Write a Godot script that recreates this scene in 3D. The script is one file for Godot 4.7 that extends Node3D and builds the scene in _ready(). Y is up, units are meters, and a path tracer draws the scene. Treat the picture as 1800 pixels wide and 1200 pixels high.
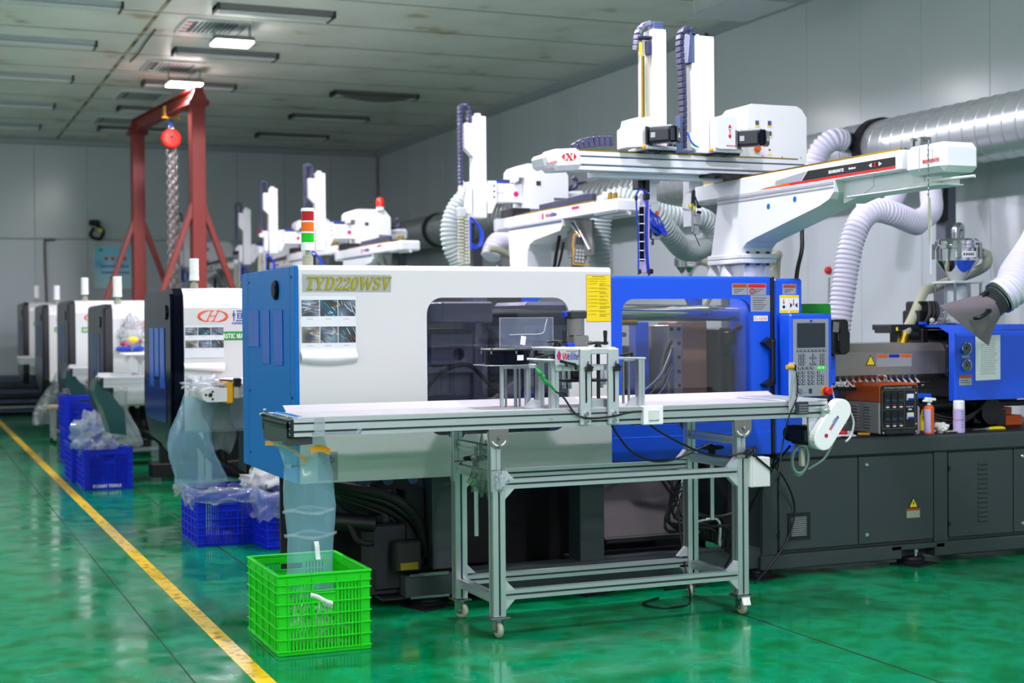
extends Node3D
# Moulding shop: camera, light and exposure first, then the room, then the things in it.

func _ready():
	var cam := Camera3D.new()
	cam.name = "camera"
	cam.position = Vector3(0, 1.5, 0)
	cam.rotation_order = EULER_ORDER_YXZ
	cam.rotation_degrees = Vector3(-0.729, -22.67, -0.473)
	cam.fov = 26.38
	var at := CameraAttributesPhysical.new()
	at.frustum_focal_length = 51.2
	at.frustum_focus_distance = 7.3
	at.exposure_aperture = 2.4
	cam.attributes = at
	add_child(cam)
	cam.current = true
	var env := Environment.new()
	env.background_mode = Environment.BG_COLOR
	env.background_color = Color(0, 0, 0)
	env.tonemap_mode = Environment.TONE_MAPPER_LINEAR
	env.tonemap_exposure = 1.1
	env.sdfgi_enabled = true
	env.ssao_enabled = true
	env.ssil_enabled = true
	var we := WorldEnvironment.new()
	we.name = "world"
	we.environment = env
	add_child(we)
	materials()
	lamps(LAMP_ENERGY)
	room()
	ceiling_things()
	machine_one()
	conveyor_one()
	stamping_device()
	crates()
	robot_one()
	injection_unit()
	bench_things()
	back_machines()
	robots()
	gantry()
	ducts()
	cables()

const LAMP_ENERGY := 12.4
const LAMP_COLOR := Color(0.965, 0.93, 1.0)

# ---------- mesh collecting ----------
class B:
	var v := PackedVector3Array()
	var n := PackedVector3Array()
	var uv := PackedVector2Array()

	func tri(a: Vector3, b: Vector3, c: Vector3, na: Vector3, nb: Vector3, nc: Vector3, ua := Vector2.ZERO, ub := Vector2.ZERO, uc := Vector2.ZERO):
		if (c - a).cross(b - a).dot(na + nb + nc) < 0.0:
			v.append(a); v.append(c); v.append(b)
			n.append(na); n.append(nc); n.append(nb)
			uv.append(ua); uv.append(uc); uv.append(ub)
		else:
			v.append(a); v.append(b); v.append(c)
			n.append(na); n.append(nb); n.append(nc)
			uv.append(ua); uv.append(ub); uv.append(uc)

	func quad(a: Vector3, b: Vector3, c: Vector3, d: Vector3, nn: Vector3):
		tri(a, b, c, nn, nn, nn)
		tri(a, c, d, nn, nn, nn)

	func rect(o: Vector3, r: Vector3, u: Vector3, uv0 := Vector2(0, 0), uv1 := Vector2(1, 1)) -> B:
		var nn := r.cross(u).normalized()
		var a := o; var b := o + r; var c := o + r + u; var d := o + u
		tri(a, b, c, nn, nn, nn, Vector2(uv0.x, uv1.y), uv1, Vector2(uv1.x, uv0.y))
		tri(a, c, d, nn, nn, nn, Vector2(uv0.x, uv1.y), Vector2(uv1.x, uv0.y), uv0)
		return self

	# box with chamfered edges, centre, size, axes
	func obox(at: Vector3, s: Vector3, q := Basis(), c := 0.004) -> B:
		var h := s.abs() / 2.0
		c = minf(c, minf(h.x, minf(h.y, h.z)) * 0.45)
		for ax in 3:
			for sg in [-1.0, 1.0]:
				var p := [(ax + 1) % 3, (ax + 2) % 3]
				var pts := []
				for k in [[-1, -1], [1, -1], [1, 1], [-1, 1]]:
					var w := Vector3.ZERO
					w[ax] = sg * h[ax]
					w[p[0]] = k[0] * (h[p[0]] - c)
					w[p[1]] = k[1] * (h[p[1]] - c)
					pts.append(at + q * w)
				var nn := Vector3.ZERO
				nn[ax] = sg
				quad(pts[0], pts[1], pts[2], pts[3], q * nn)
		if c <= 0.0:
			return self
		for ax in 3:
			var p := [(ax + 1) % 3, (ax + 2) % 3]
			for s0 in [-1.0, 1.0]:
				for s1 in [-1.0, 1.0]:
					var pts := []
					for k in [[0, -1], [0, 1], [1, 1], [1, -1]]:
						var w := Vector3.ZERO
						w[ax] = k[1] * (h[ax] - c)
						w[p[0]] = s0 * (h[p[0]] - (c if k[0] == 1 else 0.0))
						w[p[1]] = s1 * (h[p[1]] - (c if k[0] == 0 else 0.0))
						pts.append(at + q * w)
					var nn := Vector3.ZERO
					nn[p[0]] = s0
					nn[p[1]] = s1
					quad(pts[0], pts[1], pts[2], pts[3], (q * nn).normalized())
		for sx in [-1.0, 1.0]:
			for sy in [-1.0, 1.0]:
				for sz in [-1.0, 1.0]:
					var sg := Vector3(sx, sy, sz)
					var nn := (q * sg).normalized()
					var t := []
					for ax in 3:
						var w := h - Vector3(c, c, c)
						w[ax] = h[ax]
						t.append(at + q * (w * sg))
					tri(t[0], t[1], t[2], nn, nn, nn)
		return self

	func box(x0: float, x1: float, y0: float, y1: float, z0: float, z1: float, c := 0.004) -> B:
		return obox(Vector3(x0 + x1, y0 + y1, z0 + z1) / 2.0, Vector3(x1 - x0, y1 - y0, z1 - z0).abs(), Basis(), c)

	# bar between two points, w across, h along «up»
	func bar(a: Vector3, b: Vector3, w: float, h: float, up := Vector3.UP, c := 0.003) -> B:
		var d := (b - a).normalized()
		if absf(d.dot(up)) > 0.99:
			up = Vector3(0, 0, 1)
		var x := up.cross(d).normalized()
		var y := d.cross(x)
		return obox((a + b) / 2.0, Vector3(w, h, a.distance_to(b)), Basis(x, y, d), c)

	func frame_of(d: Vector3) -> Array:
		var up := Vector3.UP if absf(d.y) < 0.95 else Vector3(0, 0, 1)
		var x := up.cross(d).normalized()
		return [x, d.cross(x).normalized()]

	func cyl(a: Vector3, b: Vector3, r0: float, r1 := -1.0, seg := 18, caps := true) -> B:
		if r1 < 0.0:
			r1 = r0
		var d := (b - a).normalized()
		var f := frame_of(d)
		var len := a.distance_to(b)
		for i in seg:
			var t0 := TAU * i / seg
			var t1 := TAU * (i + 1) / seg
			var e0: Vector3 = f[0] * cos(t0) + f[1] * sin(t0)
			var e1: Vector3 = f[0] * cos(t1) + f[1] * sin(t1)
			var n0 := (e0 * len + d * (r0 - r1)).normalized()
			var n1 := (e1 * len + d * (r0 - r1)).normalized()
			tri(a + e0 * r0, a + e1 * r0, b + e1 * r1, n0, n1, n1)
			tri(a + e0 * r0, b + e1 * r1, b + e0 * r1, n0, n1, n0)
			if caps:
				tri(a, a + e0 * r0, a + e1 * r0, -d, -d, -d)
				tri(b, b + e0 * r1, b + e1 * r1, d, d, d)
		return self

	# profile of (radius, distance along axis)
	func lathe(at: Vector3, axis: Vector3, prof: Array, seg := 24, smooth := false) -> B:
		var d := axis.normalized()
		var f := frame_of(d)
		var nr := []
		for k in prof.size() - 1:
			var t: Vector2 = prof[k + 1] - prof[k]
			nr.append(Vector2(t.y, -t.x).normalized())
		for k in prof.size() - 1:
			var p: Vector2 = prof[k]
			var q: Vector2 = prof[k + 1]
			var m0: Vector2 = nr[k]
			var m1: Vector2 = nr[k]
			if smooth:
				if k > 0:
					m0 = (nr[k] + nr[k - 1]).normalized()
				if k < nr.size() - 1:
					m1 = (nr[k] + nr[k + 1]).normalized()
			for i in seg:
				var e := []
				for j in 2:
					var t: float = TAU * (i + j) / seg
					e.append(f[0] * cos(t) + f[1] * sin(t))
				var a: Vector3 = at + e[0] * p.x + d * p.y
				var b: Vector3 = at + e[1] * p.x + d * p.y
				var c: Vector3 = at + e[1] * q.x + d * q.y
				var g: Vector3 = at + e[0] * q.x + d * q.y
				if p.x > 1e-5:
					tri(a, b, c, e[0] * m0.x + d * m0.y, e[1] * m0.x + d * m0.y, e[1] * m1.x + d * m1.y)
				if q.x > 1e-5:
					tri(a, c, g, e[0] * m0.x + d * m0.y, e[1] * m1.x + d * m1.y, e[0] * m1.x + d * m1.y)
		return self

	static func smooth(pts: Array, sub := 6) -> Array:
		var out := []
		for i in pts.size() - 1:
			var p0: Vector3 = pts[maxi(i - 1, 0)]
			var p1: Vector3 = pts[i]
			var p2: Vector3 = pts[i + 1]
			var p3: Vector3 = pts[mini(i + 2, pts.size() - 1)]
			for k in sub:
				out.append(p1.cubic_interpolate(p2, p0, p3, float(k) / sub))
		out.append(pts[-1])
		return out

	# evenly spaced points along a polyline
	static func even(pts: Array, step: float) -> Array:
		var out := [pts[0]]
		var left := step
		for i in pts.size() - 1:
			var a: Vector3 = pts[i]
			var b: Vector3 = pts[i + 1]
			var l := a.distance_to(b)
			var s := left
			while s < l:
				out.append(a.lerp(b, s / l))
				s += step
			left = s - l
		out.append(pts[-1])
		return out

	# round tube along points; radius may be a Callable(k) giving the radius at point k
	func tube(pts: Array, r, seg := 8, caps := true) -> B:
		var nn := pts.size()
		var x := Vector3.ZERO
		var rings := []
		var dirs := []
		for i in nn:
			var d: Vector3 = (pts[mini(i + 1, nn - 1)] - pts[maxi(i - 1, 0)]).normalized()
			if i == 0:
				x = frame_of(d)[0]
			else:
				x = (x - d * x.dot(d)).normalized()
			dirs.append(d)
			rings.append([x, d.cross(x).normalized()])
		for i in nn - 1:
			var ra: float = r.call(i) if r is Callable else r
			var rb: float = r.call(i + 1) if r is Callable else r
			var sl := (ra - rb) / maxf(pts[i].distance_to(pts[i + 1]), 1e-5)
			for k in seg:
				var e := []
				for j in [0, 1]:
					for w in [0, 1]:
						var t: float = TAU * (k + j) / seg
						e.append(rings[i + w][0] * cos(t) + rings[i + w][1] * sin(t))
				var a: Vector3 = pts[i] + e[0] * ra
				var b: Vector3 = pts[i] + e[2] * ra
				var c: Vector3 = pts[i + 1] + e[3] * rb
				var d2: Vector3 = pts[i + 1] + e[1] * rb
				var dd: Vector3 = dirs[i] * sl
				tri(a, b, c, (e[0] + dd).normalized(), (e[2] + dd).normalized(), (e[3] + dd).normalized())
				tri(a, c, d2, (e[0] + dd).normalized(), (e[3] + dd).normalized(), (e[1] + dd).normalized())
				if caps and i == 0:
					tri(pts[0], a, b, -dirs[0], -dirs[0], -dirs[0])
				if caps and i == nn - 2:
					tri(pts[nn - 1], d2, c, dirs[nn - 1], dirs[nn - 1], dirs[nn - 1])
		return self

	func cable(pts: Array, r: float, seg := 6, sub := 6) -> B:
		return tube(smooth(pts, sub), r, seg)

	# corrugated hose
	func hose(pts: Array, r: float, pitch: float, amp: float, seg := 18) -> B:
		var p := even(smooth(pts, 10), pitch / 4.0)
		var rr := func(k): return r + amp * [0.0, 1.0, 1.0, 0.0][k % 4] - amp * 0.5
		return tube(p, rr, seg)

	# polygon in a plane (axis 0, 1 or 2 is the normal) extruded from d0 to d1; points (x,y), (x,z) or (z,y)
	func prism(poly: PackedVector2Array, ax: int, d0: float, d1: float) -> B:
		var m := func(p: Vector2, d: float) -> Vector3:
			if ax == 2:
				return Vector3(p.x, p.y, d)
			if ax == 1:
				return Vector3(p.x, d, p.y)
			return Vector3(d, p.y, p.x)
		var nn := Vector3.ZERO
		nn[ax] = signf(d1 - d0)
		var id := Geometry2D.triangulate_polygon(poly)
		for k in range(0, id.size(), 3):
			var q := [poly[id[k]], poly[id[k + 1]], poly[id[k + 2]]]
			tri(m.call(q[0], d0), m.call(q[1], d0), m.call(q[2], d0), -nn, -nn, -nn)
			tri(m.call(q[0], d1), m.call(q[1], d1), m.call(q[2], d1), nn, nn, nn)
		var cw := Geometry2D.is_polygon_clockwise(poly)
		for k in poly.size():
			var a := poly[k]
			var b := poly[(k + 1) % poly.size()]
			var o := Vector2(b.y - a.y, a.x - b.x).normalized() * (-1.0 if cw else 1.0)
			var on: Vector3 = m.call(o, 0.0)
			quad(m.call(a, d0), m.call(b, d0), m.call(b, d1), m.call(a, d1), on)
		return self

	# flat print on a plane x = const, corners given as [z, y]; faces -x
	func quadx(x: float, p: Array) -> B:
		quad(Vector3(x, p[0][1], p[0][0]), Vector3(x, p[1][1], p[1][0]), Vector3(x, p[2][1], p[2][0]), Vector3(x, p[3][1], p[3][0]), Vector3(-1, 0, 0))
		return self

	# all that is collected so far turned by q and moved by o
	func moved(q: Basis, o: Vector3) -> B:
		for i in v.size():
			v[i] = o + q * v[i]
			n[i] = q * n[i]
		return self

	# flat panel (x0..x1, y0..y1) with a hole that has round corners; ax = 2 faces z, ax = 0: x stands for z
	func holed(x0: float, x1: float, y0: float, y1: float, h0: float, h1: float, g0: float, g1: float, r: float, d0: float, d1: float, ax := 2) -> B:
		var hole := round_rect(h0, h1, g0, g1, r, 6)
		var c := Vector2(h0 + h1, g0 + g1) / 2.0
		var angs := []
		for p in hole:
			angs.append([(p - c).angle(), p])
		for k in [Vector2(x0, y0), Vector2(x1, y0), Vector2(x1, y1), Vector2(x0, y1)]:
			var dir: Vector2 = (k - c)
			# where the corner's ray meets the hole
			var best := Vector2.ZERO
			var t0 := 1e9
			for i in hole.size():
				var hit = Geometry2D.segment_intersects_segment(c, k, hole[i], hole[(i + 1) % hole.size()])
				if hit != null and c.distance_to(hit) < t0:
					t0 = c.distance_to(hit)
					best = hit
			angs.append([dir.angle(), best])
		angs.sort_custom(func(a, b): return a[0] < b[0])
		var m := func(p: Vector2, d: float) -> Vector3: return Vector3(p.x, p.y, d) if ax == 2 else Vector3(d, p.y, p.x)
		var nn := Vector3.ZERO
		nn[ax] = signf(d1 - d0)
		for i in angs.size():
			var p: Vector2 = angs[i][1]
			var q: Vector2 = angs[(i + 1) % angs.size()][1]
			var po := Vector2.ZERO
			var qo := Vector2.ZERO
			for w in 2:
				var s := p if w == 0 else q
				var d := (s - c).normalized()
				var t := 1e9
				if absf(d.x) > 1e-6:
					t = minf(t, ((x1 if d.x > 0 else x0) - c.x) / d.x)
				if absf(d.y) > 1e-6:
					t = minf(t, ((y1 if d.y > 0 else y0) - c.y) / d.y)
				if w == 0:
					po = c + d * t
				else:
					qo = c + d * t
			for f in 2:
				var dd := d0 if f == 0 else d1
				quad(m.call(p, dd), m.call(q, dd), m.call(qo, dd), m.call(po, dd), nn * (-1.0 if f == 0 else 1.0))
			var inw: Vector3 = m.call((c - (p + q) / 2.0).normalized(), 0.0)
			quad(m.call(p, d0), m.call(q, d0), m.call(q, d1), m.call(p, d1), inw)
			quad(m.call(po, d0), m.call(qo, d0), m.call(qo, d1), m.call(po, d1), -inw)
		return self

	static func round_rect(x0: float, x1: float, y0: float, y1: float, r: float, k := 5) -> PackedVector2Array:
		var out := PackedVector2Array()
		for c in [[x1 - r, y1 - r, 0.0], [x0 + r, y1 - r, 0.25], [x0 + r, y0 + r, 0.5], [x1 - r, y0 + r, 0.75]]:
			for i in k + 1:
				var t: float = TAU * (c[2] + 0.25 * i / k)
				out.append(Vector2(c[0] + r * cos(t), c[1] + r * sin(t)))
		return out

	# smooth sheet from f(u, v)
	func grid(nu: int, nv: int, f: Callable) -> B:
		var p := []
		for i in nu + 1:
			var row := []
			for j in nv + 1:
				row.append(f.call(float(i) / nu, float(j) / nv))
			p.append(row)
		var nr := []
		for i in nu + 1:
			var row := []
			for j in nv + 1:
				var du: Vector3 = p[mini(i + 1, nu)][j] - p[maxi(i - 1, 0)][j]
				var dv: Vector3 = p[i][mini(j + 1, nv)] - p[i][maxi(j - 1, 0)]
				row.append(du.cross(dv).normalized())
			nr.append(row)
		for i in nu:
			for j in nv:
				var u0 := Vector2(float(i) / nu, float(j) / nv)
				var u1 := Vector2(float(i + 1) / nu, float(j + 1) / nv)
				tri(p[i][j], p[i + 1][j], p[i + 1][j + 1], nr[i][j], nr[i + 1][j], nr[i + 1][j + 1], u0, Vector2(u1.x, u0.y), u1)
				tri(p[i][j], p[i + 1][j + 1], p[i][j + 1], nr[i][j], nr[i + 1][j + 1], nr[i][j + 1], u0, u1, Vector2(u0.x, u1.y))
		return self

	func ball(at: Vector3, r: Vector3, seg := 14) -> B:
		var f := func(u, w): 
			var t: float = u * TAU
			var s: float = (0.5 - w) * PI
			return at + Vector3(r.x * cos(s) * cos(t), r.y * sin(s), r.z * cos(s) * sin(t))
		return grid(seg, seg / 2, f)

	# raised lettering: lower left corner, unit right, unit up, height of the text block
	func text(s: String, serif: bool, at: Vector3, right: Vector3, up: Vector3, height: float, width := 0.0, depth := 0.002, shear := 0.0, bold := true) -> B:
		var tm := TextMesh.new()
		var sf := SystemFont.new()
		sf.font_names = PackedStringArray(["Droid Serif" if serif else "Droid Sans"])
		sf.font_weight = 700 if bold else 400
		tm.font = sf
		tm.text = s
		tm.font_size = 48
		tm.pixel_size = 0.02
		tm.curve_step = 3.0
		tm.depth = 0.1
		var a := tm.get_mesh_arrays()
		var vv: PackedVector3Array = a[Mesh.ARRAY_VERTEX]
		if vv.is_empty():
			return self
		var lo := vv[0]
		var hi := vv[0]
		for p in vv:
			lo = lo.min(p)
			hi = hi.max(p)
		var sy := height / maxf(hi.y - lo.y, 1e-6)
		var sx := width / maxf(hi.x - lo.x, 1e-6) if width > 0.0 else sy
		var out := right.cross(up)
		var idx: PackedInt32Array = a[Mesh.ARRAY_INDEX] if a[Mesh.ARRAY_INDEX] != null else PackedInt32Array(range(vv.size()))
		for k in range(0, idx.size(), 3):
			var q := []
			for j in 3:
				var p := vv[idx[k + j]]
				var y := (p.y - lo.y) * sy
				q.append(at + right * ((p.x - lo.x) * sx + y * shear) + up * y + out * ((p.z - lo.z) / maxf(hi.z - lo.z, 1e-6) * depth))
			# keep the source winding: its front faces are clockwise and the map is not mirrored
			var nn: Vector3 = ((q[2] - q[0]) as Vector3).cross(q[1] - q[0]).normalized()
			for j in 3:
				v.append(q[j]); n.append(nn); uv.append(Vector2.ZERO)
		return self

	func mesh(off: Vector3) -> ArrayMesh:
		var arr := []
		arr.resize(Mesh.ARRAY_MAX)
		var vv := v.duplicate()
		if off != Vector3.ZERO:
			for i in vv.size():
				vv[i] -= off
		arr[Mesh.ARRAY_VERTEX] = vv
		arr[Mesh.ARRAY_NORMAL] = n
		arr[Mesh.ARRAY_TEX_UV] = uv
		var m := ArrayMesh.new()
		m.add_surface_from_arrays(Mesh.PRIMITIVE_TRIANGLES, arr)
		return m


# ---------- things and parts ----------
var M := {}
var org := Vector3.ZERO
var taken := {}

func numbered(called: String) -> String:
	taken[called] = taken.get(called, -1) + 1
	return called if taken[called] == 0 else "%s_%03d" % [called, taken[called]]

func thing(called: String, label: String, category: String, at := Vector3.ZERO, group := "") -> Node3D:
	var o := Node3D.new()
	o.name = numbered(called)
	o.position = at
	org = at
	add_child(o)
	o.set_meta("label", label)
	o.set_meta("category", category)
	if group:
		o.set_meta("group", group)
	return o

# a mesh under a thing or part; shapes are given in world coordinates while «org» is the thing's place
func part(parent: Node3D, called: String, b: B, m, label := "") -> MeshInstance3D:
	var o := MeshInstance3D.new()
	o.name = called
	o.mesh = b.mesh(org)
	o.material_override = M[m] if m is String else m
	parent.add_child(o, true)
	if label:
		o.set_meta("label", label)
	return o

func single(called: String, b: B, m, label: String, category: String, at: Vector3, group := "") -> MeshInstance3D:
	org = at
	var o := part(self, "x", b, m)
	o.name = numbered(called)
	o.position = at
	o.set_meta("label", label)
	o.set_meta("category", category)
	if group:
		o.set_meta("group", group)
	return o

func struct(called: String, b: B, m) -> MeshInstance3D:
	org = Vector3.ZERO
	var o := part(self, called, b, m)
	o.set_meta("kind", "structure")
	return o

func dup(root: Node3D, called: String, label: String, at: Vector3, turn := 0.0) -> Node3D:
	var r: Node3D = root.duplicate()
	r.name = numbered(called)
	add_child(r)
	r.position = at
	r.rotation.y = turn
	r.set_meta("label", label)
	return r

func recolor(o: Node, from: String, to: String):
	for c in o.find_children("*", "MeshInstance3D", true, false):
		if c.material_override == M[from]:
			c.material_override = M[to]

func V(x: float, y: float, z: float) -> Vector3:
	return Vector3(x, y, z)

func mat(called: String, c: Color, rough: float, metal := 0.0, spec := 0.5) -> StandardMaterial3D:
	var m := StandardMaterial3D.new()
	m.resource_name = called
	m.albedo_color = c
	m.roughness = rough
	m.metallic = metal
	m.metallic_specular = spec
	M[called] = m
	return m

func clear(called: String, c: Color, a: float, rough := 0.06) -> StandardMaterial3D:
	var m := mat(called, Color(c.r, c.g, c.b, a), rough)
	m.transparency = BaseMaterial3D.TRANSPARENCY_ALPHA
	m.cull_mode = BaseMaterial3D.CULL_DISABLED
	return m

func noise_tex(freq: float, cols: Array, offs: Array, sd := 1, size := 512, octaves := 4) -> NoiseTexture2D:
	var t := NoiseTexture2D.new()
	var nz := FastNoiseLite.new()
	nz.seed = sd
	nz.frequency = freq
	nz.fractal_octaves = octaves
	t.noise = nz
	t.width = size
	t.height = size
	t.seamless = true
	var g := Gradient.new()
	g.offsets = PackedFloat32Array(offs)
	g.colors = PackedColorArray(cols)
	t.color_ramp = g
	return t

func mottled(m: StandardMaterial3D, t: Texture2D, scale: float, world := true):
	m.albedo_texture = t
	m.uv1_triplanar = true
	m.uv1_world_triplanar = world
	m.uv1_scale = Vector3.ONE * scale

func lit(called: String, c: Color, e: float):
	var m := mat(called, c, 0.4)
	m.emission_enabled = true
	m.emission = c
	m.emission_energy_multiplier = e

func materials():
	var g := func(x): return Color(x, x, x)
	var fl := mat("floor", Color(1, 1, 1), 0.16)
	mottled(fl, noise_tex(0.012, [Color(0.0, 0.43, 0.22), Color(0.0, 0.50, 0.29), Color(0.0, 0.54, 0.36), Color(0.0, 0.46, 0.29)], [0.2, 0.45, 0.62, 0.85], 5, 1024, 5), 0.28)
	fl.roughness_texture = noise_tex(0.02, [g.call(0.35), g.call(0.9)], [0.3, 0.75], 8, 512, 5)
	fl.roughness = 0.26
	fl.metallic_specular = 0.42
	fl.normal_enabled = true
	var fn := noise_tex(0.02, [g.call(0.0), g.call(1.0)], [0.0, 1.0], 3, 512, 3)
	fn.as_normal_map = true
	fn.bump_strength = 1.2
	fl.normal_texture = fn
	fl.normal_scale = 0.07
	var yl := mat("line_paint", Color(1, 1, 1), 0.4)
	mottled(yl, noise_tex(0.03, [Color(0.62, 0.46, 0.05), Color(0.93, 0.74, 0.03), Color(0.95, 0.78, 0.05)], [0.2, 0.42, 0.8], 4), 0.9)
	mat("joint", Color(0.02, 0.05, 0.04), 0.7)
	var wp := mat("wall_panel", Color(0.74, 0.77, 0.79), 0.17)
	wp.metallic_specular = 0.6
	wp.roughness_texture = noise_tex(0.01, [g.call(0.8), g.call(1.1)], [0.2, 0.8], 21, 256)
	var cp := mat("ceiling_panel", Color(1, 1, 1), 0.38)
	mottled(cp, noise_tex(0.006, [Color(0.72, 0.68, 0.55), Color(0.88, 0.88, 0.83), Color(0.92, 0.92, 0.88)], [0.06, 0.2, 0.7], 12, 1024, 3), 0.16)
	mat("ceiling_dark", Color(0.30, 0.31, 0.27), 0.8)
	var cs := mat("seam_strip", Color(1, 1, 1), 0.6)
	mottled(cs, noise_tex(0.02, [Color(0.25, 0.20, 0.13), Color(0.55, 0.52, 0.42), Color(0.74, 0.73, 0.65)], [0.25, 0.45, 0.7], 9, 256, 4), 0.4)
	mat("trim_grey", Color(0.62, 0.65, 0.66), 0.4)
	mat("white_paint", Color(0.80, 0.81, 0.81), 0.32)
	mat("robot_white", Color(0.85, 0.86, 0.87), 0.35)
	mat("cover_white", Color(0.83, 0.83, 0.83), 0.25)
	mat("blue_teal", Color(0.0, 0.41, 0.72), 0.42, 0.0, 0.3)
	mat("blue_paint", Color(0.07, 0.32, 0.86), 0.35)
	mat("blue_crate", Color(0.02, 0.14, 0.80), 0.4)
	mat("green_crate", Color(0.03, 0.80, 0.02), 0.42)
	mat("navy_gloss", Color(0.03, 0.045, 0.10), 0.12, 0.0, 0.25)
	mat("charcoal", Color(0.13, 0.14, 0.16), 0.3)
	mat("grey_base", Color(0.205, 0.235, 0.245), 0.42)
	mat("dark_steel", Color(0.10, 0.11, 0.13), 0.5, 0.2)
	mat("oily_black", Color(0.035, 0.037, 0.04), 0.45)
	mat("black", Color(0.03, 0.03, 0.035), 0.4)
	mat("rubber", Color(0.045, 0.045, 0.05), 0.7)
	mat("grey_plastic", Color(0.42, 0.42, 0.41), 0.5)
	mat("case_grey", Color(0.62, 0.62, 0.60), 0.45)
	mat("case_orange", Color(0.82, 0.33, 0.06), 0.35)
	mat("platen", Color(0.42, 0.42, 0.52), 0.5)
	mat("alu", Color(0.80, 0.82, 0.83), 0.38, 0.85)
	mat("alu_plate", Color(0.78, 0.80, 0.81), 0.45, 0.6)
	mat("groove", Color(0.22, 0.24, 0.25), 0.5, 0.5)
	mat("olive_dark", Color(0.16, 0.17, 0.15), 0.5)
	mat("steel_dull", Color(0.60, 0.57, 0.55), 0.38, 0.7)
	mat("hood_grey", Color(0.46, 0.42, 0.45), 0.4)
	mat("slate_post", Color(0.36, 0.38, 0.43), 0.5, 0.2)
	mat("slate_teal", Color(0.10, 0.26, 0.36), 0.4)
	mat("teal_chute", Color(0.10, 0.26, 0.27), 0.35)
	mat("steel", Color(0.62, 0.63, 0.64), 0.22, 1.0)
	mat("chrome", Color(0.80, 0.80, 0.80), 0.1, 1.0)
	mat("galvanized", Color(0.78, 0.80, 0.81), 0.27, 0.7)
	mat("brass", Color(0.75, 0.60, 0.18), 0.3, 1.0)
	mat("brown_tray", Color(0.27, 0.25, 0.24), 0.6)
	mat("rust_mold", Color(0.52, 0.38, 0.30), 0.45, 0.2)
	mat("belt", Color(0.72, 0.71, 0.73), 0.5)
	mat("hose_white", Color(0.86, 0.85, 0.92), 0.5)
	mat("hose_grey", Color(0.70, 0.74, 0.74), 0.5)
	mat("hose_cream", Color(0.62, 0.63, 0.55), 0.35)
	mat("paper", Color(0.93, 0.93, 0.93), 0.7)
	mat("yellow", Color(0.95, 0.85, 0.05), 0.5)
	mat("amber_tape", Color(0.85, 0.60, 0.05), 0.35)
	mat("red", Color(0.80, 0.06, 0.06), 0.4)
	mat("orange", Color(0.86, 0.36, 0.06), 0.4)
	mat("orange_brown", Color(0.68, 0.26, 0.05), 0.35)
	mat("green", Color(0.04, 0.55, 0.14), 0.4)
	mat("sign_green", Color(0.02, 0.55, 0.25), 0.5)
	mat("hd_orange", Color(0.93, 0.33, 0.08), 0.5)
	mat("ink_blue", Color(0.05, 0.12, 0.62), 0.5)
	mat("ink_black", Color(0.04, 0.04, 0.05), 0.6)
	mat("magenta", Color(0.75, 0.05, 0.40), 0.4)
	mat("olive_gold", Color(0.62, 0.60, 0.04), 0.3, 0.3)
	mat("tube_blue", Color(0.02, 0.22, 0.75), 0.3)
	mat("chain_blue", Color(0.20, 0.21, 0.33), 0.45)
	mat("chain_grey", Color(0.42, 0.42, 0.52), 0.45)
	mat("slate_plate", Color(0.30, 0.36, 0.50), 0.4, 0.3)
	mat("crane_red", Color(0.50, 0.17, 0.14), 0.5)
	mat("hoist_red", Color(0.88, 0.14, 0.08), 0.35)
	mat("panel_grey", Color(0.56, 0.58, 0.62), 0.4)
	mat("screen", Color(0.14, 0.16, 0.20), 0.25)
	mat("key_dark", Color(0.16, 0.19, 0.24), 0.5)
	mat("sticker_grey", Color(0.60, 0.61, 0.64), 0.4)
	mat("lilac", Color(0.72, 0.66, 0.84), 0.4)
	mat("beacon_red", Color(0.70, 0.02, 0.08), 0.2)
	mat("beacon_amber", Color(0.95, 0.42, 0.02), 0.2)
	mat("beacon_green", Color(0.02, 0.75, 0.06), 0.2)
	mat("shelf_blue", Color(0.26, 0.30, 0.42), 0.5)
	mat("wood_top", Color(0.72, 0.66, 0.52), 0.5)
	mat("pouch", Color(0.01, 0.36, 0.78), 0.15)
	mat("blue_patch", Color(0.02, 0.16, 0.45), 0.12)
	lit("lamp_glow", Color(1, 1, 1), 50.0)
	lit("key_green", Color(0.2, 0.9, 0.1), 0.5)
	clear("window_tint", Color(0.10, 0.10, 0.17), 0.20, 0.04)
	clear("window_clear", Color(0.30, 0.26, 0.24), 0.07, 0.04)
	clear("tape_clear", Color(0.8, 0.82, 0.85), 0.04, 0.1)
	clear("acrylic", Color(0.7, 0.75, 0.9), 0.10, 0.03)
	clear("film", Color(0.62, 0.82, 0.92), 0.26, 0.12)
	clear("film_white", Color(0.85, 0.88, 0.92), 0.24, 0.15)
	clear("film_smoke", Color(0.45, 0.50, 0.50), 0.35, 0.12)

# ---------- lamps ----------
func lamps(e: float):
	# a row of flood lamps down the middle of the shop and one along the aisle; only those in view get their fittings' detail
	var z := -19.1
	while z < 9.0:  # lamps behind the camera are unseen, added as front fill
		flood(V(3.4, 4.62, z), e)
		if z > -17.0:
			flood(V(-2.6, 4.62, z), e * 0.16)
		z += 2.98
	for i in 9:
		globe(V(-2.9, 3.5, -22.6 + 2.98 * i), e * 0.06, i)

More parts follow.
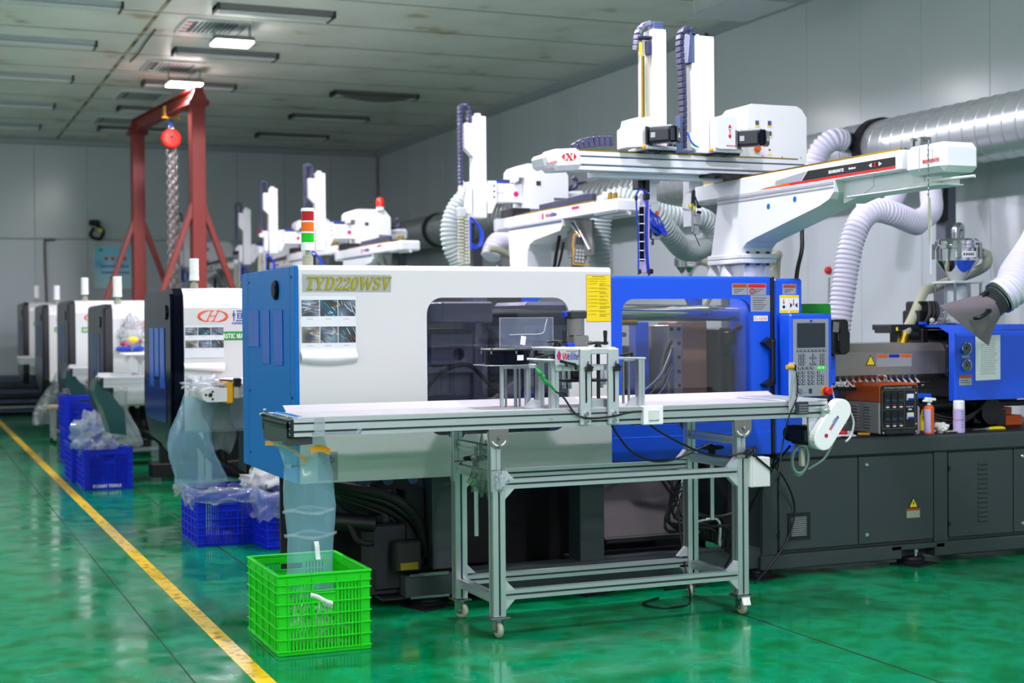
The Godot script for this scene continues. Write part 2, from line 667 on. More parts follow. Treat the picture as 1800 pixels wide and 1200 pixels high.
# unseen globes added over the aisle as fill for ceiling and left-facing sides
func globe(p: Vector3, e: float, i: int):
	var t := thing("added_fill_lamp", "added white fill globe on a rod over the aisle, out of view", "lamp", p, "added fill globes out of view")
	part(t, "fill_globe", B.new().ball(p, V(0.08, 0.08, 0.08), 20), "lamp_glow")
	part(t, "rod", B.new().cyl(p + V(0, 0.075, 0), V(p.x, 4.83, p.z), 0.012, -1, 8).cyl(V(p.x, 4.79, p.z), V(p.x, 4.83, p.z), 0.06, -1, 14), "trim_grey")
	var l := OmniLight3D.new()
	l.name = "lamp_light"
	l.light_size = 0.07
	l.light_energy = e
	l.light_color = LAMP_COLOR
	l.omni_range = 40.0
	l.omni_attenuation = 2.0
	l.shadow_enabled = true
	t.add_child(l)

func flood(p: Vector3, e: float):
	var t := thing("flood_lamp", "flat white flood lamp hung under the ceiling, %s" % ("nearest the red gantry beam" if absf(p.z + 19.1) < 0.3 and p.x > 0 else "nearer of the two lit ones" if absf(p.z + 16.1) < 0.3 and p.x > 0 else "outside the picture"), "lamp", p, "flood lamps under the ceiling")
	part(t, "housing", B.new().obox(p + V(0, 0.035, 0), V(0.44, 0.05, 0.34), Basis(), 0.015), "grey_plastic")
	part(t, "lens", B.new().obox(p, V(0.42, 0.022, 0.32), Basis(), 0.01), "lamp_glow")
	var b := B.new()
	b.bar(p + V(-0.2, 0.05, 0), p + V(-0.2, 0.21, 0), 0.03, 0.006)
	b.bar(p + V(0.2, 0.05, 0), p + V(0.2, 0.21, 0), 0.03, 0.006)
	b.bar(p + V(-0.2, 0.207, 0), p + V(0.2, 0.207, 0), 0.03, 0.006)
	b.cable([p + V(0.02, 0.06, 0.1), p + V(0.1, 0.14, 0.06), p + V(0.16, 0.21, 0.0)], 0.006)
	part(t, "bracket", b, "trim_grey")
	var l := SpotLight3D.new()
	l.name = "lamp_light"
	l.spot_angle = 81.5
	l.spot_angle_attenuation = 0.12
	l.light_size = 0.14
	l.light_energy = e
	l.light_color = LAMP_COLOR
	l.spot_range = 40.0
	l.spot_attenuation = 2.0
	l.shadow_enabled = true
	l.position = V(0, -0.03, 0)
	l.rotation_degrees = V(-90, 0, 0)
	t.add_child(l)

# ---------- room ----------
func room():
	var X0 := -6.0; var X1 := 8.49; var Z0 := -27.0; var Z1 := 10.5; var H := 4.83
	struct("floor", B.new().box(X0 - 0.3, X1 + 0.3, -0.2, 0.0, Z0 - 0.3, Z1 + 0.3, 0.0), "floor")
	var fl := get_node("floor")
	org = Vector3.ZERO
	part(fl, "marking_line", B.new().box(1.345, 1.425, 0.0, 0.0015, -26.5, 10.0, 0.0005), "line_paint", "yellow aisle line painted on the floor")
	var j := B.new()
	j.box(1.945, 1.957, 0.0, 0.001, -26.5, -6.6, 0.0)
	j.box(3.935, 3.945, 0.0, 0.001, -6.5, 10.0, 0.0)
	j.box(1.108, 1.114, 0.0, 0.001, -26.5, 10.0, 0.0)
	part(fl, "floor_joint", j, "joint", "thin dark joint in the floor")
	var c := struct("ceiling", B.new().box(X0 - 0.3, X1 + 0.3, H + 0.03, H + 0.25, Z0 - 0.3, Z1 + 0.3, 0.0), "ceiling_dark")
	var z := Z0
	org = Vector3.ZERO
	while z < Z1:
		for seg in [[X0, 2.53], [2.565, X1]]:
			part(c, "ceiling_panel", B.new().box(seg[0], seg[1], H, H + 0.04, z + 0.008, minf(z + 1.25, Z1) - 0.008, 0.005), "ceiling_panel")
		z += 1.25
	for i in 30:
		part(c, "ceiling_joint", B.new().box(X0, X1, H - 0.0015, H + 0.003, Z0 + 1.25 * i - 0.009, Z0 + 1.25 * i + 0.009, 0.0), "ceiling_dark")
	part(c, "joint_strip", B.new().box(2.525, 2.57, H - 0.006, H + 0.02, Z0, Z1, 0.002), "seam_strip", "stained joint strip along the ceiling")
	var w := struct("wall_right", B.new().box(X1 + 0.04, X1 + 0.3, -0.2, H + 0.2, Z0 - 0.3, Z1 + 0.3, 0.0), "trim_grey")
	z = Z0 + 0.09
	while z < Z1:
		part(w, "wall_panel", B.new().box(X1, X1 + 0.05, 0, H, z + 0.002, minf(z + 0.9, Z1) - 0.002, 0.003), "wall_panel")
		z += 0.9
	part(w, "cornice", B.new().prism(PackedVector2Array([V2(X1, H), V2(X1 - 0.12, H), V2(X1 - 0.11, H - 0.03), V2(X1 - 0.03, H - 0.1), V2(X1, H - 0.11)]), 2, Z0, Z1), "trim_grey", "pale cornice strip where wall meets ceiling")
	w = struct("wall_back", B.new().box(X0 - 0.3, X1 + 0.3, -0.2, H + 0.2, Z0 - 0.3, Z0 - 0.04, 0.0), "trim_grey")
	var x := X0 + 0.06
	while x < X1:
		part(w, "wall_panel", B.new().box(x + 0.002, minf(x + 0.9, X1) - 0.002, 0, H, Z0 - 0.05, Z0, 0.003), "wall_panel")
		x += 0.9
	struct("wall_left", B.new().box(X0 - 0.3, X0, -0.2, H + 0.2, Z0 - 0.3, Z1 + 0.3, 0.0), "wall_panel")
	struct("wall_front", B.new().box(X0 - 0.3, X1 + 0.3, -0.2, H + 0.2, Z1, Z1 + 0.3, 0.0), "wall_panel")
	struct("trim_1", B.new().box(-6, 8.4, 3.045, 3.07, -27, -26.985, 0.004), "trim_grey")
	struct("trim_2", B.new().box(-6, 8.49, 4.72, 4.83, -27, -26.93, 0.02), "trim_grey")

func V2(x: float, y: float) -> Vector2:
	return Vector2(x, y)

func ceiling_things():
	var H := 4.83
	# fluorescent battens, switched off
	var t: Node3D
	var rows := [
		[0.87, [[-15.5, "off batten at the top left corner"], [-17.7, "first full batten in the left row"], [-20.22, "second full batten in the left row"], [-22.79, "third full batten in the left row"], [-25.25, "smallest batten at the far end of the left row"]], 0],
		[3.03, [[-15.2, "large dark batten at the top of the middle row"], [-17.75, "batten behind the lit flood lamp"], [-20.2, "batten lit pink above the red gantry beam"], [-22.71, "dark batten left of the gantry beam"], [-25.07, "batten behind the far gantry column"]], 1],
		[5.69, [[-20.2, "batten with a sagging lens, nearest of the right row"], [-22.65, "second batten of the right row"], [-25.05, "farthest batten of the right row"]], 2]]
	for r in rows:
		for k in r[1]:
			var x0: float = r[0]
			var z: float = k[0]
			t = thing("ceiling_batten", "%s, unlit long ceiling light" % k[1], "ceiling light", V(x0 + 0.63, H, z), "unlit ceiling battens")
			part(t, "tray", B.new().prism(PackedVector2Array([V2(z - 0.16, H), V2(z - 0.11, H - 0.045), V2(z + 0.11, H - 0.045), V2(z + 0.16, H)]), 0, x0, x0 + 1.26), "grey_plastic" if r[2] > 0 else "trim_grey")
			for s in [-0.045, 0.045]:
				part(t, "tube", B.new().cyl(V(x0 + 0.03, H - 0.058, z + s), V(x0 + 1.23, H - 0.058, z + s), 0.016, -1, 10), "white_paint")
			for e in [x0, x0 + 1.235]:
				part(t, "end_cap", B.new().box(e, e + 0.025, H - 0.075, H, z - 0.16, z + 0.16, 0.006), "charcoal")
			if r[2] == 2 and z > -21:
				part(t, "lens", B.new().grid(16, 6, func(u, w): return V(x0 + 0.02 + 1.22 * u, H - 0.05 - 0.075 * sin(PI * u) * sin(PI * clampf(w, 0.05, 0.95)), z - 0.14 + 0.28 * w)), "grey_plastic")
	# air vents
	for k in [[-16.3, "nearest ceiling air vent, beside the lit flood lamp"], [-18.95, "second ceiling air vent, left of the lamp over the gantry"], [-21.5, "third ceiling air vent, left of the gantry beam"], [-24.2, "farthest ceiling air vent, above the far gantry column"]]:
		var z: float = k[0]
		t = thing("ceiling_vent", k[1], "vent", V(3.22, H, z), "ceiling air vents")
		part(t, "frame", B.new().box(2.87, 2.97, H - 0.02, H, z - 0.42, z + 0.42).box(3.47, 3.57, H - 0.02, H, z - 0.42, z + 0.42).box(2.97, 3.47, H - 0.02, H, z - 0.42, z - 0.31).box(2.97, 3.47, H - 0.02, H, z + 0.31, z + 0.42), "white_paint")
		part(t, "grille_back", B.new().box(2.98, 3.46, H - 0.012, H, z - 0.32, z + 0.32, 0.0), "grey_plastic")
		for i in 9:
			part(t, "slat", B.new().obox(V(3.03 + 0.048 * i, H - 0.018, z), V(0.036, 0.006, 0.6), Basis(V(0, 0, 1), 0.25), 0.001), "hose_grey")
		var dots := B.new()
		for i in 4:
			dots.box(2.895, 2.965, H - 0.0215, H - 0.0195, z - 0.3 + 0.17 * i, z - 0.22 + 0.17 * i, 0.0)
		part(t, "slot", dots, "charcoal")
	# square duct drop by the right wall
	t = thing("ceiling_duct_box", "grey sheet metal duct box under the ceiling by the right wall", "duct", V(7.2, 4.4, -11.9))
	part(t, "box", B.new().box(7.0, 7.55, 4.42, H, -12.2, -11.4, 0.006), "galvanized")
	part(t, "flange", B.new().box(6.95, 7.6, 4.41, 4.43, -12.25, -11.35, 0.004), "galvanized")
	single("ceiling_wire", B.new().cable([V(2.64, H - 0.02, -16.6), V(2.645, H - 0.03, -17.4), V(2.665, H - 0.03, -18.0), V(2.66, H - 0.02, -18.7)], 0.012), "ceiling_dark", "thin dark wire hanging on the ceiling left of the vents", "wire", V(2.65, H, -17.6))
	single("wall_pipe", B.new().cyl(V(8.44, 4.2, -14.4), V(8.44, H - 0.02, -14.4), 0.025, -1, 10), "charcoal", "short dark pipe on the right wall under the ceiling", "pipe", V(8.44, 4.2, -14.4))
	# back wall things
	t = thing("wall_poster", "pale blue notice board with red heading on the back wall", "poster", V(3.52, 2.55, -26.99))
	var im := Image.create(256, 272, false, Image.FORMAT_RGB8)
	for y in 272:
		for x in 256:
			var f := y / 272.0
			var c := Color(0.50, 0.84, 0.97).lerp(Color(0.80, 0.93, 0.95), f)
			c = c.lerp(Color(0.25, 0.62, 0.90), 0.5 * exp(-pow((f - 0.42) * 10.0, 2.0)) * (0.5 + 0.5 * sin(x * 0.05)))
			im.set_pixel(x, y, c)
	im.fill_rect(Rect2i(30, 12, 22, 18), Color(0.2, 0.7, 0.3))
	for i in 4:
		im.fill_rect(Rect2i(64 + i * 40, 66, 22, 22), Color(0.85, 0.12, 0.10))
		im.fill_rect(Rect2i(66 + i * 40, 72, 16, 3), Color(0.55, 0.6, 0.8))
	for r in [[38, 122, 170], [44, 162, 180], [96, 198, 60]]:
		for i in range(r[0], r[0] + r[2], 13):
			im.fill_rect(Rect2i(i, r[1], 10, 12), Color(0.12, 0.32, 0.68))
	part(t, "board", B.new().box(3.165, 3.88, 2.17, 2.94, -27, -26.975, 0.003), "white_paint")
	part(t, "print", B.new().rect(V(3.175, 2.18, -26.973), V(0.695, 0, 0), V(0, 0.75, 0)), picture("poster_print", im))
	t = thing("wall_hanger", "black cable hanger on the back wall beside the far gantry column", "bracket", V(3.17, 3.2, -26.95))
	part(t, "body", B.new().box(3.08, 3.26, 3.3, 3.4, -27, -26.85, 0.02), "black")
	part(t, "coil", B.new().cable([V(3.2, 3.32, -26.9), V(3.32, 3.2, -26.88), V(3.25, 3.06, -26.86), V(3.1, 3.12, -26.88), V(3.16, 3.26, -26.9)], 0.03, 8), "rubber")
	part(t, "tag", B.new().box(3.23, 3.30, 3.18, 3.25, -26.86, -26.84, 0.005), "yellow")
	single("wall_conduit", B.new().cable([V(2.5, 3.04, -26.96), V(2.36, 3.03, -26.96), V(2.32, 2.95, -26.96), V(2.34, 2.0, -26.96), V(2.36, 0.7, -26.96)], 0.02, 8), "grey_plastic", "thin grey conduit running down the back wall", "pipe", V(2.34, 0.7, -26.96))
	t = thing("wall_bench", "long low slate blue bench along the back wall", "bench", V(1.0, 0, -26.6))
	for r in [[0.56, 0.66], [0.36, 0.44], [0.2, 0.26], [0.04, 0.1]]:
		part(t, "board", B.new().box(-3.5, 3.4, r[0], r[1], -26.9, -26.1 if r[0] > 0.5 else -26.2, 0.01), "shelf_blue")
	for x in [-3.3, -1.4, 0.4, 2.2, 3.3]:
		part(t, "leg", B.new().box(x, x + 0.06, 0, 0.57, -26.85, -26.25, 0.005), "charcoal")
	part(t, "rail", B.new().box(-3.5, 3.4, 0.12, 0.15, -26.18, -26.15, 0.005), "alu")

func picture(called: String, im: Image, rough := 0.5) -> StandardMaterial3D:
	var m := mat(called, Color(1, 1, 1), rough)
	m.albedo_texture = ImageTexture.create_from_image(im)
	return m

func screw(b: B, p: Vector3, n: Vector3, r: float) -> B:
	return b.cyl(p - n * 0.004, p + n * 0.004, r, r * 0.8, 8)

# ---------- the nearest injection moulding machine ----------
func machine_one():
	var t := thing("molding_machine", "nearest injection moulding machine with white and blue covers, gold lettering and dark grey base", "machine", V(4.3, 0, -7.77))
	var zf := -7.15
	# end panel in three strips
	var e := part(t, "side_panel", B.new().box(1.81, 1.835, 0.70, 1.795, -8.225, -7.257, 0.003), "blue_teal", "teal blue end panel of the machine")
	part(t, "side_panel", B.new().box(1.81, 1.835, 0.70, 1.795, -8.385, -8.229, 0.004), "blue_teal")
	part(t, "side_panel", B.new().box(1.81, 1.835, 0.70, 1.797, -7.253, -7.157, 0.005), "blue_teal")
	var s := B.new()
	for y in [0.78, 1.13, 1.74]:
		for z in [-8.19, -7.22]:
			screw(s, V(1.81, y, z), V(-1, 0, 0), 0.009)
	part(e, "screw", s, "black")
	part(e, "vent_knob", B.new().lathe(V(1.81, 1.682, -7.537), V(-1, 0, 0), [V2(0.052, 0), V2(0.052, 0.012), V2(0.04, 0.02), V2(0, 0.02)], 24), "navy_gloss", "round dark knob")
	for k in [[1.378, 1.582, -8.205, -7.94], [1.29, 1.580, -7.856, -7.69], [1.288, 1.578, -7.592, -7.40]]:
		var pu := part(e, "document_pouch", B.new().box(1.804, 1.812, k[0], k[1], k[2], k[3], 0.003), "pouch", "glossy blue document pouch")
	# white front cover with its window
	var wc := part(t, "front_cover", B.new().holed(1.83, 3.575, 0.70, 1.775, 2.508, 3.32, 0.916, 1.635, 0.085, zf - 0.02, zf), "cover_white", "white front cover with a tinted window")
	var ed := B.new()
	var pr := PackedVector2Array([V2(zf - 0.03, 1.80), V2(zf - 0.012, 1.797), V2(zf - 0.004, 1.789), V2(zf, 1.775), V2(zf - 0.03, 1.775)])
	ed.prism(pr, 0, 1.83, 3.575)
	ed.box(1.83, 3.55, 1.785, 1.80, -7.45, zf - 0.02, 0.003)
	part(t, "top_cover", ed, "cover_white")
	part(wc, "window_pane", B.new().box(2.49, 3.34, 0.90, 1.65, zf - 0.027, zf - 0.021, 0.001), "window_tint", "dark tinted window pane")
	var tx := B.new()
	tx.text("TYD220WSV", true, V(1.86, 1.675, zf + 0.001), V(1, 0, 0), V(0, 1, 0), 0.066, 0.445, 0.005, 0.22)
	part(wc, "lettering", tx, "olive_gold", "raised gold letters and digits")
	part(wc, "name_strip", B.new().box(1.848, 2.315, 1.662, 1.752, zf, zf + 0.0008, 0.0), "tape_clear")
	# photo sheet taped on the cover
	var im := photo_sheet()
	var f := func(u, w):
		var y: float = lerpf(1.644, 1.305, w)
		var out := 0.003 + 0.006 * sin(PI * u) * sin(PI * w) + (0.03 * sin(PI * clampf((w - 0.82) / 0.18, 0, 1)) if w > 0.82 else 0.0)
		return V(lerpf(1.836, 2.126, u), y - (0.012 * sin(PI * u) * smoothstep(0.8, 1.0, w)), zf + out)
	part(wc, "photo_sheet", B.new().grid(14, 30, f), picture("photo_sheet_print", im, 0.45), "sheet with six sample photographs taped on the cover")
	part(wc, "yellow_notice", B.new().rect(V(3.425, 1.503, zf + 0.002), V(0.15, 0, 0), V(0, 0.255, 0)), picture("notice_print", notice_print(), 0.4), "yellow notice with black table of text")
	part(wc, "curl_sticker", B.new().box(1.92, 2.023, 0.712, 0.857, zf, zf + 0.003, 0.001), "sticker_grey", "pale sticker with two curls at the lower left")
	var cq := B.new()
	for i in 3:
		var p0 := V(1.945 + 0.02 * (i % 2), 0.83 - 0.016 * i, zf + 0.003)
		cq.cable([p0, p0 + V(0.02, 0.012, 0), p0 + V(0.04, 0.0, 0), p0 + V(0.03, -0.012, 0), p0 + V(0.015, -0.004, 0)], 0.002, 5)
	part(wc.get_node("curl_sticker"), "curl_mark", cq, "slate_plate")
	# seen through the window
	var d := t
	var p := B.new()
	p.box(2.72, 3.02, 1.50, 1.62, -7.9, -7.5, 0.01)
	p.box(2.64, 3.03, 0.90, 1.47, -8.15, -7.82, 0.01)
	p.box(3.0, 3.09, 0.9, 1.66, -7.95, -7.75, 0.01)
	p.box(3.26, 3.56, 1.12, 1.62, -8.1, -7.6, 0.02)
	p.box(2.50, 2.72, 1.46, 1.70, -8.1, -7.7, 0.01)
	part(d, "clamp_frame", p, "platen", "grey cast clamp frame behind the window")
	part(d, "clamp_block", B.new().holed(2.74, 2.99, 1.27, 1.44, 2.87, 2.94, 1.29, 1.36, 0.034, -7.82, -7.74).box(2.72, 3.0, 1.22, 1.255, -7.86, -7.74), "platen")
	part(d, "cast_mark", B.new().text("TYD", false, V(2.78, 1.385, -7.738), V(1, 0, 0), V(0, 1, 0), 0.025, 0.07, 0.004), "platen")
	part(d, "toggle_arm", B.new().bar(V(3.05, 1.52, -7.7), V(3.34, 1.28, -7.7), 0.07, 0.08, V(0, 0, 1), 0.015), "platen")
	part(d, "toggle_arm", B.new().bar(V(3.05, 1.0, -7.7), V(3.34, 1.2, -7.7), 0.07, 0.08, V(0, 0, 1), 0.015), "platen")
	part(d, "ram", B.new().cyl(V(3.03, 1.53, -7.62), V(3.58, 1.53, -7.62), 0.05), "dark_steel")
	part(d, "cable_loop", B.new().cable([V(2.62, 1.0, -7.55), V(2.64, 1.16, -7.5), V(2.74, 1.25, -7.48), V(2.86, 1.27, -7.48), V(2.94, 1.21, -7.48), V(3.0, 1.14, -7.46), V(3.05, 1.10, -7.45), V(3.03, 0.98, -7.45)], 0.012, 8), "rubber", "black cable loop")
	part(d, "cable_plug", B.new().box(2.97, 3.02, 0.94, 1.09, -7.48, -7.42, 0.006), "hose_cream")
	var ck := B.new()
	ck.box(1.84, 3.56, 0.72, 1.78, -8.38, -8.36, 0.0)
	part(d, "back_cover", ck, "olive_dark")
	# blue safety door
	var zb := -7.2
	var bd := part(t, "safety_door", B.new().holed(3.56, 4.628, 0.728, 1.74, 3.668, 4.497, 0.924, 1.628, 0.075, zb - 0.025, zb), "blue_paint", "blue sliding safety door with a window")
	part(bd, "top_edge", B.new().prism(PackedVector2Array([V2(zb - 0.06, 1.757), V2(zb - 0.012, 1.756), V2(zb - 0.003, 1.75), V2(zb, 1.74), V2(zb - 0.06, 1.74)]), 0, 3.56, 4.628), "blue_paint")
	part(bd, "window_pane", B.new().box(3.65, 4.52, 0.91, 1.645, zb - 0.032, zb - 0.026, 0.001), "window_clear", "clear scuffed window pane")
	part(bd, "lower_fold", B.new().box(3.56, 4.628, 0.728, 0.86, zb - 0.01, zb + 0.004, 0.003), "blue_paint")
	part(t, "door_seal", B.new().box(4.630, 4.652, 0.735, 1.755, zb - 0.01, zb + 0.012, 0.004), "black", "black rubber seal strip")
	var h := B.new()
	h.prism(PackedVector2Array([V2(4.555, 1.375), V2(4.60, 1.405), V2(4.632, 1.395), V2(4.632, 1.345), V2(4.60, 1.34)]), 2, zb, zb + 0.05)
	h.prism(PackedVector2Array([V2(4.555, 1.135), V2(4.61, 1.165), V2(4.632, 1.185), V2(4.632, 1.135), V2(4.58, 1.118)]), 2, zb, zb + 0.05)
	h.box(4.605, 4.63, 1.14, 1.39, zb + 0.03, zb + 0.055, 0.008)
	part(bd, "door_handle", h, "black", "black grab handle")
	var b2 := B.new().box(4.655, 4.85, 0.725, 1.745, zb - 0.5, zb, 0.012)
	part(t, "fixed_cover", b2, "blue_paint", "narrow blue cover right of the door seal")
	var mk := func(x0, x1, y0, y1, top, called, tag):
		var q := part(t, called, B.new().box(x0, x1, y0, y1, zb, zb + 0.0025, 0.0008), "sticker_grey", tag)
		part(q, "header", B.new().box(x0 + 0.004, x1 - 0.004, y1 - (y1 - y0) * 0.36, y1 - 0.003, zb + 0.002, zb + 0.0032, 0.0), top)
		var ln := B.new()
		for i in 3:
			ln.box(x0 + 0.012, x1 - 0.02 * (i + 1), y1 - (y1 - y0) * (0.5 + 0.15 * i) - 0.003, y1 - (y1 - y0) * (0.5 + 0.15 * i), zb + 0.002, zb + 0.003, 0.0)
		part(q, "text_line", ln, "ink_black")
		return q
	mk.call(4.372, 4.472, 1.65, 1.715, "orange_brown", "warning_label", "orange headed warning label")
	var rl: Node3D = mk.call(4.476, 4.60, 1.65, 1.715, "red", "warning_label", "red headed warning label with a prohibition sign")
	part(rl, "prohibition_sign", B.new().lathe(V(4.505, 1.67, zb + 0.003), V(0, 0, 1), [V2(0.018, 0), V2(0.018, 0.001), V2(0.014, 0.001)], 20), "red")
	mk.call(4.712, 4.804, 1.652, 1.712, "orange_brown", "warning_label", "orange headed label on the narrow cover")
	var pt := B.new()
	var ps := part(t, "text_plate", B.new().box(4.496, 4.626, 1.553, 1.648, zb, zb + 0.0025, 0.0008), "sticker_grey", "grey plate with lines of text")
	for i in 6:
		pt.box(4.51, 4.60 - 0.012 * (i % 3), 1.630 - 0.0125 * i, 1.633 - 0.0125 * i, zb + 0.002, zb + 0.003, 0.0)
	part(ps, "text_line", pt, "ink_black")
	var g6 := part(t, "number_tag", B.new().box(4.516, 4.610, 1.499, 1.530, zb, zb + 0.002, 0.0006), "paper", "white tag numbered G-006")
	part(g6, "number", B.new().text("G-006", false, V(4.522, 1.504, zb + 0.002), V(1, 0, 0), V(0, 1, 0), 0.02, 0.082, 0.0006, 0.0, false), "orange")
	var hz := part(t, "hazard_label", B.new().box(4.691, 4.823, 1.544, 1.648, zb, zb + 0.0025, 0.0008), "paper", "white and yellow pinch hazard label")
	part(hz, "yellow_band", B.new().box(4.692, 4.822, 1.632, 1.647, zb + 0.002, zb + 0.0033, 0.0).box(4.692, 4.748, 1.545, 1.562, zb + 0.002, zb + 0.0033, 0.0).box(4.758, 4.822, 1.545, 1.562, zb + 0.002, zb + 0.0033, 0.0).box(4.753, 4.755, 1.562, 1.632, zb + 0.002, zb + 0.0033, 0.0), "yellow")
	part(hz, "arrow", B.new().prism(PackedVector2Array([V2(4.715, 1.625), V2(4.722, 1.625), V2(4.722, 1.608), V2(4.728, 1.608), V2(4.7185, 1.594), V2(4.709, 1.608), V2(4.715, 1.608)]), 2, zb + 0.002, zb + 0.0035).prism(PackedVector2Array([V2(4.783, 1.625), V2(4.789, 1.625), V2(4.789, 1.600), V2(4.793, 1.600), V2(4.786, 1.586), V2(4.779, 1.600), V2(4.783, 1.600)]), 2, zb + 0.002, zb + 0.0035), "orange")
	part(hz, "jaw", B.new().prism(PackedVector2Array([V2(4.762, 1.575), V2(4.762, 1.605), V2(4.770, 1.598), V2(4.776, 1.590), V2(4.770, 1.580)]), 2, zb + 0.002, zb + 0.0035).prism(PackedVector2Array([V2(4.812, 1.575), V2(4.812, 1.605), V2(4.804, 1.598), V2(4.796, 1.590), V2(4.804, 1.580)]), 2, zb + 0.002, zb + 0.0035).ball(V(4.719, 1.580, zb + 0.003), V(0.010, 0.010, 0.001), 10), "ink_black")
	# mould area
	part(t, "tie_bar", B.new().cyl(V(3.6, 1.565, -7.62), V(4.75, 1.545, -7.62), 0.047, -1, 28), "chrome", "thick chromed tie bar behind the door window")
	part(t, "tie_bar", B.new().cyl(V(3.6, 1.565, -8.15), V(4.75, 1.545, -8.15), 0.047, -1, 28), "chrome")
	part(t, "tie_bar", B.new().cyl(V(3.6, 0.95, -7.62), V(4.75, 0.95, -7.62), 0.047, -1, 28), "chrome")
	for k in [[1.50, 0.02], [1.425, 0.014], [1.36, 0.014]]:
		part(t, "guide_rod", B.new().cyl(V(3.62, k[0], -7.78), V(4.06 - (1.5 - k[0]), k[0], -7.78), k[1], -1, 14), "brass" if k[1] > 0.015 else "steel")
	part(t, "moving_platen", B.new().box(3.58, 3.9, 0.9, 1.32, -8.2, -7.85, 0.01), "platen")
	var pl := part(t, "mold_plate", B.new().box(4.24, 4.345, 0.78, 1.48, -8.1, -7.72, 0.006), "steel_dull", "grey mould plate with a row of holes")
	var hs := B.new()
	for i in 8:
		hs.cyl(V(4.315, 1.455 - 0.085 * i, -7.73), V(4.315, 1.455 - 0.085 * i, -7.716), 0.012, -1, 10)
		if i < 1:
			hs.cyl(V(4.265, 1.455 - 0.085 * i, -7.73), V(4.265, 1.455 - 0.085 * i, -7.716), 0.012, -1, 10)
	part(pl, "bolt_hole", hs, "black")
	part(pl, "hinge_bar", B.new().box(4.25, 4.275, 0.85, 1.35, -7.72, -7.705, 0.003), "steel")
	part(t, "mold_half", B.new().box(4.35, 4.56, 0.85, 1.5, -8.05, -7.80, 0.008), "rust_mold", "brown steel mould half")
	part(t, "mold_half", B.new().box(4.57, 4.78, 0.80, 1.46, -8.0, -7.68, 0.012).box(4.6, 4.72, 1.36, 1.44, -7.7, -7.62, 0.01).box(4.60, 4.64, 1.0, 1.3, -7.7, -7.62, 0.01), "oily_black")
	part(t, "mold_hose", B.new().cable([V(4.62, 1.44, -7.6), V(4.66, 1.47, -7.56), V(4.74, 1.44, -7.56), V(4.76, 1.3, -7.58), V(4.74, 1.1, -7.6)], 0.014, 8), "rubber")
	part(t, "mold_hose", B.new().cable([V(4.66, 0.9, -7.55), V(4.68, 1.1, -7.5), V(4.73, 1.2, -7.5), V(4.76, 1.12, -7.52), V(4.72, 0.95, -7.55)], 0.02, 8), "oily_black")
	part(t, "blue_post", B.new().box(4.12, 4.21, 0.75, 1.5, -8.0, -7.9, 0.006), "blue_paint")
	for i in 3:
		part(t, "mold_hose", B.new().cable([V(4.24, 1.38 - 0.05 * i, -7.68), V(4.15, 1.3 - 0.05 * i, -7.6), V(4.08, 1.15, -7.55 + 0.03 * i), V(3.98 - 0.04 * i, 0.95, -7.55), V(3.9, 0.8, -7.6)], 0.012, 8), "rubber")
	for i in 2:
		part(t, "steel_hose", B.new().cable([V(3.76, 1.05 - 0.09 * i, -7.3), V(3.9, 1.12 - 0.09 * i, -7.35), V(4.05, 1.2 - 0.1 * i, -7.45), V(4.2, 1.33 - 0.1 * i, -7.6)], 0.009, 8), "steel")
	# rear of the mould bay: a blue frame with an open window to the wall behind
	part(t, "rear_frame", B.new().holed(3.56, 4.85, 0.72, 1.75, 3.66, 4.75, 0.95, 1.66, 0.06, -8.38, -8.36), "blue_paint")
	part(t, "tank", B.new().box(4.05, 4.75, 0.95, 1.35, -8.3, -8.15, 0.01), "brown_tray")
	# base and legs
	var zl := -7.3
	part(t, "leg", B.new().box(2.584, 2.755, 0.19, 0.72, -7.46, zl, 0.006), "grey_base", "square dark grey leg under the clamp end")
	part(t, "leg", B.new().box(3.452, 3.60, 0.12, 0.72, -7.46, zl, 0.006), "grey_base", "square dark grey leg in the middle")
	part(t, "leg", B.new().box(2.9, 3.2, 0.1, 0.72, -8.2, -7.9, 0.006), "oily_black")
	part(t, "leg", B.new().box(2.584, 2.755, 0.19, 0.72, -8.3, -8.14, 0.006), "oily_black")
	var bm := part(t, "base_beam", B.new().box(2.42, 4.75, 0.055, 0.175, -7.42, -7.27, 0.006), "grey_base", "long base beam near the floor")
	part(t, "base_beam", B.new().box(2.42, 4.75, 0.055, 0.175, -8.36, -8.2, 0.006), "grey_base")
	part(t, "base_plate", B.new().box(2.3, 4.72, 0.045, 0.06, -8.3, -7.3, 0.002), "oily_black")
	part(bm, "beam_end", B.new().box(2.44, 2.66, 0.165, 0.185, -7.45, -7.26, 0.003).box(2.44, 2.66, 0.05, 0.066, -7.45, -7.25, 0.003), "steel")
	for x in [2.56, 3.5, 4.62, 5.72]:
		var ft := part(t, "levelling_foot", B.new().lathe(V(x, 0, -7.33), V(0, 1, 0), [V2(0, 0), V2(0.085, 0), V2(0.09, 0.012), V2(0.078, 0.02), V2(0.082, 0.03), V2(0.07, 0.045), V2(0.03, 0.05), V2(0, 0.05)], 24), "dark_steel")
		part(ft, "foot_bolt", B.new().cyl(V(x, 0.05, -7.29), V(x, 0.14, -7.29), 0.012, -1, 10).cyl(V(x, 0.075, -7.29), V(x, 0.09, -7.29), 0.022, -1, 6), "chrome")
		part(ft, "foot_pad", B.new().obox(V(x, 0.002, -7.30), V(0.24, 0.004, 0.2), Basis(V(0, 1, 0), 0.35), 0.001), "dark_steel")
	var tr := part(t, "drip_tray", B.new().obox(V(3.98, 0.43, -7.62), V(0.62, 0.012, 0.5), Basis(V(1, 0, 0), 0.75), 0.002), "brown_tray", "sloping brown drip chute with scraps")
	part(tr, "lip", B.new().box(3.68, 4.28, 0.235, 0.275, -7.46, -7.44, 0.004), "dark_steel")
